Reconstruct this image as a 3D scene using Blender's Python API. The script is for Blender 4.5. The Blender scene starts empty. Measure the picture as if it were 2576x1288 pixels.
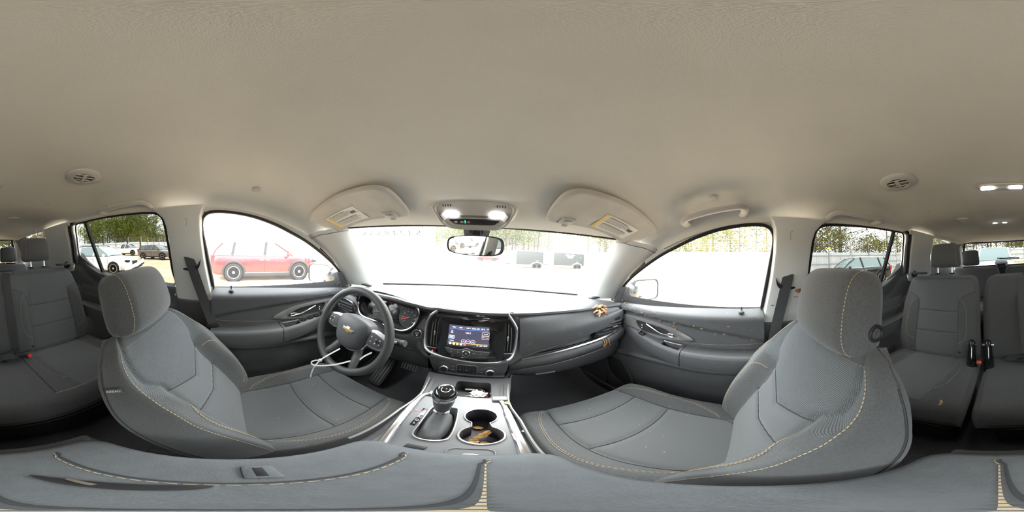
import bpy, bmesh, math, random
import numpy as np
from mathutils import Vector, Matrix, Euler
R = math.radians
random.seed(7)
SC = bpy.context.scene
COL = SC.collection

# ---------------------------------------------------------------- camera, sky, exposure
cam_d = bpy.data.cameras.new('camera')
cam = bpy.data.objects.new('camera', cam_d)
COL.objects.link(cam)
SC.camera = cam
cam_d.type = 'PANO'
for holder in (cam_d, getattr(cam_d, 'cycles', None)):
    try:
        holder.panorama_type = 'EQUIRECTANGULAR'
    except Exception:
        pass
cam_d.clip_start = 0.01
cam_d.clip_end = 500
CAM = Vector((.038, 0, 1.0))
YAW, ROLL = R(9.01), R(3.04)
cam.matrix_world = (Matrix.Translation(CAM) @ Matrix.Rotation(-ROLL, 4, 'Y') @ Matrix.Rotation(-YAW, 4, 'Z')
                    @ Matrix.Rotation(R(90), 4, 'X'))

W = bpy.data.worlds.new('overcast_sky')
SC.world = W
W.use_nodes = True
wn = W.node_tree
wn.nodes.clear()
wo = wn.nodes.new('ShaderNodeOutputWorld')
wb = wn.nodes.new('ShaderNodeBackground')
wt = wn.nodes.new('ShaderNodeTexCoord')
wno = wn.nodes.new('ShaderNodeTexNoise')
wno.inputs['Scale'].default_value = 2.2
wno.inputs['Detail'].default_value = 5
wr = wn.nodes.new('ShaderNodeValToRGB')
wr.color_ramp.elements[0].position = .3
wr.color_ramp.elements[0].color = (.86, .92, 1, 1)
wr.color_ramp.elements[1].position = .75
wr.color_ramp.elements[1].color = (1, 1, 1, 1)
wn.links.new(wt.outputs['Generated'], wno.inputs['Vector'])
wn.links.new(wno.outputs['Fac'], wr.inputs['Fac'])
wn.links.new(wr.outputs['Color'], wb.inputs['Color'])
wn.links.new(wb.outputs['Background'], wo.inputs['Surface'])
wb.inputs['Strength'].default_value = 5.2
sun_d = bpy.data.lights.new('sun', 'SUN')
sun_d.energy = 3.0
sun_d.angle = R(25)
sun_d.color = (1, .97, .92)
sun = bpy.data.objects.new('sun', sun_d)
COL.objects.link(sun)
sun.rotation_euler = (R(-32), R(14), 0)
SC.view_settings.view_transform = 'Standard'
SC.view_settings.look = 'None'
SC.view_settings.exposure = 1.5
SC.view_settings.gamma = 1.0
SC.view_settings.use_curve_mapping = False
SC.cycles.max_bounces = 12
SC.cycles.diffuse_bounces = 5
SC.cycles.transparent_max_bounces = 24
SC.cycles.sample_clamp_indirect = 6
SC.cycles.use_denoising = True

# ---------------------------------------------------------------- materials
MATS = {}
def mat(name, col, rough=.6, metal=0., spec=.5, var=0., vscale=30., bump=0., bscale=200., emit=0., sheen=0., weave=0., wk=300., coat=0., col2=None, dirt=0.):
    if name in MATS:
        return MATS[name]
    m = bpy.data.materials.new(name)
    m.use_nodes = True
    nt = m.node_tree
    b = nt.nodes['Principled BSDF']
    c4 = (*col, 1)
    b.inputs['Base Color'].default_value = c4
    b.inputs['Roughness'].default_value = rough
    b.inputs['Metallic'].default_value = metal
    b.inputs['Specular IOR Level'].default_value = spec
    if coat: b.inputs['Coat Weight'].default_value = coat
    if sheen:
        b.inputs['Sheen Weight'].default_value = sheen
        b.inputs['Sheen Roughness'].default_value = .5
    if emit:
        b.inputs['Emission Color'].default_value = c4
        b.inputs['Emission Strength'].default_value = emit
    tc = nt.nodes.new('ShaderNodeTexCoord')
    src = None
    if var:
        n = nt.nodes.new('ShaderNodeTexNoise')
        n.inputs['Scale'].default_value = vscale
        n.inputs['Detail'].default_value = 6
        nt.links.new(tc.outputs['Object'], n.inputs['Vector'])
        r = nt.nodes.new('ShaderNodeMix'); r.data_type = 'RGBA'
        mr = nt.nodes.new('ShaderNodeMapRange')
        mr.inputs[1].default_value = .35; mr.inputs[2].default_value = .65
        nt.links.new(n.outputs['Fac'], mr.inputs[0])
        nt.links.new(mr.outputs[0], r.inputs['Factor'])
        a2 = col2 or tuple(min(1, c * (1 + var)) for c in col)
        a1 = col if col2 else tuple(c * (1 - var) for c in col)
        r.inputs['A'].default_value = (*a1, 1); r.inputs['B'].default_value = (*a2, 1)
        src = r.outputs['Result']
    hgt = None
    if weave:
        w1 = nt.nodes.new('ShaderNodeTexWave'); w2 = nt.nodes.new('ShaderNodeTexWave')
        for w_, d in ((w1, 'X'), (w2, 'Y')):
            w_.bands_direction = d; w_.wave_profile = 'SIN'
            w_.inputs['Scale'].default_value = wk
            nt.links.new(tc.outputs['UV'], w_.inputs['Vector'])
        mul = nt.nodes.new('ShaderNodeMath'); mul.operation = 'MULTIPLY'
        nt.links.new(w1.outputs['Fac'], mul.inputs[0]); nt.links.new(w2.outputs['Fac'], mul.inputs[1])
        mx = nt.nodes.new('ShaderNodeMix'); mx.data_type = 'RGBA'
        nt.links.new(mul.outputs[0], mx.inputs['Factor'])
        lo = tuple(c * (1 - weave) for c in col); hi = tuple(min(1, c * (1 + 1.6 * weave)) for c in col)
        mx.inputs['A'].default_value = (*lo, 1); mx.inputs['B'].default_value = (*hi, 1)
        if src:
            m2 = nt.nodes.new('ShaderNodeMix'); m2.data_type = 'RGBA'; m2.blend_type = 'MIX'
            m2.inputs['Factor'].default_value = .5
            nt.links.new(src, m2.inputs['A']); nt.links.new(mx.outputs['Result'], m2.inputs['B'])
            src = m2.outputs['Result']
        else:
            src = mx.outputs['Result']
        hgt = mul.outputs[0]
    if dirt:
        n = nt.nodes.new('ShaderNodeTexNoise'); n.inputs['Scale'].default_value = 38; n.inputs['Detail'].default_value = 10
        n.inputs['Roughness'].default_value = .75
        nt.links.new(tc.outputs['Object'], n.inputs['Vector'])
        rp = nt.nodes.new('ShaderNodeMapRange'); rp.inputs[1].default_value = .58; rp.inputs[2].default_value = .72
        nt.links.new(n.outputs['Fac'], rp.inputs[0])
        ml = nt.nodes.new('ShaderNodeMath'); ml.operation = 'MULTIPLY'; ml.inputs[1].default_value = dirt
        nt.links.new(rp.outputs[0], ml.inputs[0])
        m3 = nt.nodes.new('ShaderNodeMix'); m3.data_type = 'RGBA'
        nt.links.new(ml.outputs[0], m3.inputs['Factor'])
        if src: nt.links.new(src, m3.inputs['A'])
        else: m3.inputs['A'].default_value = c4
        m3.inputs['B'].default_value = (.26, .21, .15, 1)
        src = m3.outputs['Result']
    if src:
        nt.links.new(src, b.inputs['Base Color'])
    if bump:
        n = nt.nodes.new('ShaderNodeTexNoise')
        n.inputs['Scale'].default_value = bscale; n.inputs['Detail'].default_value = 3
        nt.links.new(tc.outputs['Object'], n.inputs['Vector'])
        bp = nt.nodes.new('ShaderNodeBump'); bp.inputs['Strength'].default_value = bump
        bp.inputs['Distance'].default_value = .002
        nt.links.new(n.outputs['Fac'] if hgt is None else hgt, bp.inputs['Height'])
        nt.links.new(bp.outputs['Normal'], b.inputs['Normal'])
    MATS[name] = m
    return m

def glass(name, tint, refl=.03, haze=0.):
    m = bpy.data.materials.new(name); m.use_nodes = True
    nt = m.node_tree; nt.nodes.clear()
    o = nt.nodes.new('ShaderNodeOutputMaterial')
    t = nt.nodes.new('ShaderNodeBsdfTransparent'); t.inputs['Color'].default_value = (*tint, 1)
    g = nt.nodes.new('ShaderNodeBsdfGlossy'); g.inputs['Roughness'].default_value = .02
    g.inputs['Color'].default_value = (.9, .95, .95, 1)
    fw_ = nt.nodes.new('ShaderNodeLayerWeight'); fw_.inputs['Blend'].default_value = .5
    pw = nt.nodes.new('ShaderNodeMath'); pw.operation = 'POWER'; pw.inputs[1].default_value = 5
    lw = nt.nodes.new('ShaderNodeMath'); lw.operation = 'MULTIPLY_ADD'; lw.inputs[1].default_value = .8; lw.inputs[2].default_value = refl
    nt.links.new(fw_.outputs['Facing'], pw.inputs[0]); nt.links.new(pw.outputs[0], lw.inputs[0])
    mx = nt.nodes.new('ShaderNodeMixShader')
    nt.links.new(lw.outputs[0], mx.inputs[0]); nt.links.new(t.outputs[0], mx.inputs[1]); nt.links.new(g.outputs[0], mx.inputs[2])
    last = mx
    if haze:
        d = nt.nodes.new('ShaderNodeBsdfTranslucent'); d.inputs['Color'].default_value = (.9, .92, .92, 1)
        m2 = nt.nodes.new('ShaderNodeMixShader'); m2.inputs[0].default_value = haze
        nt.links.new(mx.outputs[0], m2.inputs[1]); nt.links.new(d.outputs[0], m2.inputs[2]); last = m2
    nt.links.new(last.outputs[0], o.inputs['Surface'])
    MATS[name] = m
    return m

HEADL = mat('headliner_fabric', (.67, .66, .62), .95, spec=.1, var=.05, vscale=3, bump=.35, bscale=900)
PILLAR = mat('pillar_plastic_grey', (.58, .59, .57), .7, spec=.25, bump=.1, bscale=700)
CLOTHV = mat('visor_cloth', (.56, .54, .50), .9, spec=.1, var=.06, vscale=12, bump=.2, bscale=900)
GREYP = mat('overhead_grey_plastic', (.50, .49, .47), .6, spec=.3)
BLACKT = mat('black_rubber_seal', (.018, .018, .02), .55, spec=.3)
CHAR = mat('charcoal_vinyl', (.072, .074, .078), .5, spec=.45, bump=.25, bscale=700)
CHARD = mat('dusty_charcoal_vinyl', (.072, .074, .078), .52, spec=.45, bump=.25, bscale=700, dirt=.45)
CHAR2 = mat('charcoal_hard_plastic', (.068, .069, .072), .55, spec=.4, bump=.2, bscale=900)
TOPP = mat('dash_top_soft_vinyl', (.075, .078, .082), .42, spec=.55, bump=.2, bscale=700)
BLACKP = mat('black_plastic', (.022, .022, .024), .45, spec=.4)
GLOSSB = mat('piano_black', (.010, .010, .011), .08, spec=.6, coat=.5)
CHROME = mat('satin_chrome', (.72, .72, .74), .18, metal=1)
SILVER = mat('silver_plastic', (.55, .55, .57), .32, metal=.85)
GUNM = mat('satin_grey_bezel', (.20, .20, .195), .45, metal=.35)
CARPET = mat('black_carpet', (.115, .115, .120), .98, spec=.05, var=.35, vscale=400, bump=.6, bscale=500)
FAB = mat('charcoal_seat_cloth', (.088, .091, .092), .92, spec=.12, sheen=.25, var=.12, vscale=260, bump=.3, bscale=900)
MESHF = mat('seat_insert_weave', (.120, .125, .127), .9, spec=.12, sheen=.3, weave=.30, wk=150, bump=.25)
MESHC = mat('seat_shoulder_coarse_weave', (.115, .125, .130), .85, spec=.2, sheen=.2, weave=.48, wk=78, bump=.5)
STITCH = mat('tan_thread', (.44, .36, .24), .8, spec=.1)
SEAMM = mat('dark_seam_thread', (.055, .057, .060), .9, spec=.1)  # plain dark tone of the seat and armrest seam lines
BELT = mat('seat_belt_webbing', (.050, .052, .054), .7, spec=.3, weave=.3, wk=120)
RED = mat('red_release_button', (.75, .05, .03), .4)
WHITEP = mat('white_plastic', (.85, .85, .88), .4)
PRINT = mat('dark_print', (.03, .03, .03), .8)
PALEPRINT = mat('pale_print', (.75, .75, .74), .7)
LABELW = mat('paper_label', (.78, .77, .74), .8)
YELLOW = mat('warning_yellow', (.80, .60, .18), .7)
CREAMLEAF = mat('dry_leaf_tan', (.42, .27, .12), .7, var=.4, vscale=90)
LEAFOR = mat('wet_leaf_orange', (.34, .14, .06), .55, var=.4, vscale=90)
GOLD = mat('gold_badge', (.70, .50, .25), .3, metal=.7)
GLASSF = glass('clear_window_glass', (.80, .82, .81), haze=.022)
GLASSR = glass('privacy_tint_glass', (.165, .17, .165))
GLASSQ = glass('quarter_tint_glass', (.14, .145, .14))

# ---------------------------------------------------------------- helpers
ORG = {}
def _link(name, me, parent, m, smooth):
    o = bpy.data.objects.new(name, me)
    COL.objects.link(o)
    if parent is not None:
        o.parent = parent
    if m is not None:
        me.materials.append(m)
    if smooth:
        me.polygons.foreach_set('use_smooth', [True] * len(me.polygons))
        try:
            me.set_sharp_from_angle(angle=R(smooth if smooth is not True else 38))
        except Exception:
            pass
    return o

def root_org(parent):
    if parent is None: return Vector((0, 0, 0))
    return ORG.get(parent.name, Vector((0, 0, 0)))

def obj(name, g, m, parent=None, smooth=True, uv=None):
    v, f = g[0], g[1]
    off = root_org(parent)
    me = bpy.data.meshes.new(name)
    me.from_pydata([(p[0] - off[0], p[1] - off[1], p[2] - off[2]) for p in v], [], f)
    me.update()
    if len(g) > 2 and g[2] is not None:
        uvl = me.uv_layers.new(name='UVMap')
        idx = np.empty(len(me.loops), dtype=np.int64)
        me.loops.foreach_get('vertex_index', idx)
        arr = np.asarray(g[2], dtype=np.float32)[idx]
        uvl.data.foreach_set('uv', arr.ravel())
    o = _link(name, me, parent, m, smooth)
    if parent is not None:
        ORG[o.name] = off
    return o

def thing(name, label, cat, loc=(0, 0, 0), group=None, kind=None, rot=None):
    o = bpy.data.objects.new(name, None)
    COL.objects.link(o)
    o.location = loc
    o.empty_display_size = .05
    if label: o['label'] = label
    if cat: o['category'] = cat
    if group: o['group'] = group
    if kind: o['kind'] = kind
    ORG[o.name] = Vector(loc) if rot is None else Vector((0, 0, 0))
    if rot is not None:
        o.matrix_world = Matrix.Translation(loc) @ rot
    return o

def tag(o, label, cat=None, group=None, kind=None):
    if label: o['label'] = label
    if cat: o['category'] = cat
    if group: o['group'] = group
    if kind: o['kind'] = kind
    return o

def join(*gs):
    v, f = [], []
    for g in gs:
        b = len(v); v.extend(g[0]); f.extend([tuple(i + b for i in q) for q in g[1]])
    return v, f

def xf(g, M):
    return [tuple(M @ Vector(p)) for p in g[0]], g[1]

def frame(o, x, y):
    x = Vector(x).normalized(); y = Vector(y); z = x.cross(y).normalized(); y = z.cross(x)
    M = Matrix((x, y, z)).transposed().to_4x4(); M.translation = Vector(o)
    return M

def cr(pts, n=8, closed=False):
    P = [np.array(p, float) for p in pts]; L = len(P); out = []
    rng = range(L) if closed else range(L - 1)
    for i in rng:
        p0 = P[(i - 1) % L] if closed or i > 0 else 2 * P[0] - P[1]
        p1 = P[i]; p2 = P[(i + 1) % L]
        p3 = P[(i + 2) % L] if closed or i + 2 < L else 2 * P[-1] - P[-2]
        for k in range(n):
            t = k / n
            out.append(.5 * (2 * p1 + (p2 - p0) * t + (2 * p0 - 5 * p1 + 4 * p2 - p3) * t * t + (3 * p1 - p0 - 3 * p2 + p3) * t ** 3))
    if not closed: out.append(P[-1])
    return [tuple(p) for p in out]

def rbox(c, s, b=.004, seg=2, M=None):
    bm = bmesh.new()
    bmesh.ops.create_cube(bm, size=1)
    for v in bm.verts:
        v.co = Vector((v.co.x * s[0], v.co.y * s[1], v.co.z * s[2]))
    b = min(b, min(s) * .49)
    if b > 0:
        bmesh.ops.bevel(bm, geom=list(bm.edges), offset=b, segments=seg, affect='EDGES', profile=.5)
    T = Matrix.Translation(c) if M is None else M @ Matrix.Translation(c)
    bm.verts.index_update()
    g = ([tuple(T @ v.co) for v in bm.verts], [tuple(v.index for v in f.verts) for f in bm.faces])
    bm.free()
    return g

def prism(outline, h, b=0., seg=2, M=None, z0=0.):
    """outline: list of (x,y); extruded from z0 to z0+h, top edge bevelled by b"""
    bm = bmesh.new()
    lo = [bm.verts.new((p[0], p[1], z0)) for p in outline]
    f0 = bm.faces.new(lo)
    bm.normal_update()
    if f0.normal.z > 0: f0.normal_flip()
    r = bmesh.ops.extrude_face_region(bm, geom=[f0])
    top = [e for e in r['geom'] if isinstance(e, bmesh.types.BMVert)]
    for v in top: v.co.z = z0 + h
    if b:
        tf = [e for e in r['geom'] if isinstance(e, bmesh.types.BMFace)]
        es = list(tf[0].edges)
        bmesh.ops.bevel(bm, geom=es, offset=b, segments=seg, affect='EDGES', profile=.5, clamp_overlap=True)
    bmesh.ops.recalc_face_normals(bm, faces=bm.faces)
    bm.verts.index_update()
    T = M or Matrix.Identity(4)
    g = ([tuple(T @ v.co) for v in bm.verts], [tuple(v.index for v in f.verts) for f in bm.faces])
    bm.free()
    return g

def ring(outer, inner, h, M=None, z0=0., round_=True):
    """ring plate between two loops of the same length; slightly crowned"""
    n = len(outer); v = []; f = []
    loops = [[(p[0], p[1], z0) for p in outer], [(p[0], p[1], z0 + h * .7) for p in outer]]
    if round_:
        loops.append([(o[0] * .8 + i[0] * .2, o[1] * .8 + i[1] * .2, z0 + h) for o, i in zip(outer, inner)])
        loops.append([(o[0] * .2 + i[0] * .8, o[1] * .2 + i[1] * .8, z0 + h) for o, i in zip(outer, inner)])
    loops += [[(p[0], p[1], z0 + h * .7) for p in inner], [(p[0], p[1], z0) for p in inner]]
    for lp in loops: v += lp
    K = len(loops)
    for k in range(K):
        for i in range(n):
            a = k * n + i; b = k * n + (i + 1) % n; c = ((k + 1) % K) * n + (i + 1) % n; d = ((k + 1) % K) * n + i
            f.append((a, b, c, d))
    T = M or Matrix.Identity(4)
    return [tuple(T @ Vector(p)) for p in v], f

def rrect(w, h, r, n=5, cx=0, cy=0):
    out = []
    for (sx, sy, a0) in ((1, 1, 0), (-1, 1, 90), (-1, -1, 180), (1, -1, 270)):
        for k in range(n + 1):
            a = R(a0 + 90 * k / n)
            out.append((cx + sx * (w / 2 - r) + r * math.cos(a), cy + sy * (h / 2 - r) + r * math.sin(a)))
    return out

def ell(rx, ry, n=32, cx=0, cy=0):
    return [(cx + rx * math.cos(2 * math.pi * i / n), cy + ry * math.sin(2 * math.pi * i / n)) for i in range(n)]

def tube(path, r, n=8, closed=False, flat=1., up=None):
    P = [Vector(p) for p in path]; L = len(P)
    rad = r if isinstance(r, (list, tuple)) else [r] * L
    T = []
    for i in range(L):
        a = P[(i - 1) % L] if closed or i else P[0]; b = P[(i + 1) % L] if closed or i < L - 1 else P[-1]
        d = b - a
        T.append(d.normalized() if d.length > 1e-9 else Vector((0, 0, 1)))
    if up is not None:
        nrm = Vector(up)
    else:
        nrm = T[0].orthogonal()
    v = []; f = []
    for i in range(L):
        t = T[i]
        q = Vector(up) if up is not None else nrm
        q = (q - t * q.dot(t))
        nrm = q.normalized() if q.length > 1e-6 else t.orthogonal().normalized()
        bn = t.cross(nrm)
        for k in range(n):
            a = 2 * math.pi * k / n
            v.append(tuple(P[i] + nrm * (math.cos(a) * rad[i] * flat) + bn * (math.sin(a) * rad[i])))
    S = L if closed else L - 1
    for i in range(S):
        for k in range(n):
            f.append((i * n + k, i * n + (k + 1) % n, ((i + 1) % L) * n + (k + 1) % n, ((i + 1) % L) * n + k))
    if not closed:
        f.append(tuple(range(n - 1, -1, -1))); f.append(tuple((L - 1) * n + k for k in range(n)))
    return v, f

def strap(path, w, t, up):
    """flat band along a path; up = face normal per point or one vector; width runs across"""
    P = [Vector(p) for p in path]; L = len(P); v = []; f = []; uv = []; s = 0
    for i in range(L):
        d = (P[min(i + 1, L - 1)] - P[max(i - 1, 0)]).normalized()
        u = Vector(up[i]) if isinstance(up, list) else Vector(up)
        u = (u - d * u.dot(d)).normalized(); x = d.cross(u)
        if i: s += (P[i] - P[i - 1]).length
        ww = w[i] if isinstance(w, list) else w
        for a, b in ((-.5, .5), (.5, .5), (.5, -.5), (-.5, -.5)):
            v.append(tuple(P[i] + x * (a * ww) + u * (b * t))); uv.append((a * ww, s))
    for i in range(L - 1):
        for k in range(4):
            f.append((i * 4 + k, i * 4 + (k + 1) % 4, (i + 1) * 4 + (k + 1) % 4, (i + 1) * 4 + k))
    f.append((3, 2, 1, 0)); f.append(tuple((L - 1) * 4 + k for k in range(4)))
    return v, f, uv

def lathe(prof, n=24, M=None):
    """prof: list of (r,z) around local z"""
    v = []; f = []; T = M or Matrix.Identity(4)
    for (r, z) in prof:
        for k in range(n):
            a = 2 * math.pi * k / n
            v.append(tuple(T @ Vector((r * math.cos(a), r * math.sin(a), z))))
    for i in range(len(prof) - 1):
        for k in range(n):
            f.append((i * n + k, i * n + (k + 1) % n, (i + 1) * n + (k + 1) % n, (i + 1) * n + k))
    if prof[0][0] > 1e-6: f.append(tuple(range(n - 1, -1, -1)))
    if prof[-1][0] > 1e-6: f.append(tuple((len(prof) - 1) * n + k for k in range(n)))
    return v, f

def grid(fn, nu, nv, thick=None):
    """surface fn(u,v)->point, u,v in 0..1; thick: offset vector function or vector for a back sheet"""
    v = []; f = []
    for j in range(nv + 1):
        for i in range(nu + 1):
            v.append(tuple(fn(i / nu, j / nv)))
    W_ = nu + 1
    for j in range(nv):
        for i in range(nu):
            a = j * W_ + i
            f.append((a, a + 1, a + 1 + W_, a + W_))
    if thick is not None:
        b = len(v); t = Vector(thick)
        v += [tuple(Vector(p) + t) for p in v[:b]]
        f += [tuple(i + b for i in reversed(q)) for q in f[:]]
        bd = [j * W_ for j in range(nv + 1)] ; rt = [j * W_ + nu for j in range(nv + 1)]
        for L, s in ((bd, 1), (rt, -1), (list(range(W_)), -1), ([nv * W_ + i for i in range(W_)], 1)):
            for p, q in zip(L, L[1:]):
                f.append((p, q, q + b, p + b) if s > 0 else (q, p, p + b, q + b))
    return v, f

def stitches(path, name, parent, m=None, ln=.006, gap=.0035, r=.0009, up=None):
    """a row of short thread stitches laid along a path, one part"""
    P = [Vector(p) for p in path]
    acc = [0]
    for a, b in zip(P, P[1:]): acc.append(acc[-1] + (b - a).length)
    tot = acc[-1]; gs = []; s = 0; j = 0
    def at(s):
        k = int(np.searchsorted(acc, s)) ; k = max(1, min(k, len(P) - 1))
        t = (s - acc[k - 1]) / max(1e-9, acc[k] - acc[k - 1])
        return P[k - 1].lerp(P[k], t)
    while s + ln < tot:
        a = at(s); b = at(s + ln); gs.append(tube([a, b], r, 4)); s += ln + gap
    if not gs: return None
    o = obj(name, join(*gs), m or STITCH, parent, smooth=False)
    o['kind'] = 'stuff'
    return o

def textg(s, size, M, thick=0., align='CENTER', mirror=False):
    cu = bpy.data.curves.new('t', 'FONT'); cu.body = s; cu.size = size; cu.align_x = align; cu.align_y = 'CENTER'
    cu.extrude = thick; cu.resolution_u = 3
    o = bpy.data.objects.new('t', cu); COL.objects.link(o)
    bpy.context.view_layer.update()
    me = bpy.data.meshes.new_from_object(o.evaluated_get(bpy.context.evaluated_depsgraph_get()))
    sx = -1 if mirror else 1
    g = ([tuple(M @ Vector((v.co.x * sx, v.co.y, v.co.z))) for v in me.vertices], [tuple(p.vertices) for p in me.polygons])
    bpy.data.objects.remove(o); bpy.data.curves.remove(cu); bpy.data.meshes.remove(me)
    return g

def interp(x, xs, ys):
    return float(np.interp(x, xs, ys))

def sstep(a, b, x):
    t = min(1, max(0, (x - a) / (b - a))); return t * t * (3 - 2 * t)

def sint(x, xs, ys):
    """smooth (monotone-ish cubic) interpolation"""
    if x <= xs[0]: return ys[0]
    if x >= xs[-1]: return ys[-1]
    k = 0
    while x > xs[k + 1]: k += 1
    def slope(i):
        if i == 0: return (ys[1] - ys[0]) / (xs[1] - xs[0])
        if i == len(xs) - 1: return (ys[-1] - ys[-2]) / (xs[-1] - xs[-2])
        a = (ys[i] - ys[i - 1]) / (xs[i] - xs[i - 1]); b = (ys[i + 1] - ys[i]) / (xs[i + 1] - xs[i])
        return 0 if a * b <= 0 else 2 * a * b / (a + b)
    h = xs[k + 1] - xs[k]; t = (x - xs[k]) / h
    m0, m1 = slope(k) * h, slope(k + 1) * h
    return (2 * t ** 3 - 3 * t * t + 1) * ys[k] + (t ** 3 - 2 * t * t + t) * m0 + (-2 * t ** 3 + 3 * t * t) * ys[k + 1] + (t ** 3 - t * t) * m1
# ================================================================ the car's shell
# x right (passenger side), y forward, z up, metres; the cabin floor is z = 0
def sidex(z, x0=.80): return x0 - .32 * (z - .784)

# ---- headliner: stations front to rear (centre y, edge y, centre z, edge x, edge z)
CST = [(.66, .535, 1.118, .600, 1.112), (.55, .47, 1.133, .650, 1.088), (.46, .40, 1.160, .700, 1.062), (.35, .31, 1.203, .698, 1.092),
       (.22, .21, 1.244, .686, 1.126), (.10, .10, 1.272, .676, 1.154), (0, 0, 1.287, .670, 1.170), (-.14, -.14, 1.293, .667, 1.178),
       (-.30, -.30, 1.295, .664, 1.186), (-.50, -.50, 1.295, .662, 1.198), (-.75, -.75, 1.295, .660, 1.206), (-1.0, -1.0, 1.290, .656, 1.210),
       (-1.35, -1.35, 1.283, .645, 1.214), (-1.75, -1.75, 1.272, .628, 1.222), (-2.1, -2.1, 1.258, .60, 1.215), (-2.40, -2.36, 1.228, .565, 1.195)]
_cy = [-c[0] for c in CST]
def cstat(y):
    q = -y
    return [sint(q, _cy, [c[k] for c in CST]) for k in (1, 2, 3, 4)]
def ceil_pt(s, yc):
    ye, zc, xe, ze = cstat(yc)
    a = abs(s)
    z = ze + (zc - ze) * max(0., 1 - a ** 3.4) ** .55
    y = yc + (ye - yc) * a ** 1.6
    return (xe * s, y, z)
def ceil_z(x, y):
    ye, zc, xe, ze = cstat(y)
    a = min(1, abs(x) / xe)
    yy = y + (y - ye) * a ** 1.6 * .9
    ye, zc, xe, ze = cstat(yy); a = min(1, abs(x) / xe)
    return ze + (zc - ze) * max(0., 1 - a ** 3.4) ** .55
def s_of(u):           # denser sampling near the sides
    a = u * 2 - 1
    return math.sin(a * math.pi / 2) if abs(a) < 1 else float(np.sign(a))
def ceil_fn(u, v): return ceil_pt(s_of(u), .66 + (-2.40 - .66) * v)
cg = grid(ceil_fn, 72, 110)
CEIL = obj('ceiling', cg, HEADL); tag(CEIL, 'beige grey woven cloth headliner over the whole cabin', kind='structure')
# outer roof skin above the headliner
rg = grid(lambda u, v: (lambda p: (p[0] * 1.05, p[1] + .01, p[2] + .035 + .01 * (1 - abs(u * 2 - 1))))(ceil_fn(u, v)), 24, 40)
ROOF = obj('roof', rg, mat('car_body_black', (.02, .02, .022), .25, coat=.6)); tag(ROOF, 'dark painted roof skin above the headliner', kind='structure')

# ---- floor
def floor_fn(u, v):
    x = -.80 + 1.6 * u; y = 1.25 - 3.75 * v
    z = 0.
    z += .16 * sstep(.85, 1.25, y) + .10 * sstep(-.85, -1.0, y) * 0
    if y < -1.15: z += .22 * sstep(-1.15, -1.35, y)
    z += .02 * math.exp(-(x / .16) ** 2)
    return (x, y, z)
FL = obj('floor', grid(floor_fn, 40, 80, thick=(0, 0, -.05)), CARPET); tag(FL, 'black carpet on the cabin floor', kind='structure')
fw = grid(lambda u, v: (-.84 + 1.68 * u, 1.10 + .10 * math.sin(v * 2.2) , -.02 + .72 * v), 20, 12, thick=(0, .03, 0))
tag(obj('wall_front', fw, CARPET), 'black carpeted bulkhead behind the pedals', kind='structure')

# ---- window outlines on the tilted side plane, (y, z)
FRONT_WIN = [(-.085, .778), (-.098, .864), (-.118, 1.0), (-.130, 1.10), (-.112, 1.146), (-.065, 1.160), (.02, 1.154), (.107, 1.138), (.20, 1.110),
             (.285, 1.076), (.378, 1.035), (.49, .972), (.594, .902), (.68, .822), (.705, .735), (.46, .753), (.26, .768), (.085, .776)]
REAR_WIN = [(-.297, .800), (-.300, .88), (-.303, 1.0), (-.308, 1.106), (-.322, 1.155), (-.372, 1.176), (-.51, 1.187), (-.68, 1.195), (-.86, 1.196), (-.965, 1.190),
            (-1.0, 1.10), (-1.035, .968), (-.985, .922), (-.90, .868), (-.81, .838), (-.6, .820), (-.42, .808)]
QTR_WIN = [(-1.42, 1.195), (-1.47, 1.10), (-1.585, 1.01), (-1.75, .985), (-1.98, .985), (-2.03, 1.06), (-1.98, 1.18), (-1.75, 1.212), (-1.55, 1.208)]
def on_side(sg, yz, x0=.80): return (sg * sidex(yz[1], x0), yz[0], yz[1])
WIN_N = [0]
def pane(pts, m, label):
    WIN_N[0] += 1
    n = len(pts)
    c = tuple(sum(p[k] for p in pts) / n for k in range(3))
    o = obj('window_%d' % WIN_N[0], (list(pts) + [c], [(i, (i + 1) % n, n) for i in range(n)]), m, smooth=False)
    return tag(o, label, kind='structure')
SIDE = {-1: "driver's", 1: "passenger's"}
for sg in (-1, 1):
    fo = cr(FRONT_WIN[:15], 4) + [FRONT_WIN[15], FRONT_WIN[16], FRONT_WIN[17]]
    pane([on_side(sg, p, .812) for p in fo], GLASSF, 'clear glass of the %s front door window' % SIDE[sg])
    ro = cr(REAR_WIN, 3, True)
    pane([on_side(sg, p, .812) for p in ro], GLASSR, 'dark privacy glass of the rear door behind the %s seat' % SIDE[sg])
    pane([on_side(sg, p, .79) for p in cr(QTR_WIN, 3, True)], GLASSQ, 'dark privacy quarter glass beside the third row behind the %s seat' % SIDE[sg])

# ---- windscreen and tailgate glass
def ws_pt(s, t):
    xb, xt = .70, .605
    yb = 1.13 - .24 * abs(s) ** 1.9; yt = .68 - .135 * abs(s) ** 1.8
    zb = .775 - .02 * abs(s) ** 2; zt = 1.130 - .012 * abs(s) ** 2
    bulge = .02 * math.sin(math.pi * t)
    return ((xb + (xt - xb) * t) * s, yb + (yt - yb) * t + bulge, zb + (zt - zb) * t + bulge)
WIN_N[0] += 1
tag(obj('window_%d' % WIN_N[0], grid(lambda u, v: ws_pt(u * 2 - 1, v), 32, 12), GLASSF), 'wide clear windscreen with crayon numbers on it', kind='structure')
def rg_pt(s, t):
    return (s * (.66 - .10 * t), -2.50 + .08 * abs(s) ** 2 + .06 * t, .84 + .38 * t)
WIN_N[0] += 1
tag(obj('window_%d' % WIN_N[0], grid(lambda u, v: rg_pt(u * 2 - 1, v), 16, 6), GLASSR), 'dark privacy glass of the tailgate', kind='structure')
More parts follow.
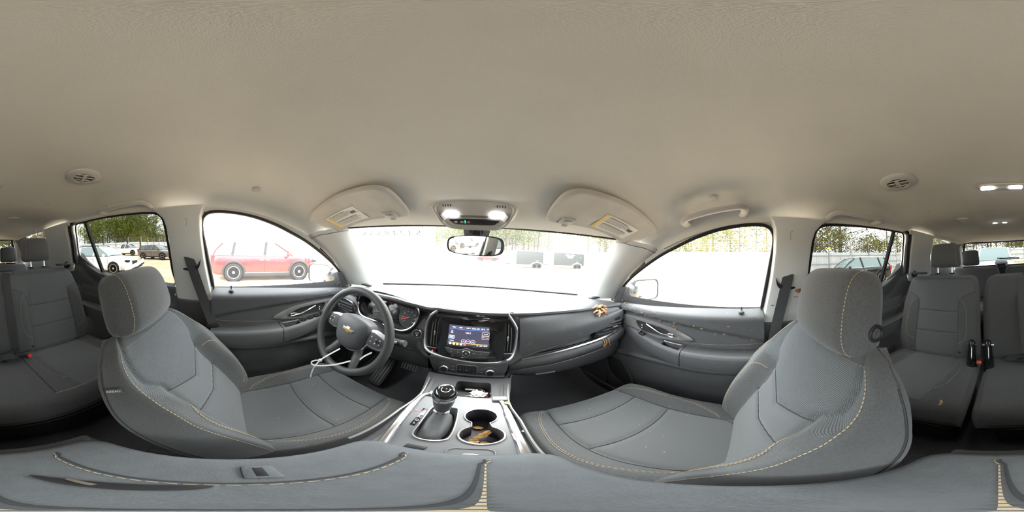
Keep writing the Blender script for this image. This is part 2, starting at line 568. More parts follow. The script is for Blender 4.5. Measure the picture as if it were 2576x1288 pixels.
# crayon lot number on the outside of the windscreen, read mirrored from the seats
def ws_frame(s, t, e=.01):
    p = Vector(ws_pt(s, t)); dx = Vector(ws_pt(s + e, t)) - p; dy = Vector(ws_pt(s, t + e)) - p
    return frame(p, dx, dy)
CRAY = mat('pale_crayon', (.66, .72, .72), .9)
num = thing('windscreen_crayon_number', 'pale crayon lot number 51248555 written across the top corner of the windscreen', 'writing', tuple(ws_pt(-.75, .9)))
xs = [-.88, -.82, -.76, -.695, -.63, -.575, -.52, -.45]
for ch, s in zip('55584215', xs):
    M = ws_frame(s, .885)
    M.translation = M.translation + M.to_3x3() @ Vector((0, 0, .004))
    o = obj('digit', textg(ch, .058, M, 0, mirror=True), CRAY, num, smooth=False)

# ---- pillar trims
TN = [0]
def trim(g, m, label, smooth=True):
    TN[0] += 1
    return tag(obj('trim_%d' % TN[0], g, m, smooth=smooth), label, kind='structure')
def loft(rows, closed=False, caps=True):
    n = len(rows[0]); v = [tuple(p) for r in rows for p in r]; f = []
    for j in range(len(rows) - 1):
        for i in range(n if closed else n - 1):
            a = j * n + i; b = j * n + (i + 1) % n
            f.append((a, b, b + n, a + n))
    if closed and caps:
        f.append(tuple(range(n - 1, -1, -1))); f.append(tuple((len(rows) - 1) * n + i for i in range(n)))
    return v, f
for sg in (-1, 1):
    who = SIDE[sg]
    # A pillar: between windscreen edge and door window edge
    rows = []
    for k in range(17):
        t = k / 16
        wsx, wsy, wsz = ws_pt(1.0, .02 + .98 * t)
        # door-window edge point running down the front curve
        yy = interp(t, [0, .25, .5, .75, 1], [.735, .665, .575, .475, .375]); zz = interp(t, [0, .25, .5, .75, 1], [.745, .845, .925, .993, 1.052])
        dx = sidex(zz, .80) - .004
        A = Vector((wsx - .012, wsy - .005, wsz)); B = Vector((dx, yy, zz + .012))
        mid = (A + B) / 2 + Vector((-.030, -.028, .0))
        q1 = A.lerp(mid, .55) + Vector((-.008, -.008, 0)); q2 = B.lerp(mid, .55) + Vector((-.010, -.006, .004))
        sec = [A + Vector((.035, .0, 0)), A, q1, mid, q2, B, B + Vector((.03, .0, 0))]
        sec = cr([(p[0] * sg, p[1], p[2]) for p in sec], 3)
        rows.append(sec)
    obj_rows = rows
    trim(tube([tuple(Vector(p) + Vector((-sg * .0015, -.0015, 0))) for p in rows[-2][3:16]], .0016, 5), GUNM, 'thin dark joint line across the top of the %s windscreen pillar cover' % who)
    trim(loft(rows), PILLAR, 'pale grey pillar cover between windscreen and %s window' % who)
    # seam line between pillar cover and headliner
    # B pillar upper trim (pale) and lower trim (dark)
    def bsec(z, y0, y1, x0, d=.055):
        xx = sidex(z, x0) if z > .72 else sidex(.72, x0) - .10 * (.72 - z) * 0
        c = [(xx + .05, y0 + .012), (xx + .012, y0 + .002), (xx + .002, y0 - .012), (xx - .004, (y0 + y1) / 2), (xx + .002, y1 + .012), (xx + .012, y1 - .002), (xx + .05, y1 - .012)]
        return [(sg * p[0], p[1], z) for p in cr([(a, b, 0) for a, b in c], 4)]
    zs = [1.185, 1.165, 1.14, 1.10, 1.05, 1.0, .95, .90, .85, .80, .76, .735, .722]
    y0s = [-.112, -.122, -.130, -.134, -.134, -.130, -.126, -.120, -.113, -.106, -.100, -.097, -.102]
    y1s = [-.345, -.322, -.300, -.290, -.286, -.286, -.286, -.285, -.285, -.285, -.284, -.283, -.278]
    trim(loft([bsec(z, a, b, .762 if z < 1.13 else .762) for z, a, b in zip(zs, y0s, y1s)]), PILLAR, 'pale grey upper pillar cover beside the %s shoulder belt' % who)
    zs = [.735, .70, .60, .45, .30, .15, .02]
    trim(loft([bsec(z, -.092, -.30, .772) for z in zs]), CHAR2, 'dark lower pillar cover beside the %s shoulder belt' % who)
    # C pillar trim
    def csec(z):
        t = (z - .76) / (1.215 - .76)
        ya = interp(t, [0, .3, .6, 1], [-1.165, -1.125, -1.07, -1.015]); yb = interp(t, [0, .3, .6, 1], [-1.70, -1.58, -1.48, -1.46])
        xx = sidex(z, .762)
        c = [(xx + .06, ya + .02), (xx + .02, ya), (xx + .006, ya - .02), (xx - .002, (ya + yb) / 2), (xx + .004, yb + .03), (xx + .02, yb + .005), (xx + .06, yb)]
        return [(sg * p[0], p[1], z) for p in cr([(a, b, 0) for a, b in c], 4)]
    trim(loft([csec(z) for z in np.linspace(.76, 1.222, 12)]), PILLAR, 'pale grey rear pillar cover between rear door and quarter glass, %s side' % who)
    # dark lower rear quarter panel, wheel housing trim
    def qfn(u, v):
        y = -1.12 - 1.40 * u; z = .0 + 1.0 * v
        bulge = .10 * sstep(.55, .42, z)
        x = .745 - bulge - .03 * u + .02 * sstep(.7, .95, z)
        return (sg * (x + (.05 if v > .97 else 0)), y, z)
    trim(grid(qfn, 20, 20), CHAR2, 'dark rear quarter trim beside the third row, %s side' % who)
    # D pillar: dark upper strip plus pale tailgate-side trim
    dg = grid(lambda u, v: (sg * (sidex(.96 + .27 * v, .765) - .02 * u - .06 * u * u), -1.99 - .42 * u, .96 + .27 * v), 8, 6, thick=(sg * .03, 0, 0))
    trim(dg, CHAR2, 'dark rearmost pillar cover, %s side' % who)
    pg = loft([[(sg * x, y, z) for x, y, z in cr([(.60, -2.44, z0), (.575, -2.40, z0), (.585, -2.33, z0), (.66, -2.30, z0)], 4)] for z0 in np.linspace(.82, 1.215, 8)])
    trim(pg, PILLAR, 'pale tailgate opening trim, %s side' % who)
# windscreen header trim: headliner lip and black frit line
trim(tube([tuple(Vector(ws_pt(s, .012)) + Vector((0, -.006, .004))) for s in np.linspace(-.9, .9, 41)], .0065, 6), BLACKT, 'black seal along the foot of the windscreen')
hdr = tube([ws_pt(s, .985) for s in np.linspace(-1, 1, 41)], .007, 6)
trim(hdr, BLACKT, 'thin black seal along the top edge of the windscreen')
hl = loft([[(x, y, z) for (x, y, z) in (ceil_pt(s, .66), tuple(Vector(ws_pt(s * .99, .975)) + Vector((0, .0, .004))), tuple(Vector(ws_pt(s * .99, 1.02)) + Vector((0, .02, .02))))] for s in np.linspace(-1, 1, 33)])
trim(hl, HEADL, 'cloth headliner lip above the windscreen')
# tailgate lower trim and header
tgf = grid(lambda u, v: (-.70 + 1.4 * u, -2.40 - .06 * math.sin(v * 3.1) + .0, .20 + .67 * v), 12, 10, thick=(0, -.05, 0))
trim(tgf, CHAR2, 'dark lower tailgate trim panel under the rear glass')
trim(tube([rg_pt(s, 1.0) for s in np.linspace(-1, 1, 17)], .018, 8), BLACKT, 'black edge strip along the top of the tailgate glass')
for sg in (-1, 1):
    trim(tube([rg_pt(sg * .93, t) for t in np.linspace(0, 1, 9)], .016, 8), BLACKT, 'black edge strip beside the tailgate glass, %s side' % SIDE[sg])
# ================================================================ doors
def yzM(sg, x):
    return Matrix(((0, 0, -sg, sg * x), (1, 0, 0, 0), (0, 1, 0, 0), (0, 0, 0, 1)))
def zcrease(y): return sint(y, [-.1, .05, .24, .45, .65, .8], [.632, .668, .693, .708, .714, .716])
def door_x(y, z):
    b = sint(z, [.02, .2, .35, .50, .60, .70, .745, .765, .780, .792], [.770, .762, .757, .752, .756, .760, .760, .766, .780, .80])
    c = zcrease(y)
    b -= .016 * sstep(c - .004, c + .014, z) * (1 - sstep(.755, .785, z))
    b -= .010 * math.exp(-((z - .36) / .07) ** 2) * sstep(-.1, .1, y)
    return b
BELT_Z = lambda y: sint(y, [-.1, .085, .26, .46, .71, .8], [.790, .788, .780, .765, .747, .742])
def front_door(sg, num):
    who = SIDE[sg]
    D = thing('door_%d' % num, "charcoal front door trim beside the %s seat" % who, None, (sg * .76, .3, 0), kind='structure')
    dm = CHARD if sg > 0 else CHAR
    def fn(u, v):
        y = -.093 + .90 * u; zt = BELT_Z(y); z = .02 + (zt - .02) * (v if v < .6 else .6 + (v - .6))
        return (sg * (door_x(y, z + (.792 - zt) * sstep(.70, .79, z))), y, z)
    obj('trim_panel', grid(fn, 60, 90), dm, D)
    # outer skin so no light leaks behind the trim
    obj('outer_panel', grid(lambda u, v: (sg * (.86 + .03 * math.sin(v * 3)), -.13 + .98 * u, -.05 + .83 * v), 8, 8), MATS['car_body_black'], D)
    # armrest
    zt = lambda y: sint(y, [-.1, .25, .33, .45, .60], [.588, .590, .594, .612, .640])
    xi = lambda y: sint(y, [-.1, .22, .33, .45, .55, .62], [.668, .668, .682, .703, .727, .752])
    def asec(y, dep=0, zb=None):
        a, t = xi(y), zt(y); zb = .485 if zb is None else zb
        tb = t - .10 if y > .25 else zb
        tb = sint(y, [-.1, .2, .4, .62], [.487, .490, .510, .575])
        pts = [(.775, tb - .02), (a + .030, tb - .004), (a + .006, tb + .012), (a, tb + .035), (a + .001, t - .018), (a + .006, t - .006), (a + .016, t), (a + .022, t - dep), (.735, t - dep), (.737, t), (.775, t + .006)]
        return [(sg * p, y, q) for p, q in pts]
    rows = [asec(y) for y in np.linspace(-.093, .247, 12)]
    pad = obj('armrest_pad', loft(rows), CHARD if sg > 0 else CHAR, D)
    ys = [.250, .262, .2625, .352, .3525, .38, .42, .46, .50, .54, .58, .61]
    deps = [0, 0, .055, .055, 0, 0, 0, 0, 0, 0, 0, 0]
    obj('switch_panel', loft([asec(y, d) for y, d in zip(ys, deps)]), CHARD if sg > 0 else CHAR2, D)
    obj('pull_cup_rim', tube([(sg * .738, y, zt(y) + .003) for y in np.linspace(.262, .352, 6)], .003, 6), SILVER, D)
    stitches([(sg * (xi(y) + .003), y, zt(y) - .03) for y in np.linspace(-.09, .245, 24)], 'stitching', D)
    # sweeping band under the armrest
    rows = []
    for y in np.linspace(-.09, .74, 22):
        zc = sint(y, [-.1, .15, .35, .55, .74], [.455, .452, .460, .440, .385]); dpt = sint(y, [-.1, .1, .4, .74], [.02, .03, .03, .012])
        rows.append([(sg * (.775 - k), y, zc + q) for k, q in cr([(0, -.045, 0), (dpt * .6, -.035, 0), (dpt + .02, -.01, 0), (dpt + .022, .012, 0), (dpt * .8, .022, 0), (0, .03, 0)], 3) for k, q in [(k, q)]] if False else
                    [(sg * (.775 - p[0]), y, zc + p[1]) for p in cr([(0, -.045, 0), (dpt * .6, -.035, 0), (dpt + .02, -.01, 0), (dpt + .022, .012, 0), (dpt * .8, .022, 0), (0, .03, 0)], 3)])
    obj('support_band', loft(rows), CHAR2, D)
    # map pocket
    rows = []
    for y in np.linspace(-.09, .50, 16):
        k = sstep(-.09, -.04, y) * (1 - sstep(.42, .50, y)) * .05 + .012
        rows.append([(sg * (.775 - p[0]), y, p[1]) for p in ((0, .03), (k * .7, .04), (k, .10), (k + .008, .175), (k + .004, .186), (k - .006, .180), (k - .008, .12), (0, .10))])
    obj('map_pocket', loft(rows), CHAR2, D)
    # speaker grille and rim at the foot of the door
    so = cr([(.54, .10), (.60, .16), (.70, .22), (.735, .33), (.70, .385), (.63, .36), (.57, .29), (.53, .18)], 5, True)
    M = yzM(sg, .757)
    obj('speaker_grille', prism(so, .010, .004, M=M), BLACKP, D)
    si = [(.63 + (a - .63) * 1.10, .24 + (b - .24) * 1.10) for a, b in so]
    obj('speaker_rim', ring(si, so, .016, M=M), CHAR2, D)
    # release handle in its satin bezel
    n = 5
    bo = cr([(.215, .622), (.26, .656), (.34, .682), (.46, .694), (.60, .694), (.71, .69), (.71, .60), (.58, .590), (.46, .592), (.32, .606)], n, True)
    bi = cr([(.300, .630), (.325, .652), (.37, .668), (.44, .677), (.50, .680), (.522, .675), (.508, .645), (.48, .622), (.43, .617), (.36, .620)], n, True)
    M = yzM(sg, .761)
    bz = obj('handle_bezel', ring(bo, bi, .016, M=M), GUNM, D)
    o2 = [(.405 + (a - .405) * 1.035, .648 + (b - .648) * 1.06) for a, b in bi]
    obj('chrome_rim', ring(o2, bi, .019, M=M), CHROME if sg < 0 else SILVER, bz)
    # bowl
    bowl = []
    for k in range(6):
        t = k / 5; s = 1 - .45 * t * t; d = .034 * math.sin(t * math.pi / 2)
        bowl.append([tuple(M @ Vector((.41 + (a - .41) * s, .648 + (b - .648) * s, .010 - d))) for a, b in bi])
    obj('handle_recess', loft(bowl, closed=True), BLACKP, bz)
    obj('release_lever', tube([tuple(M @ Vector(p)) for p in cr([(.322, .630, .004), (.345, .632, .014), (.375, .637, .019), (.42, .655, .018), (.462, .668, .010)], 5)], [.006] * 5 + [.0055] * 16, 8), CHROME, D)
    obj('lever_end_cap', rbox((.328, .633, .006), (.034, .022, .016), .006, M=M), CHROME, D)
    obj('lock_switch', rbox((.492, .650, .006), (.030, .040, .010), .004, M=M), BLACKP, D)
    for zz in (.640, .655): obj('lock_symbol', rbox((.490, zz, .0115), (.005, .006, .001), 0, M=M), PALEPRINT, D)
    stitches([(sg * (door_x(y, .607) - .001), y, sint(y, [-.1, .2, .5], [.622, .606, .596])) for y in np.linspace(-.09, .52, 40)], 'stitching', D)
    # window switches on the panel
    pos = [.375, .415, .455, .495] if sg < 0 else [.47]
    for q in pos:
        M2 = frame((sg * .722, q, zt(q) + .004), (sg, 0, 0), (0, .9, .22))
        s = obj('window_switch', join(rbox((0, 0, .0), (.026, .030, .010), .003, M=M2), rbox((0, .010, .006), (.022, .010, .008), .003, M=M2)), GLOSSB, D)
        obj('switch_tip', rbox((0, .012, .011), (.014, .004, .002), .0008, M=M2), SILVER, s)
    if sg < 0:
        obj('mirror_control', lathe([(.015, 0), (.015, .004), (.011, .008), (.0, .008)], 20, M=frame((sg * .728, .545, zt(.545) + .002), (sg, 0, 0), (0, .9, .25))), SILVER, D)
    # window seal and belt strip
    sl = [on_side(sg, p, .797) for p in (cr(FRONT_WIN[:15], 4) + [FRONT_WIN[15], FRONT_WIN[16], FRONT_WIN[17]])]
    obj('window_seal', tube(sl, .008, 6, closed=True), BLACKT, D)
    outer = [(p[0], p[1]) for p in cr([(-.098, .80), (-.112, .90), (-.132, 1.03), (-.146, 1.12), (-.122, 1.166), (-.06, 1.178), (.03, 1.172), (.12, 1.154), (.215, 1.126), (.30, 1.091), (.395, 1.048), (.505, .985), (.61, .914), (.70, .83), (.735, .745)], 3)]
    obj('door_frame', tube([on_side(sg, p, .812) for p in outer], [.016] * 13 + [.008] * (len(outer) - 13), 6), BLACKT, D)
    # mirror sail panel
    obj('mirror_sail', prism([(.695, .735), (.690, .80), (.672, .835), (.625, .895), (.655, .905), (.71, .85), (.78, .77), (.80, .73)], .022, .005,
                             M=frame(on_side(sg, (0, 0), .806), (0, 1, 0), (-sg * .32, 0, 1)) if sg < 0 else frame(on_side(sg, (0, 0), .806), (0, 1, 0), (-.32, 0, 1)) @ Matrix.Scale(-1, 4, (0, 0, 1))), CHAR, D)
    # lock knob
    obj('lock_knob', join(lathe([(.013, 0), (.013, .004), (.007, .010), (.004, .012), (.004, .028), (.0, .030)], 14, M=Matrix.Translation((sg * .772, .004, .778)))), CHAR2, D)
    return D
front_door(-1, 1)
front_door(1, 2)

def rear_door(sg, num):
    D = thing('door_%d' % num, "charcoal rear door trim behind the %s seat" % SIDE[sg], None, (sg * .76, -.7, 0), kind='structure')
    zt = lambda y: sint(-y, [.28, .42, .6, .81, .90, .985, 1.035, 1.14], [.806, .816, .828, .846, .878, .930, .978, .990])
    def fn(u, v):
        y = -.285 - .84 * u; t = zt(y); z = .02 + (t - .02) * v
        q = t - z
        x = .757 - .012 * sstep(.10, .02, q) + .035 * sstep(.018, 0, q) - .010 * sstep(.10, .13, q) * sstep(.30, .26, q)
        return (sg * x, y, z)
    obj('trim_panel', grid(fn, 44, 60), CHAR, D)
    obj('outer_panel', grid(lambda u, v: (sg * (.86 + .03 * math.sin(v * 3)), -.26 - .95 * u, -.05 + (.82 + .16 * sstep(.75, 1.0, u)) * v), 14, 8), MATS['car_body_black'], D)
    rows = []
    for y in np.linspace(-.34, -1.0, 14):
        a = .672 + .05 * sstep(-.42, -.34, y) + .02 * sstep(-.9, -1.0, y)
        rows.append([(sg * p, y, q) for p, q in ((.775, .49), (a + .03, .50), (a + .004, .515), (a, .555), (a + .008, .592), (a + .02, .600), (.775, .606))])
    obj('armrest_pad', loft(rows), CHAR, D)
    obj('cloth_insert', grid(lambda u, v: (sg * (.742 + .006 * (2 * v - 1) ** 2), -.46 - .56 * u, .625 + .10 * v + .02 * u), 10, 6, thick=(sg * .03, 0, 0)), FAB, D)
    stitches([(sg * .741, y, .668 - .0 * y) for y in np.linspace(-.46, -1.02, 20)], 'stitching', D)
    stitches([(sg * .678, y, .562) for y in np.linspace(-.4, -1.0, 20)], 'stitching', D)
    sl = [on_side(sg, p, .797) for p in cr(REAR_WIN, 3, True)]
    obj('window_seal', tube(sl, .0065, 6, closed=True), BLACKT, D)
    obj('window_divider', strap([on_side(sg, p, .800) for p in ((-.855, 1.20), (-.85, 1.1), (-.838, .98), (-.820, .835))], .020, .018, (sg, 0, .3)), BLACKT, D)
    for k, (dy, m) in enumerate(((-.022, GUNM), (-.045, BLACKT), (-.066, PILLAR))):
        pth = [on_side(sg, (a + dy, b), .79 - .012 * k) for a, b in ((-.93, 1.202), (-.975, 1.196), (-.995, 1.16), (-1.005, 1.10), (-1.025, 1.02), (-1.045, .96), (-1.06, .90))]
        obj('door_frame_strip', tube(cr(pth, 4), .012, 6), m, D)
    obj('lock_knob', join(lathe([(.013, 0), (.013, .004), (.007, .010), (.004, .012), (.004, .028), (.0, .030)], 14, M=Matrix.Translation((sg * .772, -.385, .806)))), CHAR2, D)
    # header rail above the rear window
    return D
rear_door(-1, 3)
rear_door(1, 4)
for sg in (-1, 1):
    trim(grid(lambda u, v: (sg * (.752 - .05 * sstep(.3, 1, u) * sstep(.6, .1, v)), .735 + .50 * u, -.02 + (.76 - .30 * sstep(.25, .45, u)) * v), 10, 10, thick=(sg * .04, 0, 0)), CHAR2, 'dark kick panel in front of the %s door' % SIDE[sg])
    # sill covers closing the gap between floor and doors, and dark rail behind the window tops
    trim(rbox((sg * .79, .0, .02), (.10, 2.4, .08), .01), CHAR2, 'dark sill cover along the %s doorway' % SIDE[sg])
    ft = [(p[0], p[1]) for p in FRONT_WIN[4:12]]; rt_ = [(p[0], p[1]) for p in REAR_WIN[4:10]]
    edge = sorted(ft + rt_)
    ey = [p[0] for p in edge]; ez = [p[1] for p in edge]
    rows = []
    for y in np.linspace(.47, -1.02, 50):
        yy, zc_, xe, ze = cstat(y if y < .1 else y * 1.0 + max(0, y - .1) * .16)
        wz = interp(y, ey, ez); wx = sidex(wz)
        rows.append([(sg * (xe - .004), yy, ze + .012), (sg * (xe + .002), yy, ze), (sg * ((xe + wx) / 2), (yy + y) / 2, (ze + wz) / 2 + .006), (sg * (wx + .002), y, wz + .006), (sg * (wx + .03), y, wz + .010)])
    trim(loft(rows), HEADL, 'cloth headliner edge turned down to the %s window tops' % SIDE[sg])
    top = [(sg * (xe + .010), ye, ze + .006) for ye, zc, xe, ze in [cstat(y) for y in np.linspace(.40, -2.3, 40)]]
    trim(tube(top, .016, 6), HEADL, 'cloth covered roof rail edge above the %s windows' % SIDE[sg])
# ================================================================ seats
def ring_loft(rows, region, mats, parent, closed_u=True, cap0=True, cap1=True, capname=None):
    """rows: list of closed point rings; region(i/N, j/M) names the part each face goes to"""
    n = len(rows[0]); m = len(rows)
    P = np.array(rows)                                    # m,n,3
    du = np.linalg.norm(np.roll(P, -1, 1) - P, axis=2).mean(0); U = np.concatenate([[0], np.cumsum(du)])
    dv = np.linalg.norm(P[1:] - P[:-1], axis=2).mean(1); V = np.concatenate([[0], np.cumsum(dv)])
    buckets = {}
    for j in range(m - 1):
        for i in range(n):
            buckets.setdefault(region((i + .5) / n, (j + .5) / (m - 1)), []).append((j, i))
    out = {}
    for name, fs in buckets.items():
        idx = {}; v = []; uv = []; f = []
        def vid(j, i):
            k = (j, i)
            if k not in idx:
                idx[k] = len(v); v.append(tuple(P[j, i % n])); uv.append((U[i], V[j]))
            return idx[k]
        for j, i in fs:
            f.append((vid(j, i), vid(j, i + 1), vid(j + 1, i + 1), vid(j + 1, i)))
        if name == capname:
            if cap0: f.append(tuple(vid(0, i) for i in range(n - 1, -1, -1)))
            if cap1: f.append(tuple(vid(m - 1, i) for i in range(n)))
        base = name.split('#')[0]
        out[name] = obj(base, (v, f, uv), mats[base], parent, smooth=60)
    return P, out

def pt_on(P, s, t):
    """bilinear point on a ring loft; s in 0..1 round the ring, t in 0..1 along"""
    m, n, _ = P.shape
    a = (s % 1) * n; b = max(0, min(1, t)) * (m - 1)
    i, j = int(a), min(int(b), m - 2); fa, fb = a - i, b - j
    p = (P[j, i % n] * (1 - fa) + P[j, (i + 1) % n] * fa) * (1 - fb) + (P[j + 1, i % n] * (1 - fa) + P[j + 1, (i + 1) % n] * fa) * fb
    return tuple(p)

# ring parameter: the front half of each ring runs s = 0 .. .5 from -w to +w, the rest goes round the back
NF = 104; NB = 24
def sec_ring(w, front, depth, edge=.035):
    """front(x/w) -> height; returns (x, h) ring points: front left to right, then back right to left"""
    pts = []
    for i in range(NF):
        a = -1 + 2 * i / NF
        pts.append((a * w, front(a)))
    for i in range(NB):
        a = i / NB
        th = math.pi * a
        x = math.cos(th); h = -math.sin(th) ** .55 * depth if 0 < a else front(1)
        sx = math.copysign(abs(x) ** .28, x)
        pts.append((sx * w, (front(1)) * (1 - min(1, 8 * min(a, 1 - a))) + h * min(1, 8 * min(a, 1 - a))))
    return pts
FR = NF / (NF + NB)
def s_x(a): return (a + 1) / 2 * FR            # ring parameter of a front position a = x/w

def bolster(a, amp, inner=.56, roll=.03):
    b = abs(a)
    h = amp * (sstep(inner, inner + .22, b)) - (amp + roll) * sstep(.86, 1.0, b) ** 1.5
    h -= .006 * math.exp(-((b - inner) / .035) ** 2)
    return h

def headrest(parent, c, w, h, t, lean, m=FAB, posts=0., name='headrest', stitch=True, button=0):
    """rounded cushion; local x across, y forward, z up, leaned back by lean"""
    M = Matrix.Translation(c) @ Matrix.Rotation(lean, 4, 'X')
    rows = []
    for k in range(25):
        a = -1 + 2 * k / 24
        q = (1 - abs(a) ** 6) ** .45 if abs(a) < 1 else 0
        q = max(q, .02)
        sx = (.80 + .20 * q)
        r = []
        for i in range(40):
            th = 2 * math.pi * i / 40
            cy, sz = math.cos(th), math.sin(th)
            e = .5
            y = math.copysign(abs(cy) ** e, cy) * t / 2 * (.42 + .58 * q if abs(a) > .75 else 1) * (.82 + .18 * q)
            z = math.copysign(abs(sz) ** .55, sz) * h / 2 * (.72 + .28 * q)
            y -= .020 * (a * a) * (1 if y > 0 else .3)
            y += -.012 * (z / (h / 2)) ** 2 * (1 if y > 0 else 0)
            tap = 1 - .07 * (z / (h / 2))
            r.append(tuple(M @ Vector((a * w / 2 * tap, y, z))))
        rows.append(r)
    reg = lambda s, v: 'side_panel' if abs(v - .5) > .40 else 'front_band'
    H = obj(name, join(*[xf(g, M) for g in [tube([(-.05, 0, -h * .3), (.05, 0, -h * .3)], .01, 6)]]), BLACKP, parent)
    P, parts = ring_loft(rows, lambda s, v: 'cushion', {'cushion': m}, H, capname='cushion')
    if stitch:
        for e in (-1, 1):
            t_ = .5 + e * .405
            pth = [pt_on(P, i / 60, t_) for i in range(61)]
            ctr = M.translation
            pth = [tuple(ctr + (Vector(p) - ctr) * 1.012) for p in pth]
            stitches(pth, 'stitching', H, ln=.005, gap=.003)
    if posts:
        for e in (-1, 1):
            a = M @ Vector((e * w * .24, 0, -h * .42)); b = M @ Vector((e * w * .24, 0, -h * .5 - posts))
            obj('post', tube([a, b], .0075, 10), CHROME, H)
            obj('post_sleeve', lathe([(.020, 0), (.020, .004), (.012, .010), (.0, .010)], 14, M=Matrix.Translation(b)), BLACKP, H)
    if button:
        B = M @ Matrix.Translation((button * (w * .5 + .003), -.022, -h * .17)) @ Matrix.Rotation(button * math.pi / 2, 4, 'Y')
        bt = obj('release_button', ring(ell(.020, .020, 28), ell(.013, .013, 28), .006, M=B), BLACKP, H)
        obj('button_cap', lathe([(.0125, 0), (.0125, .003), (.010, .005), (0, .004)], 24, M=B), CHAR2, bt)
    return H

def front_seat(sg, label, base, theta, T, hr, hr_lean, button, airbag):
    x0 = sg * .404
    S = thing('front_seat', label, 'car seat', (x0, .2, 0), 'front seats')
    # ---- backrest
    up = Vector((0, -math.sin(theta), math.cos(theta))); nrm = Vector((0, math.cos(theta), math.sin(theta)))
    O = Vector((x0, base[0], base[1]))
    rows = []; NT = 96
    for j in range(NT + 1):
        t = -.10 + 1.12 * j / NT
        w = sint(t, [-.1, 0, .2, .45, .65, .80, .90, .97, 1.02], [.228, .252, .258, .258, .255, .244, .222, .190, .150])
        amp = sint(t, [-.1, .05, .3, .6, .75, .9, 1.02], [.030, .050, .058, .052, .030, .012, .004])
        dep = sint(t, [-.1, 0, .5, .85, .97, 1.02], [.07, .12, .12, .09, .06, .02])
        off = sint(t, [-.1, 0, .15, .35, .6, .8, .95, 1.02], [-.035, -.012, .002, .008, .0, -.006, -.020, -.050])
        inn = sint(t, [0, .3, .55, .68, .76, 1], [.60, .56, .50, .54, .70, .80])
        ctr = O + up * (T * t) + nrm * off
        gv = .005 * (math.exp(-((t - .40) / .012) ** 2))
        def fr(a):
            vs = .63 - .10 * (1 - min(1, abs(a) / .5)) ; v2 = .36 + .06 * min(1, abs(a) / .55)
            g = .005 * math.exp(-((t - vs) / .013) ** 2) * (abs(a) < .55) + .005 * math.exp(-((t - v2) / .012) ** 2) * (abs(a) < .55)
            return bolster(a, amp, inn, .035 + .03 * (1 - sstep(.55, .97, t))) - .012 * (1 - a * a) * 0 - g
        ringp = sec_ring(w, fr, dep)
        rows.append([tuple(ctr + Vector((px_, 0, 0)) + nrm * h) for px_, h in ringp])
    def reg(s, tt):
        t = -.10 + 1.12 * tt
        if s > FR: return 'back_cover'
        a = abs(s / FR * 2 - 1)
        inn = sint(t, [0, .3, .55, .66, .71, .78, 1], [.60, .56, .50, .54, .84, .86, .84])
        if a < inn:
            vs = .63 - .10 * (1 - min(1, a / .5))
            if t > .955: return 'shoulder_cap'
            return 'shoulder_panel' if t > vs else 'back_insert'
        return ('back_bolster#%d' % (s / FR > .5)) if t < .955 else 'shoulder_cap'
    P, parts = ring_loft(rows, reg, {'back_cover': FAB, 'shoulder_panel': MESHC, 'back_insert': MESHF, 'back_bolster': FAB, 'shoulder_cap': FAB}, S, capname='back_cover')
    tt = lambda t: (t + .10) / 1.12
    lift = lambda p, k=.0015: tuple(Vector(p) + nrm * k)
    for e in (-1, 1):
        # stitched line down the outer edge of the bolster
        pth = [lift(pt_on(P, s_x(e * sint(t, [-.05, .2, .5, .7, .88, .955], [.90, .895, .89, .875, .86, .83])), tt(t))) for t in np.linspace(-.05, .955, 90)]
        stitches(pth, 'stitching', S, ln=.006, gap=.003)
        # lens-shaped stitched pad on the bolster
        lens = [(.58, .60), (.66, .60), (.74, .55), (.785, .45), (.785, .30), (.77, .15), (.72, .02)]
        lens = cr([(a, t, 0) for a, t in lens], 6)
        for k in (0, .012):
            pth = [lift(pt_on(P, s_x(e * (q[0] - k)), tt(q[1]))) for q in lens]
            stitches(pth, 'stitching', S, ln=.006, gap=.003, r=.0008)
    pth = [lift(pt_on(P, s_x(a), tt(.955))) for a in np.linspace(-.82, .82, 50)]
    stitches(pth, 'stitching', S, ln=.006, gap=.003, m=mat('grey_thread', (.22, .22, .22), .8))
    for e in (-1, 1):
        obj('side_seam', tube([lift(pt_on(P, s_x(e * .985), tt(t)), .001) for t in np.linspace(0, .9, 40)], .0018, 5), SEAMM, S)
    for (c0, dv, q) in ((.63, -.10, .5), (.36, .06, .55)):
        sv = [lift(pt_on(P, s_x(a), tt(c0 + (dv * (1 - min(1, abs(a) / q)) if dv < 0 else dv * min(1, abs(a) / q)))), .0005) for a in np.linspace(-q, q, 40)]
        obj('insert_seam', tube(sv, .0016, 5), SEAMM, S)
    if airbag:
        q0, q1 = Vector(pt_on(P, s_x(airbag * .915), tt(.80))), Vector(pt_on(P, s_x(airbag * .985), tt(.80)))
        q2 = Vector(pt_on(P, s_x(airbag * .95), tt(.84))) - Vector(pt_on(P, s_x(airbag * .95), tt(.76)))
        Mx = frame((q0 + q1) / 2, (q0 - q1) * airbag, q2)
        Mx.translation = Mx.translation + Mx.to_3x3() @ Vector((0, 0, .008))
        obj('airbag_tag', rbox((0, 0, 0), (.034, .012, .002), .0005, M=Mx), FAB, S)
        obj('airbag_text', textg('AIRBAG', .009, Mx @ Matrix.Translation((0, 0, .002))), PALEPRINT, S, smooth=False)
    # ---- cushion
    rows = []; y0, y1 = base[0] - .09, .50
    NC = 72
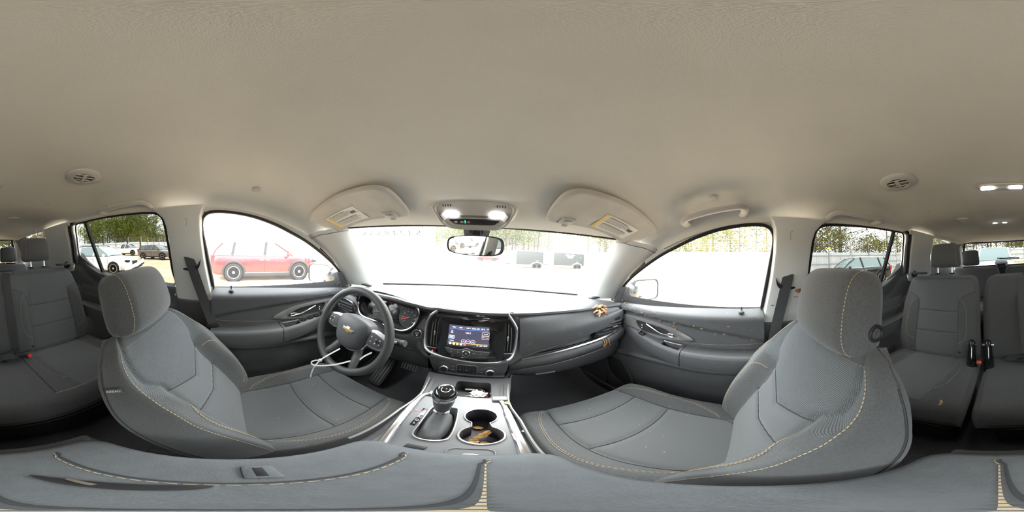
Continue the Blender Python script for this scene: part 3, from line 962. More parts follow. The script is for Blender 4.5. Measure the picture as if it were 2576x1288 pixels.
    for j in range(NC + 1):
        k = j / NC; y = y0 + (y1 - y0) * k
        z = base[1] + sint(k, [0, .2, .55, .8, .9, .96, 1], [-.030, -.020, .0, .018, .014, -.006, -.045])
        w = sint(k, [0, .15, .6, .85, .95, 1], [.222, .250, .260, .258, .245, .215])
        amp = sint(k, [0, .1, .3, .7, .9, 1], [.012, .020, .034, .026, .010, .0])
        def fr(a):
            g = .005 * math.exp(-((k - .56 + .05 * (1 - a * a)) / .015) ** 2) * (abs(a) < .6) + .005 * math.exp(-((k - .80 + .04 * (1 - a * a)) / .015) ** 2) * (abs(a) < .6)
            return bolster(a, amp, .60, .05) - g
        ringp = sec_ring(w, fr, .15 * (1 - .55 * sstep(.88, 1, k)))
        rows.append([(x0 + a, y + (.01 * (1 - (a / w) ** 2) if k > .9 else 0), z + h) for a, h in ringp])
    def reg2(s, k):
        if s > FR: return 'cushion_skirt'
        a = abs(s / FR * 2 - 1)
        if a < sint(k, [0, .1, .16, .3, .8, .93, 1], [.0, .3, .56, .62, .60, .56, .40]) and .11 < k < .95: return 'cushion_insert'
        return 'cushion_bolster'
    P2, _ = ring_loft(rows, reg2, {'cushion_skirt': FAB, 'cushion_insert': MESHF, 'cushion_bolster': FAB}, S, capname='cushion_skirt')
    l2 = lambda p: (p[0], p[1], p[2] + .0015)
    for e in (-1, 1):
        for k in (0, .02):
            lens = cr([(.62, .93, 0), (.70 - k, .90, 0), (.78 - k, .78, 0), (.82 - k, .60, 0), (.80 - k, .40, 0), (.70 - k, .26, 0), (.62, .22, 0)], 7)
            stitches([l2(pt_on(P2, s_x(e * q[0]), q[1])) for q in lens], 'stitching', S, ln=.006, gap=.003, r=.0008)
        obj('side_seam', tube([l2(pt_on(P2, s_x(e * .975), k)) for k in np.linspace(.05, .97, 40)], .0018, 5), SEAMM, S)
    for kc, dc in ((.56, .05), (.80, .04)):
        obj('insert_seam', tube([(lambda p: (p[0], p[1], p[2] - .0008))(l2(pt_on(P2, s_x(a), kc - dc * (1 - a * a)))) for a in np.linspace(-.6, .6, 40)], .0018, 5), SEAMM, S)
    obj('insert_border', tube([l2(pt_on(P2, s_x(a), k)) for a, k in cr([(-.58, .90), (-.61, .6), (-.61, .32), (-.56, .18), (-.35, .125), (0, .115), (.35, .125), (.56, .18), (.61, .32), (.61, .6), (.58, .90)], 6)], .0014, 5), SEAMM, S)
    # ---- base: valance, rails
    for e in (-1, 1): obj('seat_valance', rbox((x0 + e * .245, .17, .165), (.03, .46, .09), .012), CHAR2, S)
    obj('seat_pan', rbox((x0, .17, .15), (.44, .46, .06), .02), BLACKP, S)
    for e in (-1, 1):
        obj('rail', rbox((x0 + e * .19, .14, .065), (.045, .62, .13), .008), BLACKP, S)
    # ---- headrest
    headrest(S, hr, .275, .185 if sg < 0 else .20, .125, hr_lean, button=button)
    return S
front_seat(-1, "driver's charcoal cloth seat with tan stitching and low headrest, behind the steering wheel", (.045, .300), R(30), .545, (-.398, -.272, .846), R(20), 0, 1)
front_seat(1, "front passenger's charcoal cloth seat with a round button on its headrest side", (.035, .300), R(21), .565, (.402, -.216, .888), R(14), -1, 0)

# ---------------------------------------------------------------- second row
def bench_pad(parent, x0, x1, o_y, o_z, theta, T, names, insert=None, cuts=0, bol=.03, dep=.11):
    """slab backrest between x0 and x1; insert=(a0,a1) range in x for the lighter centre panel"""
    cx, w = (x0 + x1) / 2, abs(x1 - x0) / 2
    up = Vector((0, -math.sin(theta), math.cos(theta))); nrm = Vector((0, math.cos(theta), math.sin(theta)))
    rows = []; NT = 84
    for j in range(NT + 1):
        t = -.03 + 1.05 * j / NT
        ww = w * sint(t, [-.03, .0, .1, .75, .92, .98, 1.02], [.93, .98, 1, 1, .96, .92, .84])
        off = sint(t, [-.03, .02, .3, .6, .9, .97, 1.02], [-.03, 0, .012, .006, -.004, -.018, -.055])
        d = sint(t, [-.03, .05, .9, .98, 1.02], [.07, dep, dep * .9, .06, .02])
        def fr(a):
            x = cx + a * w
            h = -.045 * sstep(.90, 1, abs(a)) ** 1.4
            if insert:
                ic, iw = (insert[0] + insert[1]) / 2, abs(insert[1] - insert[0]) / 2
                q = abs(x - ic) / iw
                h += bol * sstep(.9, 1.35, q) * sint(t, [0, .15, .6, .8, 1], [.5, 1, 1, .2, 0]) * (q < 2.4)
                h -= .004 * math.exp(-((q - .97) / .06) ** 2) * (t < .72)
                if q < 1:
                    for tc in (.30, .56): h -= .004 * math.exp(-((t - tc) / .011) ** 2)
            return h
        rp = sec_ring(ww, fr, d)
        ctr = Vector((cx, o_y, o_z)) + up * (T * t) + nrm * off
        rows.append([tuple(ctr + Vector((a, 0, 0)) + nrm * h) for a, h in rp])
    def reg(s, tt):
        t = -.03 + 1.05 * tt
        if s > FR: return names[2]
        a = s / FR * 2 - 1; x = cx + a * w
        if insert:
            ic, iw = (insert[0] + insert[1]) / 2, abs(insert[1] - insert[0]) / 2
            q = abs(x - ic) / iw
            lim = sint(t, [0, .62, .72, .80, 1], [1, 1, 1.12, 1.75, 1.75])
            if q < lim and t < .95: return names[0]
        return (names[1] + '#%d' % (a > 0)) if t < .955 else names[3]
    P, parts = ring_loft(rows, reg, {names[0]: MESHF, names[1]: FAB, names[2]: FAB, names[3]: FAB}, parent, capname=names[2])
    tt = lambda t: (t + .03) / 1.05
    def on(x, t, k=.0015): return tuple(Vector(pt_on(P, s_x((x - cx) / w), tt(t))) + nrm * k)
    return P, on

def bench_cushion(parent, x0, x1, y0, y1, zt, names, insert=None):
    cx, w = (x0 + x1) / 2, abs(x1 - x0) / 2; rows = []; N = 60
    for j in range(N + 1):
        k = j / N; y = y0 + (y1 - y0) * k
        z = zt + sint(k, [0, .3, .7, .88, .95, 1], [-.02, -.008, .01, .006, -.018, -.07])
        ww = w * sint(k, [0, .9, .97, 1], [.985, 1, .985, .96])
        def fr(a):
            x = cx + a * w; h = -.04 * sstep(.93, 1, abs(a)) ** 1.4
            if insert:
                q = abs(x - (insert[0] + insert[1]) / 2) / (abs(insert[1] - insert[0]) / 2)
                h += .014 * sstep(1.0, 1.4, q) * sstep(2.0, 1.5, q) * sint(k, [0, .2, .7, 1], [.3, 1, .8, 0])
                h -= .004 * math.exp(-((q - 1) / .05) ** 2) * (.1 < k < .9)
            return h
        rp = sec_ring(ww, fr, .13 * (1 - .6 * sstep(.9, 1, k)))
        rows.append([(cx + a, y, z + h) for a, h in rp])
    def reg(s, k):
        if s > FR: return names[2]
        x = cx + (s / FR * 2 - 1) * w
        if insert and .14 < k < .90:
            q = abs(x - (insert[0] + insert[1]) / 2) / (abs(insert[1] - insert[0]) / 2)
            if q < sint(k, [.14, .22, .9], [.8, 1.12, .82]): return names[0]
        return names[1]
    P, _ = ring_loft(rows, reg, {names[0]: MESHF, names[1]: FAB, names[2]: FAB}, parent, capname=names[2])
    return P, lambda x, k: (lambda p: (p[0], p[1], p[2] + .0015))(pt_on(P, s_x((x - cx) / w), k))

TH2 = R(17)
def second_row(sg, x0, x1, label, ins, hx):
    S = thing('second_row_seat', label, 'car seat', ((x0 + x1) / 2, -.7, 0), 'second row seats')
    P, on = bench_pad(S, x0, x1, -.875, .375, TH2, .535, ('back_insert', 'back_bolster', 'back_cover', 'top_cap'), ins)
    P2, oc = bench_cushion(S, x0, x1, -.96, -.41, .372, ('cushion_insert', 'cushion_bolster', 'cushion_skirt'), ins)
    ic, iw = (ins[0] + ins[1]) / 2, abs(ins[1] - ins[0]) / 2
    for e in (-1, 1):
        lens = cr([(1.0, .72, 0), (1.28, .66, 0), (1.42, .54, 0), (1.42, .34, 0), (1.30, .22, 0), (1.0, .17, 0)], 6)
        stitches([on(ic + e * iw * a, t) for a, t, _ in lens], 'stitching', S, ln=.006, gap=.003)
        lens = cr([(1.02, .25, 0), (1.3, .28, 0), (1.36, .45, 0), (1.2, .66, 0), (.92, .74, 0)], 6)
        stitches([oc(ic + e * iw * a, t) for a, t, _ in lens], 'stitching', S, ln=.006, gap=.003)
        obj('bolt_stud', lathe([(.007, 0), (.007, .008), (.004, .012), (0, .012)], 10, M=frame(on(ic + e * iw * 1.12, .06, .004), (1, 0, 0), (0, -.3, .95))), CHROME, S)
    stitches([on(x, .955) for x in np.linspace(x0 + .02 * np.sign(x1 - x0), x1 - .02 * np.sign(x1 - x0), 40)], 'stitching', S, m=MATS['grey_thread'])
    headrest(S, (hx, -1.055, 1.022), .205, .165, .105, R(8), posts=.045, stitch=True)
    for tc in (.30, .56): obj('insert_seam', tube([on(ic + iw * a, tc, .0004) for a in np.linspace(-.97, .97, 20)], .0014, 5), SEAMM, S)
    for e in (-1, 1): obj('insert_seam', tube([on(ic + e * iw * sint(t, [0, .62, .72, .80], [1, 1, 1.12, 1.75]), t, .0006) for t in np.linspace(.02, .80, 30)], .0014, 5), SEAMM, S)
    obj('seat_base', rbox(((x0 + x1) / 2, -.66, .14), (abs(x1 - x0) * .86, .46, .22), .03), BLACKP, S)
    xo = x1 if abs(x1) > abs(x0) else x0
    obj('side_release_lever', rbox((xo - np.sign(xo) * .10, -1.035, .905), (.10, .055, .012), .004), BLACKP, S)
    return S, on, oc
S40, on40, oc40 = second_row(1, .165, .685, 'narrow charcoal second row seat behind the front passenger, red buckle at its side', (.295, .565), .397)
S60, on60, oc60 = second_row(-1, .150, -.685, 'wide charcoal second row bench behind the driver with a lap belt lying on it', (-.575, -.275), -.382)
# plain centre section seam on the wide bench
obj('centre_seam', tube([on60(-.165, t, .001) for t in np.linspace(.0, .95, 30)], .0022, 5), SEAMM, S60)
obj('cushion_seam', tube([oc60(-.165 - .03 * k, k) for k in np.linspace(.2, .88, 20)], .002, 5), SEAMM, S60)
obj('front_seam', tube([oc60(x, .885) for x in np.linspace(-.66, -.19, 20)], .0012, 5), STITCH, S60)
# belt guide on top of the bench
gp = Vector(on60(-.150, .985, .0)); 
obj('belt_guide', tube([tuple(gp + Vector(q)) for q in ((-.045, .015, .0), (-.045, .012, .020), (.045, .012, .020), (.045, .015, .0))], .005, 6), BLACKP, S60)
# recliner towers between the two seats
for x in (.118, .205):
    Sx = S40 if x > .16 else S60
    obj('recliner_cover', loft([[(x + a * .026 * q, y + .034 * b * q, z) for a, b in ell(1, 1, 16)] for y, z, q in ((-.795, .33, 1.1), (-.805, .39, 1.0), (-.825, .44, .85), (-.842, .475, .8), (-.850, .500, .72), (-.853, .514, .5), (-.854, .519, .15))], closed=True), GLOSSB, Sx)
    obj('hinge_pin', tube([(x - .03, -.842, .492), (x + .03, -.842, .492)], .006, 8), CHROME, Sx)

# ---------------------------------------------------------------- third row
for sg, wd in ((1, "behind the passenger's side"), (-1, "behind the driver's side")):
    S = thing('third_row_seat', 'charcoal third row seat with a small headrest, %s of the second row' % wd, 'car seat', (sg * .33, -1.8, .22), 'third row seats')
    bench_pad(S, sg * .03, sg * .60, -1.80, .55, R(18), .355, ('back_panel', 'back_bolster', 'back_cover', 'top_cap'), None, bol=.01)
    headrest(S, (sg * .375, -1.955, .995), .20, .19, .09, R(10), posts=.02, stitch=False)
    bench_cushion(S, sg * .03, sg * .60, -1.86, -1.38, .50, ('cushion_insert', 'cushion_bolster', 'cushion_skirt'), None)
# ================================================================ dashboard
DASH = thing('dashboard', 'charcoal dashboard with instrument cluster, touchscreen and air vents across the cabin front', 'dashboard', (0, .8, .3))
def lip_y(x): return sint(x, [-.76, -.64, -.56, -.48, -.30, -.21, -.15, .3, .55, .76], [.66, .645, .618, .606, .604, .630, .664, .664, .655, .655])
def lip_z(x): return sint(x, [-.76, -.64, -.56, -.48, -.34, -.24, -.16, 0, .3, .6, .76], [.752, .757, .782, .796, .798, .785, .768, .766, .766, .764, .755])
def dtop(u, v):
    s = u * 2 - 1; x = s * .745
    b = Vector(ws_pt(max(-1, min(1, x / .70)), 0)); b = Vector((x, b.y - .005, b.z - .006))
    a = Vector((x, lip_y(x), lip_z(x)))
    p = a.lerp(b, v)
    p.z += .020 * math.sin(math.pi * v ** .7) * (1 - abs(s) ** 4)
    p.z -= .012 * (1 - v) ** 8
    if v > .86: p.z -= .012 * sstep(.86, .90, v) 
    return p
obj('top_pad', grid(dtop, 80, 40), TOPP, DASH)
obj('defrost_grille', loft([[tuple(Vector(dtop((x / .745 + 1) / 2, .90)) + Vector((0, 0, .008))), tuple(Vector(dtop((x / .745 + 1) / 2, .98)) + Vector((0, 0, .008)))] for x in np.linspace(-.58, .58, 40)]), BLACKP, DASH)
# rolled front lip of the top pad and the dark seam under it
lipp = [(x, lip_y(x), lip_z(x) - .012) for x in np.linspace(-.745, .745, 80)]
obj('pad_lip', tube(lipp, .011, 8), TOPP, DASH)
obj('lip_seam', tube([(x, y + .004, z - .014) for x, y, z in lipp], .007, 6), BLACKT, DASH)
# body behind everything
obj('dash_core', join(rbox((0, .86, .56), (1.48, .36, .36), .03)), BLACKP, DASH)
# ---- passenger side
zb = lambda x: sint(x, [.15, .19, .25, .35, .45, .56, .76], [.500, .540, .576, .602, .622, .646, .690])
zc = lambda x: sint(x, [.15, .20, .30, .42, .556, .64, .70, .745], [.535, .556, .570, .581, .590, .600, .612, .625])
rows = []
for x in np.linspace(.186, .738, 50):
    b = zb(x); k = sint(x, [.15, .19, .24, .35], [.018, .008, .0, -.004]) + .012 * sstep(.6, .74, x)
    rows.append([(x, y + k, z) for y, z in cr([(.668, .752, 0), (.652, .744, 0), (.630, .722, 0), (.606, .5 * (.70 + b) + .03, 0), (.600, .5 * (.66 + b) - .005, 0), (.603, b + .012, 0), (.612, b, 0), (.640, b - .004, 0)], 4) for y, z in [(y, z)]] if False else
                [(x, p[0] + k, p[1]) for p in cr([(.668, .752, 0), (.652, .744, 0), (.630, .722, 0), (.606, .5 * (.70 + b) + .03, 0), (.600, .5 * (.66 + b) - .005, 0), (.603, b + .012, 0), (.612, b, 0), (.640, b - .004, 0)], 4)])
obj('passenger_pad', loft(rows), CHARD, DASH)
stitches([(x, .603 + sint(x, [.15, .19, .24, .35], [.018, .008, .0, -.004]) - .0015, zb(x) + .012) for x in np.linspace(.188, .54, 64)], 'stitching', DASH)
rows = []
for x in np.linspace(.192, .742, 40):
    c = zc(x); k = .012 * sstep(.6, .74, x)
    rows.append([(x, p[0] + k, p[1]) for p in cr([(.640, zb(x) - .003, 0), (.630, max(c + .004, zb(x) - .02), 0), (.622, c + .004, 0)], 3)])
obj('recess_strip', loft(rows), CHAR2, DASH)
cp = [(x, .601 + .012 * sstep(.6, .74, x), zc(x)) for x in np.linspace(.196, .70, 40)] + [(.716, .618, .628), (.722, .622, .650), (.716, .622, .672), (.706, .618, .690)]
obj('chrome_strip', tube(cp, [.002 + .0065 * min(1, i / 16) for i in range(len(cp))], 8, flat=.9, up=(0, -1, .2)), CHROME, DASH)
rows = []
for x in np.linspace(.150, .738, 40):
    c = zc(x); q = sint(x, [.15, .25, .5, .74], [.46, .490, .512, .530]); k = sint(x, [.15, .22, .3], [.03, .01, 0]) + .012 * sstep(.6, .74, x)
    rows.append([(x, p[0] + k, p[1]) for p in cr([(.618, c + .002, 0), (.598, c - .008, 0), (.586, c - .024, 0), (.586, (c + q) / 2 - .006, 0), (.600, q + .008, 0), (.612, q, 0), (.640, q - .003, 0)], 4)])
obj('lower_pad', loft(rows), CHARD, DASH)
rows = []
for x in np.linspace(.150, .720, 30):
    q = sint(x, [.15, .25, .5, .74], [.46, .490, .512, .530]); k = sint(x, [.15, .22, .3], [.03, .01, 0]) + .012 * sstep(.6, .74, x)
    rows.append([(x, p[0] + k, p[1]) for p in cr([(.625, q + .002, 0), (.612, q - .006, 0), (.612, q - .03, 0), (.628, .425, 0), (.66, .395, 0), (.76, .365, 0), (.95, .345, 0), (1.15, .33, 0)], 4)])
obj('glove_box', loft(rows), CHAR2, DASH)
obj('glove_box_seam', tube([(x, .608 + sint(x, [.15, .22, .3], [.03, .01, 0]) + .012 * sstep(.6, .74, x), sint(x, [.15, .25, .5, .74], [.46, .490, .512, .530]) - .001) for x in np.linspace(.2, .68, 30)], .0022, 6), GUNM, DASH)
obj('glove_box_handle', rbox((.305, .624, .432), (.085, .010, .008), .003), GUNM, DASH)
# ---- corner vents
def vent_horizontal(pts_o, y, name, sg):
    M = Matrix(((1, 0, 0, 0), (0, 0, -1, y), (0, 1, 0, 0), (0, 0, 0, 1)))
    V = obj(name, prism(pts_o, -.03, 0, M=M, z0=.0), BLACKP, DASH)
    return V, M
vo = [(.540, .640), (.60, .665), (.66, .688), (.700, .694), (.708, .66), (.700, .625), (.64, .606), (.57, .600), (.525, .606)]
V, M = vent_horizontal(vo, .602, 'corner_vent', 1)
for k, z in enumerate((.620, .637, .654, .671)):
    a, b = (.545 + .028 * k, .700 + .002 * k)
    obj('vent_slat', rbox(((a + b) / 2, .598, z), (b - a, .012, .004), .001), CHAR2, V)
obj('vent_tab', rbox((.655, .590, .645), (.030, .010, .008), .003), SILVER, V)
vl = [(-.715, .70), (-.66, .715), (-.60, .705), (-.575, .675), (-.59, .645), (-.66, .640), (-.71, .655)]
V, M = vent_horizontal(vl, .606, 'corner_vent', -1)
for k, z in enumerate((.655, .672, .690)):
    obj('vent_slat', rbox((-.648, .601, z), (.115, .012, .004), .001), CHAR2, V)
obj('vent_trim', tube([(p[0], .604, p[1]) for p in cr([(a, b, 0) for a, b in vl], 4, True)], .005, 6, closed=True), CHROME, V)
obj('headlamp_switch', lathe([(.020, 0), (.020, .008), (.012, .014), (0, .014)], 20, M=frame((-.640, .598, .605), (1, 0, 0), (0, .2, .97))), SILVER, DASH)
# speaker slots by the pillars
for e in (-1, 1):
    obj('side_defrost_slot', rbox((e * .675, .80, .768), (.070, .030, .012), .003), BLACKP, DASH)
# ---- driver side
rows = []
for x in np.linspace(-.738, -.190, 44):
    top = sint(x, [-.74, -.60, -.555, -.50, -.35, -.27, -.225, -.19], [.738, .735, .700, .640, .628, .640, .700, .745])
    k = .010 * sstep(-.6, -.74, x) + sint(x, [-.28, -.19], [0, .012])
    rows.append([(x, p[0] + k, p[1]) for p in cr([(.675, top + .006, 0), (.648, top, 0), (.622, top - .016, 0), (.606, .5 * top + .29, 0), (.606, .575, 0), (.620, .535, 0), (.640, .530, 0)], 4)])
obj('driver_pad', loft(rows), CHAR, DASH)
stitches([(x, .613, .546 + .0 * x) for x in np.linspace(-.30, -.20, 14)], 'stitching', DASH)
rows = []
for x in np.linspace(-.738, -.165, 30):
    k = .010 * sstep(-.6, -.74, x)
    rows.append([(x, p[0] + k, p[1]) for p in cr([(.632, .536, 0), (.618, .528, 0), (.614, .49, 0), (.630, .44, 0), (.67, .405, 0), (.78, .38, 0), (.95, .36, 0), (1.15, .34, 0)], 4)])
obj('knee_panel', loft(rows), CHAR2, DASH)
# ---- instrument cluster
MC = frame((0, .66, .70), (1, 0, 0), (0, .30, .95))
def Cl(a, b, c=0.): return tuple(MC @ Vector((a, b, c)))
cf = cr([(-.560, .005), (-.525, -.053), (-.43, -.060), (-.35, -.066), (-.291, -.066), (-.250, -.040), (-.232, .005), (-.235, .040), (-.28, .062), (-.365, .074), (-.46, .074), (-.53, .055)], 5, True)
CLU = obj('instrument_face', prism(cf, -.01, 0, M=MC), GLOSSB, DASH)
obj('cluster_hood_lining', loft([[tuple(MC @ Vector((a, b, 0))) for a, b in cf], [tuple(MC @ Vector((-.395 + (a + .395) * 1.04, b * 1.06 + .004, .045 + .02 * (b > 0)))) for a, b in cf]] , closed=True, caps=False), BLACKP, DASH)
cfo = [(-.395 + (a + .395) * 1.045, b * 1.10 - .001) for a, b in cf]
obj('chrome_bezel', tube([Cl(a, b, .040 + .02 * sstep(-.02, .06, b)) for a, b in cfo if b < .058], .0055, 8), CHROME, DASH)
NEEDLE = mat('red_needle', (.75, .06, .05), .4, emit=.5)
DIALG = mat('dial_grey', (.035, .037, .040), .5)
for (cx, cyy, r, nd) in ((-.440, -.016, .048, 200), (-.282, -.010, .050, 205)):
    g = obj('gauge', prism(ell(r, r, 40, cx, cyy), .002, 0, M=MC), DIALG, CLU)
    obj('gauge_ring', tube([Cl(cx + r * math.cos(t), cyy + r * math.sin(t), .003) for t in np.linspace(0, 2 * math.pi, 41)[:-1]], .0018, 6, closed=True), GUNM, CLU)
    tk = []
    for t in range(0, 271, 15):
        a = R(225 - t); L = .010 if t % 45 == 0 else .006
        tk.append(tube([Cl(cx + (r - .005) * math.cos(a), cyy + (r - .005) * math.sin(a), .003), Cl(cx + (r - .005 - L) * math.cos(a), cyy + (r - .005 - L) * math.sin(a), .003)], .0006, 4))
    o = obj('gauge_marks', join(*tk), PALEPRINT, CLU, smooth=False); o['kind'] = 'stuff'
    labs = ('1', '2', '3', '4', '5', '6', '7') if cx < -.4 else ('0', '20', '40', '60', '80', '100', '120', '140')
    for i, l in enumerate(labs):
        a = R(225 - 270 * i / (len(labs) - 1))
        obj('gauge_number', textg(l, .0085, MC @ Matrix.Translation((cx + (r - .020) * math.cos(a), cyy + (r - .020) * math.sin(a), .0032))), PALEPRINT, CLU, smooth=False)
    a = R(nd)
    obj('needle', tube([Cl(cx, cyy, .006), Cl(cx + (r - .008) * math.cos(a), cyy + (r - .008) * math.sin(a), .006)], [.0016, .0006], 6), NEEDLE, CLU)
for cx in (-.392, -.342):
    obj('small_gauge', prism(ell(.020, .014, 24, cx, .045), .0015, 0, M=MC), DIALG, CLU)
    obj('small_needle', tube([Cl(cx, .040, .004), Cl(cx - .014, .046, .004)], .0007, 5), NEEDLE, CLU)
    obj('small_gauge_mark', prism(ell(.002, .002, 10, cx + .004, .034), .002, 0, M=MC), PALEPRINT, CLU)
SCRD = mat('dim_display', (.020, .021, .027), .2)
obj('driver_display', rbox((-.362, -.010, .001), (.052, .052, .003), .001, M=MC), SCRD, CLU)
obj('gear_readout', textg('P      --', .008, MC @ Matrix.Translation((-.360, -.032, .004))), PALEPRINT, CLU, smooth=False)
# start button
MB = frame((-.216, .607, .645), (1, .05, 0), (0, .10, .99))
B = obj('start_button', lathe([(.016, 0), (.016, .006), (.012, .008), (0, .007)], 28, M=MB), BLACKP, DASH)
obj('start_ring', ring(ell(.0225, .0225, 32), ell(.016, .016, 32), .009, M=MB), CHROME, B)
obj('start_text', textg('ENGINE\nSTART\nSTOP', .0045, MB @ Matrix.Translation((0, .001, .0085))), PALEPRINT, B, smooth=False)
obj('start_lamp', prism(ell(.0014, .0014, 10, 0, -.008), .009, 0, M=MB), mat('amber_lamp', (.9, .4, .08), .5, emit=1.5), B)
# ---- centre stack
MS = frame((-.005, .630, .630), (1, 0, 0), (0, .263, .965))
def St(a, b, c=0.): return tuple(MS @ Vector((a, b, c)))
so = [(-.150, .134), (-.190, .085), (-.196, .02), (-.188, -.045), (-.172, -.078), (-.13, -.092), (-.06, -.100), (.02, -.106), (.11, -.104), (.160, -.088), (.180, -.04), (.188, .02), (.186, .07), (.150, .136)]
si = [(-.142, .112), (-.176, .076), (-.182, .02), (-.174, -.040), (-.160, -.066), (-.125, -.078), (-.06, -.086), (.02, -.092), (.105, -.090), (.148, -.076), (.168, -.034), (.175, .02), (.173, .065), (.142, .114)]
so = [(a, b + .004) for a, b in cr(so, 3)]; si = [(a, b + .004) for a, b in cr(si, 3)]
rows = []
for (o_, i_) in zip(so, si):
    o3, i3 = Vector((*o_, 0)), Vector((*i_, 0)); m3 = o3.lerp(i3, .5)
    rows.append([tuple(MS @ p) for p in (o3 + Vector((0, 0, -.03)), o3 + Vector((0, 0, .004)), o3.lerp(i3, .25) + Vector((0, 0, .010)), m3 + Vector((0, 0, .011)), o3.lerp(i3, .8) + Vector((0, 0, .007)), i3 + Vector((0, 0, -.004)), i3 + Vector((0, 0, -.03)))])
obj('stack_frame', loft(rows), SILVER, DASH)
bo = [(p[0], p[1]) for p in si]
obj('stack_back_panel', prism(bo, -.02, 0, M=MS, z0=-.012), BLACKP, DASH)
# glossy bezel with screen
gb = cr([(-.132, .100), (-.120, .114), (0, .122), (.118, .114), (.133, .100), (.136, .03), (.130, -.055), (.112, -.082), (.02, -.092), (-.09, -.084), (-.118, -.066), (-.134, .0)], 5, True)
BZ = obj('screen_bezel', prism(gb, .018, .008, 3, M=MS, z0=-.010), GLOSSB, DASH)
# glossy hood rolling back over the top of the bezel
rows = []
for a in np.linspace(-.150, .150, 24):
    q = 1 - .35 * (a / .15) ** 2
    rows.append([St(a, .094, .008), St(a, .101, .0125 * q), St(a, .109, .008 * q), St(a, .118, -.010), St(a, .127, -.034), St(a, .133, -.060)])
obj('glossy_hood', loft(rows), GLOSSB, DASH)
SCR = mat('touchscreen_lit', (.035, .034, .055), .15, emit=.9)
SG = obj('touchscreen', rbox((-.008, .026, .0085), (.160, .090, .002), .0006, M=MS), SCR, DASH)
LIT = mat('screen_white', (.9, .9, .95), .5, emit=1.0)
BLU = mat('screen_blue', (.05, .18, .75), .5, emit=1.0)
REDL = mat('screen_red', (.85, .08, .08), .5, emit=1.0)
ORA = mat('screen_orange', (.9, .45, .08), .5, emit=1.0)
PINKL = mat('screen_pale_pink', (.75, .55, .58), .5, emit=.8)
def sr(name, a, b, w, h, m, d=.0098): return obj(name, rbox((a, b, d), (w, h, .0006), 0, M=MS), m, SG, smooth=False)
def stx(t, a, b, s, m=LIT): return obj('screen_text', textg(t, s, MS @ Matrix.Translation((a, b, .0104))), m, SG, smooth=False)
sr('screen_rule', -.008, .054, .152, .0014, BLU)
for i, t in enumerate(('102.7', '105.1', '103.5', 'Radio Off', '101.5')):
    stx(t, -.068 + .0285 * i, .0615, .0075); sr('screen_divider', -.053 + .0285 * i, .0615, .0005, .006, ORA)
stx('>', .066, .0615, .010)
stx('104.1', -.010, .040, .010)
for j, t in enumerate(('Sound', 'Browse')):
    sr('screen_button_frame', .058, .040 - .016 * j, .028, .0135, PINKL); sr('screen_button', .058, .040 - .016 * j, .026, .0115, SCRD, .0100); stx(t, .058, .040 - .016 * j, .0065)
stx('AM\nFM\nSXM', -.074, .040, .005)
sr('screen_button_frame', -.074, .016, .022, .015, LIT); sr('screen_button', -.074, .016, .0205, .0135, BLU, .0100); stx('FM', -.074, .016, .008)
stx('Home', -.072, .000, .0065)
for i, t in enumerate(('AM', 'Tune', 'List')):
    c = (-.026 + .0185 * i, .0015)
    obj('screen_circle', tube([St(c[0] + .0085 * math.cos(q), c[1] + .0085 * math.sin(q), .0102) for q in np.linspace(0, 2 * math.pi, 25)[:-1]], .0006, 4, closed=True), PINKL, SG); stx(t, c[0], c[1], .0058)
sr('screen_rule', -.008, -.0085, .152, .0009, ORA)
for a, m in ((-.076, LIT), (-.062, LIT), (-.048, ORA), (-.034, LIT), (-.020, REDL)):
    obj('screen_icon', prism(ell(.0048, .0048, 16, a, -.0145), .0004, 0, M=MS, z0=.0097), m, SG)
stx('74   65F | 10:12', .046, -.0145, .0065)
obj('screen_edge', tube([St(a, b, .009) for a, b in ((-.090, -.002), (-.090, -.0235), (.074, -.0235), (.074, -.002))], .0008, 4), GUNM, SG)
# button row and volume knob
br = cr([(-.092, -.036), (-.05, -.040), (-.03, -.038), (-.0, -.032), (.03, -.040), (.075, -.042), (.066, -.060), (0, -.068), (-.072, -.062)], 4, True)
BR = obj('button_strip', prism(br, .006, .0015, M=MS, z0=.0065), CHAR2, DASH)
obj('strip_chrome', tube([St(a, b, .0128) for a, b in cr([(-.094, -.035), (-.05, -.039), (-.030, -.037), (-.010, -.029), (.012, -.037), (.04, -.040), (.077, -.041)], 5)], .0012, 6), SILVER, BR)
for a, t in ((-.068, 'o'), (-.040, '|<<'), (.018, '>>|'), (.044, '\\'), (.064, '/')):
    obj('button_symbol', textg(t, .007, MS @ Matrix.Translation((a, -.051, .0128))), PALEPRINT, BR, smooth=False)
K = obj('volume_knob', lathe([(.0155, 0), (.0155, .012), (.013, .014), (0, .013)], 28, M=MS @ Matrix.Translation((-.010, -.050, .010))), CHROME, DASH)
obj('knob_face', lathe([(.0115, 0), (.0115, .0012), (0, .0012)], 24, M=MS @ Matrix.Translation((-.010, -.050, .0236))), BLACKP, K)
obj('power_symbol', ring(ell(.004, .004, 20), ell(.003, .003, 20), .0005, M=MS @ Matrix.Translation((-.010, -.050, .0249))), PALEPRINT, K)
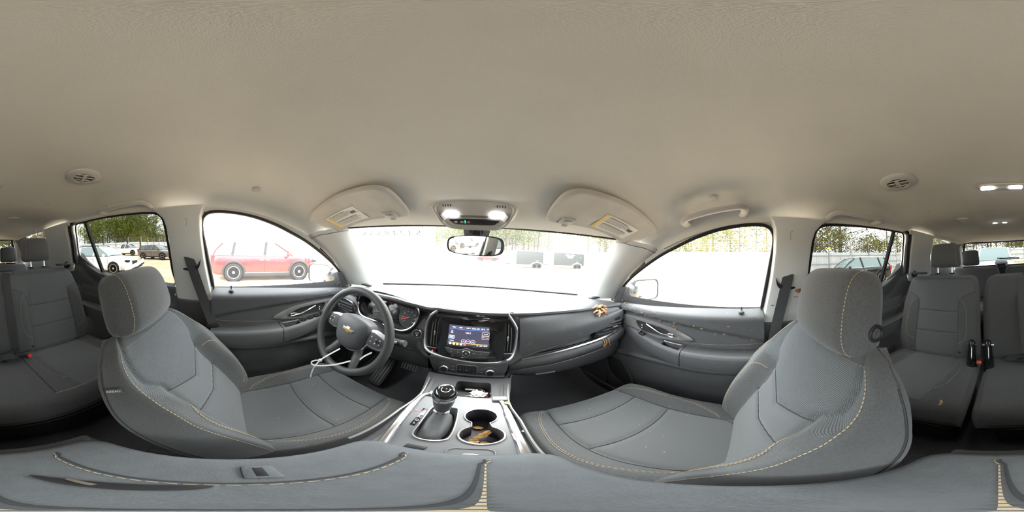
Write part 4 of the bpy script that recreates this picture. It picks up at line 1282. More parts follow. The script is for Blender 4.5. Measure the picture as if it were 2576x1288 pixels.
# side vents in the stack
for e in (-1, 1):
    xx = (-.1570, -.1455, -.134) if e < 0 else (.1335, .145, .1565)
    vo = cr([(-.172, .07), (-.150, .096), (-.128, .096), (-.126, -.046), (-.166, -.040), (-.178, .01)], 4, True) if e < 0 else cr([(.166, .066), (.146, .094), (.124, .094), (.122, -.050), (.160, -.044), (.171, .01)], 4, True)
    V = obj('centre_vent', prism(vo, .004, 0, M=MS, z0=-.020), BLACKP, DASH)
    for x in xx:
        top = .085 if abs(x) < .15 else .068
        obj('vent_slat', loft([[St(x - .0016 + e * .004 * math.sin((b + .04) * 18), b, d) for d in (-.016, -.002)] + [St(x + .0016 + e * .004 * math.sin((b + .04) * 18), b, d) for d in (-.002, -.016)] for b in np.linspace(-.042, top, 8)], closed=True), GUNM, V)
    obj('vent_tab', rbox((xx[1], .020, .002), (.006, .022, .012), .002, M=MS), SILVER, V)
    obj('vent_sill', rbox(((-.150 if e < 0 else .142), -.050, .002), (.044, .004, .010), .0015, M=MS), SILVER, V)
    p = obj('side_button', rbox(((-.148 if e < 0 else .140), -.066, -.006), (.034, .022, .014), .003, M=MS), BLACKP, DASH)
    if e < 0:
        tri = [(-.150, -.071), (-.140, -.071), (-.145, -.062)]
        obj('hazard_symbol', prism(tri, .0006, 0, M=MS, z0=.0012), REDL, p)
# charcoal flanks either side of the stack
for e in (-1, 1):
    rows = []
    for b in np.linspace(-.105, .138, 16):
        xo = sint(b, [-.105, -.08, -.04, .02, .07, .138], [.13, .168, .184, .192, .188, .150])
        xo = -xo - .004 if e < 0 else xo - .006
        rows.append([St(xo, b, .003), St(xo + e * .020, b, .008), St(xo + e * .045, b - .004, -.002), St(xo + e * .065, b - .01, -.03)])
    obj('stack_flank', loft(rows), CHAR, DASH)
# ---- climate panel
MK = frame((0, .588, .462), (1, 0, 0), (0, .06, .998))
cpo = cr([(-.150, .090), (-.05, .082), (.02, .078), (.10, .082), (.142, .090), (.138, .030), (.118, .008), (.06, -.018), (.0, -.024), (-.06, -.022), (-.115, -.006), (-.145, .035)], 4, True)
CP = obj('climate_panel', prism(cpo, .030, .008, 3, M=MK, z0=-.028), CHAR2, DASH)
for a, bb in ((-.090, .036), (.078, .034)):
    K = obj('temperature_knob', lathe([(.0185, 0), (.0185, .014), (.0165, .017), (.013, .0175), (0, .016)], 30, M=MK @ Matrix.Translation((a, bb, .001))), CHROME, DASH)
    obj('knob_face', lathe([(.0135, 0), (.0135, .001), (0, .001)], 24, M=MK @ Matrix.Translation((a, bb, .0178))), GLOSSB, K)
    obj('knob_arc', tube([tuple(MK @ Vector((a + .026 * math.cos(t), bb + .026 * math.sin(t), .0022))) for t in np.linspace(R(20), R(160), 14)], .0007, 4), GUNM, CP)
bo = rrect(.078, .060, .010, 4, -.007, .036)
obj('button_surround', ring(bo, [(-.007 + (a + .007) * .95, .036 + (b - .036) * .94) for a, b in bo], .004, M=MK @ Matrix.Translation((0, 0, .001))), SILVER, CP)
for i in range(3):
    for j in range(3):
        b = obj('climate_button', rbox((-.031 + .024 * i, .054 - .018 * j, .0015), (.0225, .0165, .003), .0008, M=MK), BLACKP, CP)
        obj('button_symbol', textg((('X', 'V', '~'), ('A/C', 'FAN', '^'), ('O', 'fan', 'AUTO'))[j][i], .0055, MK @ Matrix.Translation((-.031 + .024 * i, .054 - .018 * j, .0034))), PALEPRINT, b, smooth=False)
for a, bb, t in ((-.058, .048, 'MAX'), (-.056, .030, 'REAR'), (.047, .046, 'A'), (.048, .026, 'SYNC')):
    obj('panel_symbol', textg(t, .006, MK @ Matrix.Translation((a, bb, .0024))), PALEPRINT, CP, smooth=False)
obj('usb_socket', rbox((-.035, -.026, -.004), (.016, .006, .006), .001, M=MK), BLACKP, DASH)
obj('power_outlet', lathe([(.012, 0), (.012, .006), (.009, .006), (.009, .001), (0, .001)], 20, M=MK @ Matrix.Translation((.030, -.032, -.014))), GUNM, DASH)

# ================================================================ steering wheel and column
WC = Vector((-.413, .420, .664))
WX, WY = Vector((1, 0, 0)), Vector((0, .36, .93)).normalized()
MW = frame(WC, WX, WY) @ Matrix.Rotation(R(-3), 4, 'Z')
SW = thing('steering_wheel', 'charcoal leather steering wheel with gold bow tie badge and silver spokes', 'steering wheel', tuple(WC))
def Wh(a, b, c=0.): return tuple(MW @ Vector((a, b, c)))
RW = mat('wheel_leather', (.060, .060, .062), .48, spec=.45, bump=.3, bscale=500)
obj('rim', tube([Wh(.178 * math.cos(t), .178 * math.sin(t)) for t in np.linspace(0, 2 * math.pi, 73)[:-1]], .0165, 14, closed=True), RW, SW)
# hub pad sits a little behind the rim plane
hub = cr([(-.066, .062), (0, .070), (.066, .062), (.086, .040), (.088, .010), (.070, -.045), (.045, -.070), (0, -.080), (-.045, -.070), (-.070, -.045), (-.088, .010), (-.086, .040)], 5, True)
HB = []
for k, (s, c) in enumerate(((1.0, -.055), (1.0, -.018), (.97, -.008), (.90, .0), (.70, .008), (.40, .012), (.1, .013))):
    HB.append([Wh(a * s, b * s, c) for a, b in hub])
HUB = obj('hub_pad', loft(HB, closed=True), CHAR, SW)
obj('hub_chrome', tube([Wh(a * 1.03, b * 1.03, -.022) for a, b in hub if b < .012], .004, 6), CHROME, SW)
bt = [(-.024, .0055), (-.009, .0055), (-.009, .0105), (.009, .0105), (.009, .0055), (.029, .0055), (.024, -.0055), (.009, -.0055), (.009, -.0105), (-.009, -.0105), (-.009, -.0055), (-.029, -.0055)]
bd = obj('badge_border', prism([(a * 1.16, b * 1.28 + .006) for a, b in bt], .003, .0006, M=MW, z0=.0115), CHROME, SW)
obj('badge', prism([(a, b + .006) for a, b in bt], .002, .0006, M=MW, z0=.0138), GOLD, bd)
obj('airbag_text', textg('SRS\nAIRBAG', .010, MW @ Matrix.Translation((0, -.036, .0112))), mat('faint_emboss', (.11, .112, .118), .5), SW, smooth=False)
for e in (-1, 1):
    sp = cr([(e * .088, .045), (e * .15, .034), (e * .166, .020), (e * .160, -.012), (e * .140, -.026), (e * .084, -.020)], 4, True)
    P_ = obj('spoke', prism(sp, .018, .005, M=MW, z0=-.030), SILVER, SW)
    q = cr([(e * .090, .036), (e * .145, .026), (e * .154, .014), (e * .150, -.008), (e * .134, -.017), (e * .088, -.012)], 4, True)
    sb = obj('switch_pad', prism(q, .004, .001, M=MW, z0=-.0125), CHAR2, P_)
    cx = e * .130
    obj('switch_ring', ring(ell(.0065, .0065, 20, cx, .008), ell(.0045, .0045, 20, cx, .008), .002, M=MW, z0=-.0085), BLACKP, P_)
    for ang in range(45, 360, 90):
        obj('switch_button', prism(ell(.0030, .0030, 10, cx + .0125 * math.cos(R(ang)), .008 + .0125 * math.sin(R(ang))), .002, .0005, M=MW, z0=-.0085), PALEPRINT if ang % 180 == 45 else SILVER, P_)
    if e > 0:
        for bb in (.020, .000): obj('switch_button', prism(ell(.0035, .0030, 10, .102, bb), .002, .0005, M=MW, z0=-.0085), SILVER, P_)
    lo = [Wh(e * .045, -.060, -.040), Wh(e * .058, -.095, -.030), Wh(e * .070, -.130, -.015), Wh(e * .082, -.160, -.002)]
    obj('lower_spoke', tube(cr(lo, 5), [.020] * 4 + [.019] * 4 + [.017] * 4 + [.015] * 4, 10, flat=.7, up=tuple(MW.to_3x3() @ Vector((0, 0, 1)))), RW, SW)
COLM = thing('steering_shroud', 'dark steering shroud with indicator stalk behind the wheel', 'steering shroud', tuple(WC + Vector((0, .1, -.05))))
ax = MW.to_3x3() @ Vector((0, 0, -1))
rows = []
for k, (d, r) in enumerate(((.045, .055), (.06, .070), (.10, .078), (.18, .080), (.26, .080))):
    c = WC + ax * d
    rows.append([tuple(c + WX * (r * math.cos(t)) + WY * (r * .8 * math.sin(t) - .01)) for t in np.linspace(0, 2 * math.pi, 21)[:-1]])
obj('shroud', loft(rows, closed=True), CHAR2, COLM)
sp0 = WC + ax * .09 + WX * .07
st = [sp0, sp0 + Vector((.05, -.005, .010)), sp0 + Vector((.085, -.010, .016)), sp0 + Vector((.118, -.014, .020))]
obj('indicator_stalk', tube(cr([tuple(p) for p in st], 4), [.009] * 4 + [.011] * 4 + [.013] * 5, 12), BLACKP, COLM)
obj('stalk_cap', tube([tuple(st[-1]), tuple(st[-1] + Vector((.016, -.002, .003)))], .0125, 12), CHAR2, COLM)
obj('stalk_marks', rbox(tuple(sp0 + Vector((.090, -.024, .022))), (.030, .002, .010), .0005), PALEPRINT, COLM)
sp1 = WC + ax * .09 - WX * .07
obj('wiper_stalk', tube([tuple(sp1), tuple(sp1 + Vector((-.06, -.005, .012))), tuple(sp1 + Vector((-.11, -.012, .02)))], [.009, .010, .012], 10), BLACKP, COLM)
# ================================================================ centre console
CON = thing('centre_console', 'dark centre console with cup holders, chrome rails and stitched armrest lid between the front seats', 'console', (.02, .1, 0))
DECKZ = .50
def fill_holes(outer, holes, z):
    bm = bmesh.new(); es = []
    for lp in [outer] + holes:
        vs = [bm.verts.new((p[0], p[1], z(p[0], p[1]) if callable(z) else z)) for p in lp]
        for a, b in zip(vs, vs[1:] + vs[:1]): es.append(bm.edges.new((a, b)))
    bmesh.ops.triangle_fill(bm, use_beauty=True, edges=es)
    bmesh.ops.recalc_face_normals(bm, faces=bm.faces)
    for f in bm.faces:
        if f.normal.z < 0: f.normal_flip()
    bm.verts.index_update()
    g = ([tuple(v.co) for v in bm.verts], [tuple(v.index for v in f.verts) for f in bm.faces]); bm.free()
    return g
def wall_down(loop, z0, z1, s=1.0, floor=True):
    cx = sum(p[0] for p in loop) / len(loop); cy = sum(p[1] for p in loop) / len(loop)
    rows = [[(p[0], p[1], z0) for p in loop], [(cx + (p[0] - cx) * (1 + s) / 2, cy + (p[1] - cy) * (1 + s) / 2, (z0 + z1) / 2) for p in loop], [(cx + (p[0] - cx) * s, cy + (p[1] - cy) * s, z1) for p in loop]]
    v, f = loft(rows, closed=True, caps=False)
    n = len(loop)
    if floor: f.append(tuple(2 * n + i for i in range(n)))
    return v, f
deck_o = cr([(-.064, .165), (-.088, .20), (-.103, .30), (-.098, .375), (-.086, .414), (-.03, .420), (.03, .420), (.092, .414), (.108, .375), (.114, .28), (.112, .20), (.106, .165)], 3, True)
gate = cr([(-.042, .226), (-.050, .25), (-.055, .335), (-.043, .356), (-.006, .359), (.003, .340), (.008, .25), (.0, .226), (-.022, .219)], 4, True)
c1, c2, r1, r2 = (.054, .330), (.057, .256), .0315, .0345
cups = []
for k in range(41):
    t = R(-60 + 300 * k / 40); cups.append((c1[0] + r1 * math.cos(t), c1[1] + r1 * math.sin(t)))
for k in range(41):
    t = R(120 + 300 * k / 40); cups.append((c2[0] + r2 * math.cos(t), c2[1] + r2 * math.sin(t)))
DK = mat('console_deck_grey', (.135, .140, .145), .38, spec=.5, dirt=.35)
dk = obj('deck', fill_holes(deck_o, [gate, cups], DECKZ), DK, CON, smooth=False)
rail_l = [(-.062, .160, DECKZ + .003), (-.082, .22, DECKZ + .004), (-.098, .30, DECKZ + .004), (-.100, .375, DECKZ + .004), (-.088, .408, DECKZ + .004), (-.040, .418, DECKZ + .004)]
rail_r = [(.107, .160, DECKZ + .003), (.112, .22, DECKZ + .004), (.112, .30, DECKZ + .004), (.107, .375, DECKZ + .004), (.098, .408, DECKZ + .004), (.082, .416, DECKZ + .004)]
for r_ in (rail_l, rail_r):
    obj('chrome_rail', tube(cr(r_, 5), [.0085] * 14 + [.0065] * 12, 8, flat=.6, up=(0, 0, 1)), CHROME, CON)
for e, x in ((-1, -.068), (1, .098)):
    obj('rail_end', rbox((x, .412, DECKZ + .006), (.038, .020, .012), .004), SILVER, CON)
obj('gate_trim', ring([(-.026 + (a + .026) * 1.13, .288 + (b - .288) * 1.06) for a, b in gate], gate, .006, M=Matrix.Translation((0, 0, DECKZ))), CHROME, CON)
obj('gate_well', wall_down(gate, DECKZ, .462, .80), CHAR2, CON)
cm = (.056, .291)
cpo = [(cm[0] + (a - cm[0]) * 1.13, cm[1] + (b - cm[1]) * 1.07) for a, b in cups]
obj('cup_holder_trim', ring(cpo, cups, .005, M=Matrix.Translation((0, 0, DECKZ))), CHROME, CON)
cw = mat('cup_holder_rubber', (.040, .038, .050), .6)
obj('cup_holder', wall_down(cups, DECKZ, .432, .94), cw, CON)
obj('gear_strip', prism([(-.070, .262), (-.059, .262), (-.062, .335), (-.073, .338)], .002, .0005, M=Matrix.Translation((0, 0, DECKZ))), GLOSSB, CON)
for i, ch in enumerate('PRNDL'):
    obj('gear_letter', textg(ch, .010, Matrix.Translation((-.0640 - .0008 * (4 - i), .325 - .0135 * i, DECKZ + .0025))), REDL if i == 0 else PALEPRINT, CON, smooth=False)
obj('park_lamp', prism(ell(.0035, .0035, 12, -.083, .322), .003, .0008, M=Matrix.Translation((0, 0, DECKZ))), REDL, CON)
obj('rear_slot', rbox((-.024, .190, DECKZ), (.030, .014, .005), .003), BLACKP, CON)
po = rrect(.060, .050, .012, 4, .046, .178)
obj('charging_tray_rim', ring(po, [(.046 + (a - .046) * .93, .178 + (b - .178) * .92) for a, b in po], .003, M=Matrix.Translation((0, 0, DECKZ))), GUNM, CON)
obj('charging_ring', tube([(.046 + .018 * math.cos(t), .165 + .018 * math.sin(t), DECKZ + .002) for t in np.linspace(R(5), R(175), 20)], .0022, 6), CHROME, CON)
# body sides
for e in (-1, 1):
    rows = []
    for y in np.linspace(-.19, .64, 24):
        xt = sint(y, [-.19, .15, .30, .40, .50, .64], [.094, .094, .108, .104, .112, .150]) + (.006 if e > 0 else 0)
        zt_ = sint(y, [-.19, .40, .48, .56, .64], [.492, .498, .494, .470, .440])
        rows.append([(e * p, y, q) for p, q in ((xt - .012, zt_), (xt - .002, zt_ + .002), (xt + .006, zt_ - .008), (xt + .014, zt_ - .10), (xt + .018, .20), (xt + .016, .0))])
    obj('console_side', loft(rows), CHAR2, CON)
    obj('side_rail', tube([(e * (sint(y, [-.19, .15, .30, .40, .50, .64], [.100, .108, .112, .100, .112, .150]) + .008 + (.012 if e > 0 else 0)), y, sint(y, [-.19, .40, .48, .56, .64], [.492, .498, .494, .470, .440]) - .004) for y in np.linspace(.16, .62, 16)], .004, 6), GUNM, CON)
obj('rear_end', rbox((.012, -.19, .25), (.225, .03, .48), .01), CHAR2, CON)
obj('armrest_box', rbox((.014, -.015, .33), (.215, .34, .34), .015), CHAR2, CON)
# open tray in front of the deck
tray = rrect(.105, .085, .012, 4, .026, .468)
obj('tray', wall_down(tray, DECKZ - .002, .452, .92), BLACKP, CON)
to = [(-.112, .416), (.124, .416), (.152, .56), (-.14, .56)]
obj('tray_surround', fill_holes([(a, b) for a, b in to], [tray], lambda x, y: DECKZ - .004 - .22 * max(0, y - .48)), CHAR2, CON, smooth=False)
obj('tray_back_panel', rbox((.01, .575, .445), (.24, .02, .08), .005), BLACKP, CON)
# armrest lid
lid = rrect(.228, .338, .034, 6, .024, .0)
LR = []
for z, s in ((.492, .96), (.500, .985), (.515, 1.0), (.534, 1.0), (.544, .985), (.5495, .955), (.552, .90), (.553, .7), (.5535, .4), (.5538, .05)):
    LR.append([(.024 + a_ * s, b_ * (1 - (1 - s) * .7), z) for a_, b_ in [(a - .024, b) for a, b in lid]])
LIDM = mat('armrest_soft_vinyl', (.112, .122, .128), .55, spec=.4, bump=.3, bscale=420, var=.06, vscale=60)
LID = obj('armrest_lid', loft(LR, closed=True), LIDM, CON)
for x in (-.012, .061):
    pth = [(x + (.004 if abs(y) > .14 else 0) * np.sign(x - .03), y, .5540 - (.006 if abs(y) > .150 else 0)) for y in np.linspace(-.158, .158, 60)]
    stitches(pth, 'stitching', LID, ln=.007, gap=.003, r=.0010)
    obj('lid_seam', tube([(p[0] - .005, p[1], p[2] - .0002) for p in pth], .0016, 5), SEAMM, LID)
for x in (-.075, .123):
    stitches([(x - .006 * np.sign(x) * sstep(.10, .16, abs(y)), y, .5505 - .004 * sstep(.12, .16, abs(y))) for y in np.linspace(-.160, .160, 60)], 'stitching', LID, ln=.007, gap=.003, r=.0010)
LP = obj('latch_pod', rbox((-.047, .020, .553), (.036, .026, .008), .0035), LIDM, LID)
obj('latch_slot', rbox((-.047, .020, .5568), (.024, .008, .0016), .0006), BLACKP, LID)
obj('lid_pull', prism(cr([(.028, -.096), (.010, -.072), (-.004, -.036), (-.010, -.008), (.004, -.016), (.018, -.050)], 4, True), .004, .0012, M=Matrix.Translation((0, 0, .5525))), BLACKP, LID)
obj('pull_chrome', rbox((.012, -.066, .5572), (.005, .022, .0014), .0005), CHROME, LID)

# ---- gear shifter
GS = thing('gear_shifter', 'dark gear shifter with chrome banded knob and leather boot on the console', 'gear shifter', (-.026, .30, DECKZ))
rows = []
for z, rx, ry, dy in ((.475, .027, .060, -.005), (.490, .024, .050, .0), (.510, .018, .030, .010), (.530, .014, .018, .018), (.545, .012, .013, .020)):
    rows.append([(-.026 + rx * math.copysign(abs(math.cos(t)) ** .6, math.cos(t)) * (1 + .06 * math.cos(6 * t)), .292 + dy + ry * math.copysign(abs(math.sin(t)) ** .6, math.sin(t)), z) for t in np.linspace(0, 2 * math.pi, 33)[:-1]])
obj('boot', loft(rows, closed=True), mat('boot_leather', (.16, .165, .168), .5, bump=.4, bscale=120), GS)
kz = [(.545, .0125), (.552, .015), (.556, .0145), (.560, .018), (.580, .021), (.600, .0245), (.612, .0255)]
obj('knob_body', loft([[(-.026 + r * math.cos(t), .313 + (z - .545) * .18 + r * 1.08 * math.sin(t), z) for t in np.linspace(0, 2 * math.pi, 25)[:-1]] for z, r in kz], closed=True), CHAR, GS)
obj('collar', loft([[(-.026 + r * math.cos(t), .313 + r * math.sin(t), z) for t in np.linspace(0, 2 * math.pi, 21)[:-1]] for z, r in ((.538, .013), (.540, .0165), (.550, .0165), (.552, .014))], closed=True), CHROME, GS)
obj('knob_band', loft([[(-.026 + r * math.cos(t), .325 + (z - .612) * .18 + r * 1.08 * math.sin(t), z + .006 * math.sin(t)) for t in np.linspace(0, 2 * math.pi, 29)[:-1]] for z, r in ((.606, .0255), (.610, .0268), (.618, .0265), (.622, .0245))], closed=True), CHROME, GS)
obj('knob_cap', loft([[(-.026 + r * math.cos(t), .327 + r * 1.08 * math.sin(t), z + .006 * math.sin(t) * r / .024) for t in np.linspace(0, 2 * math.pi, 25)[:-1]] for z, r in ((.618, .0245), (.627, .0235), (.633, .019), (.635, .012), (.6355, .002))], closed=True), GLOSSB, GS)
obj('knob_emblem', ring(ell(.010, .011, 24, -.026, .326), ell(.0085, .0095, 24, -.026, .326), .001, M=Matrix.Translation((0, 0, .6352))), CHROME, GS)

# ---- pedals and footrest
bp = thing('brake_pedal', 'ridged grey brake pedal under the dashboard', 'pedal', (-.42, .90, .20))
Mp = frame((-.362, .87, .195), (1, 0, 0), (0, .55, .83))
obj('pedal_pad', rbox((0, 0, 0), (.105, .058, .016), .006, M=Mp), mat('pedal_rubber', (.30, .30, .31), .5), bp)
for k in range(5): obj('pedal_rib', rbox((-.038 + .019 * k, 0, .009), (.006, .048, .006), .002, M=Mp), CHAR2, bp)
obj('pedal_arm', tube([tuple(Mp @ Vector((0, .01, -.006))), tuple(Mp @ Vector((0, .10, -.10))), (-.362, 1.06, .30)], .010, 8), BLACKP, bp)
fr_ = thing('foot_rest', 'dark ribbed foot rest left of the brake pedal', 'foot rest', (-.60, .85, 0))
Mf = frame((-.50, .80, .125), (1, 0, 0), (0, .75, .66))
obj('rest_block', rbox((0, 0, 0), (.10, .24, .05), .015, M=Mf), CHAR2, fr_)
for k in range(4): obj('rest_rib', rbox((-.03 + .02 * k, 0, .027), (.008, .19, .006), .002, M=Mf), GUNM, fr_)
ap = thing('accelerator_pedal', 'narrow dark accelerator pedal beside the brake pedal', 'pedal', (-.27, .93, .12))
Ma = frame((-.235, .95, .15), (1, 0, 0), (0, .45, .88))
obj('pedal_pad', rbox((0, 0, 0), (.055, .15, .016), .006, M=Ma), BLACKP, ap)
obj('pedal_arm', tube([tuple(Ma @ Vector((0, .05, -.006))), (-.235, 1.08, .30)], .009, 8), BLACKP, ap)
# floor mats
for e, nm in ((-1, "black floor mat under the steering wheel"), (1, "black floor mat in front of the passenger's seat")):
    o = obj('floor_mat', grid(lambda u, v: (e * (.20 + .44 * u), .52 + .42 * v, .008 + .16 * sstep(.85, 1.25, .52 + .42 * v) + .002 * math.sin(u * 9)), 16, 16, thick=(0, 0, .010)), CARPET)
    tag(o, nm, 'floor mat', 'front floor mats')
# ================================================================ ceiling fittings
def ceil_frame(x, y, rot=0.):
    """frame on the headliner: local x right, local y forward, local z down into the cabin"""
    e = .01
    p = Vector((x, y, ceil_z(x, y)))
    dx = Vector((x + e, y, ceil_z(x + e, y))) - p; dy = Vector((x, y + e, ceil_z(x, y + e))) - p
    M = frame(p, dx, -dy)                   # x right, y backward -> z down
    return M @ Matrix.Rotation(rot, 4, 'Z')
LAMP = mat('lit_lamp_lens', (1, .97, .98), .4, emit=22)
def vis_z(x, y): return 1.185 - (y - .33) * .304 - .045 * sstep(.36, .70, abs(x))
for sg in (-1, 1):
    who = SIDE[sg]
    V = thing('sun_visor', "folded grey cloth sun visor above the %s seat with a yellow edged warning label" % who, 'sun visor', (sg * .42, .42, vis_z(.42, .42)), 'sun visors')
    ol = cr([(.212, .40), (.222, .352), (.262, .328), (.38, .322), (.50, .327), (.585, .340), (.640, .372), (.655, .410), (.640, .452), (.600, .492), (.56, .508), (.54, .502), (.43, .498), (.29, .497), (.240, .500), (.216, .480)], 4, True)
    ol = [(.215 + (a - .215) * 1.11, b) for a, b in ol]
    cx, cy = .45, .412
    rows = []
    for s, dz in ((1.0, .003), (1.0, -.004), (.985, -.008), (.96, -.0095), (.93, -.0095), (.90, -.009), (.6, -.009), (.3, -.009), (.02, -.009)):
        rows.append([(sg * (cx + (a - cx) * s), cy + (b - cy) * s, vis_z(cx + (a - cx) * s, cy + (b - cy) * s) + dz) for a, b in ol])
    obj('visor_panel', loft(rows, closed=True), CLOTHV, V)
    # label: built on the visor face
    a0, a1, b0, b1 = .385, .552, .385, .472
    def lab(u, v, d=-.0125):
        x, y = a0 + (a1 - a0) * u, b0 + (b1 - b0) * v
        return (sg * x, y, vis_z(x, y) + d)
    L = obj('warning_label', grid(lambda u, v: lab(u, v), 4, 4, thick=(0, 0, .001)), LABELW, V)
    us = (.0, .085) if sg > 0 else (.915, 1.0)
    obj('warning_band', grid(lambda u, v: lab(us[0] + (us[1] - us[0]) * u, v, -.0137), 2, 4), YELLOW, L)
    lines = []
    wds = random.Random(3)
    for k in range(13):
        v0 = .93 - .067 * k; x0 = .12; x1 = .12 + (.50 + .2 * wds.random()) if k < 6 else .12 + .60 + .22 * wds.random()
        if k == 6: continue
        h = .030 if k in (0, 7) else .018
        gx = x0
        while gx < x1:
            w_ = .02 + .03 * wds.random()
            q = [(gx, v0), (gx + w_, v0), (gx + w_, v0 - h), (gx, v0 - h)]
            if sg < 0: q = [(1 - a, b) for a, b in q]
            lines.append(([lab(a, 1 - b, -.0137) for a, b in q], [(0, 1, 2, 3)])); gx += w_ + .008
    o = obj('label_print', join(*lines), PRINT, L, smooth=False); o['kind'] = 'stuff'
    q = .84 if sg > 0 else .16
    for k in range(5):
        uu = q - .06 + .03 * k
        obj('label_pictogram', grid(lambda u, v: lab(uu - .010 + .02 * u, (.20 + .04 * (k % 2)) + .16 * v, -.0138), 1, 1), PRINT, L, smooth=False)
    clipf = frame((sg * .288, .474, vis_z(.288, .474) - .010), (1, 0, 0), (0, -1, .3))
    C = obj('visor_clip', rbox((0, 0, 0), (.048, .040, .012), .004, M=clipf), GREYP, V)
    obj('clip_window', rbox((0, .006, .0062), (.026, .012, .001), .0004, M=clipf), GUNM, C)
    obj('clip_hook', rbox((0, -.024, .002), (.024, .016, .014), .005, M=clipf), GREYP, C)
    # hinge arm to the pillar corner
    obj('visor_arm', tube([(sg * .600, .495, vis_z(.6, .495)), (sg * .640, .505, vis_z(.64, .5) + .004)], .008, 8), GREYP, V)

# ---- overhead console
OC = thing('overhead_console', 'grey overhead console with two lit map lamps above the windscreen mirror', 'overhead console', (-.006, .52, 1.13))
MO = frame((-.007, .503, 1.127), (1, 0, 0), (0, -.760, .650)) @ Matrix.Diagonal((.98, .63, 1, 1))     # local z points down/back to the cabin
def ovl(pts, n=5): return cr(pts, n, True)
oo = ovl([(-.132, .060), (-.100, .086), (0, .090), (.100, .086), (.132, .060), (.128, .010), (.112, -.050), (.080, -.088), (0, -.094), (-.080, -.088), (-.112, -.050), (-.128, .010)])
oi = [(a * .86, b * .84 - .002) for a, b in oo]
rows = []
for s, c in ((1.26, -.055), (1.12, -.025), (1.03, -.006), (1.0, .0), (.96, .006), (.91, .006), (.87, .0)):
    rows.append([tuple(MO @ Vector((a * s, b * s, c))) for a, b in oo])
obj('console_housing', loft(rows, closed=True, caps=False), GREYP, OC)
obj('console_face', prism([(a * .88, b * .88) for a, b in oo], -.02, 0, M=MO, z0=.002), GREYP, OC)
for e in (-1, 1):
    for k in range(4):
        obj('vent_slit', rbox((e * (.070 + .008 * k), .060 - .004 * k * 0, .0025), (.0025, .013, .002), .0006, M=MO @ Matrix.Translation((0, 0, 0)) @ Matrix.Rotation(0, 4, 'Z')), BLACKP, OC)
    lp = [(e * .054, .020), (e * .092, .018), (e * .086, .002), (e * .078, -.004), (e * .052, -.004)]
    obj('map_lamp', prism(lp, .004, .0012, M=MO, z0=.001), LAMP, OC)
    obj('lamp_reflector', loft([[tuple(MO @ Vector((e * x, y, c))) for x, y, c in ((.098, .024, .004), (.108, .006, .006), (.098, -.030, .006))], [tuple(MO @ Vector((e * x, y, c))) for x, y, c in ((.094, .020, .001), (.092, .000, .001), (.082, -.012, .001))]]), GREYP, OC)
obj('microphone_bar', prism([(-.046, .000), (.046, .000), (.040, -.012), (-.040, -.012)], .003, .001, M=MO, z0=.0015), GUNM, OC)
bp_ = ovl([(-.078, -.022), (0, -.022), (.078, -.022), (.074, -.040), (.060, -.056), (0, -.058), (-.060, -.056), (-.074, -.040)], 3)
OB = obj('button_bar', prism(bp_, .004, .001, M=MO, z0=.001), BLACKP, OC)
for x, m in ((-.060, PALEPRINT), (-.040, PALEPRINT), (-.018, mat('sos_pink', (.75, .35, .35), .6))):
    obj('button_symbol', ring(ell(.0055, .0055, 16, x, -.040), ell(.0040, .0040, 16, x, -.040), .001, M=MO, z0=.005), m, OB)
    obj('button_glyph', rbox((x, -.040, .0052), (.004, .003, .0006), 0, M=MO), m, OB)
obj('status_lamp', rbox((-.029, -.038, .0055), (.003, .018, .001), .0004, M=MO), mat('green_lamp', (.02, .85, .30), .5, emit=1.6), OB)
# ---- inside mirror
IM = thing('inside_mirror', 'oval rear view mirror hanging below the overhead console', 'mirror', (-.012, .62, 1.03))
# local x right, y up, z toward the rear seats (aimed at the passenger-side rear quarter)
MM = frame((-.014, .605, 1.036), (.92, -.386, -.03), (.02, -.06, 1))
mo = ovl([(-.116, .004), (-.105, .028), (-.06, .036), (0, .038), (.06, .036), (.105, .028), (.116, .004), (.106, -.024), (.06, -.034), (0, -.036), (-.06, -.034), (-.106, -.024)], 5)
rows = [[tuple(MM @ Vector((a * s, b * s, c))) for a, b in mo] for s, c in ((.5, -.030), (.88, -.024), (1.02, -.012), (1.04, .0), (1.01, .004), (.95, .001))]
obj('mirror_shell', loft(rows, closed=True), BLACKP, IM)
obj('mirror_glass', prism([(a * .95, b * .94) for a, b in mo], .002, 0, M=MM), mat('mirror_silver', (.92, .93, .93), .02, metal=1), IM)
obj('mirror_stem', tube([tuple(MM @ Vector((0, .01, -.02))), (-.012, .66, 1.068), (-.010, .70, 1.10)], [.012, .014, .022], 12), BLACKP, IM)
obj('sensor_cover', loft([[(-.008 + a * s, .690 + dy + b * .0, z) for a, b in ((-1, 0), (-.6, 0), (0, 0), (.6, 0), (1, 0))] for s, dy, z in ((.055, -.010, 1.118), (.055, -.016, 1.10), (.050, .0, 1.075), (.040, .03, 1.06))]), mat('slate_plastic', (.16, .18, .21), .5), IM)
for k in range(5): obj('sensor_slit', rbox((-.032 + .012 * k, .672, 1.098), (.005, .003, .014), .0005), BLACKP, IM)

# ---- lamps
for (x, y, w, lab) in ((.010, -.644, .185, 'long rear dome lamp with two lit lenses, over the second row knees'), (.011, -1.34, .13, 'small rear dome lamp with two lit lenses, over the third row')):
    D = thing('dome_lamp', lab, 'dome lamp', (x, y, ceil_z(x, y)), 'rear dome lamps')
    M = ceil_frame(x, y)
    ob = rrect(w, .055 if y > -1 else .036, .020 if y > -1 else .014, 5)
    obj('lamp_housing', prism(ob, .010, .004, 2, M=M, z0=-.003), GREYP, D)
    for e in (-1, 1):
        obj('lamp_lens', prism([(e * w * .44, .016 if y > -1 else .010), (e * w * .17, .016 if y > -1 else .010), (e * w * .20, -.016 if y > -1 else -.010), (e * w * .42, -.016 if y > -1 else -.010)], .004, .001, M=M, z0=.006), LAMP, D)
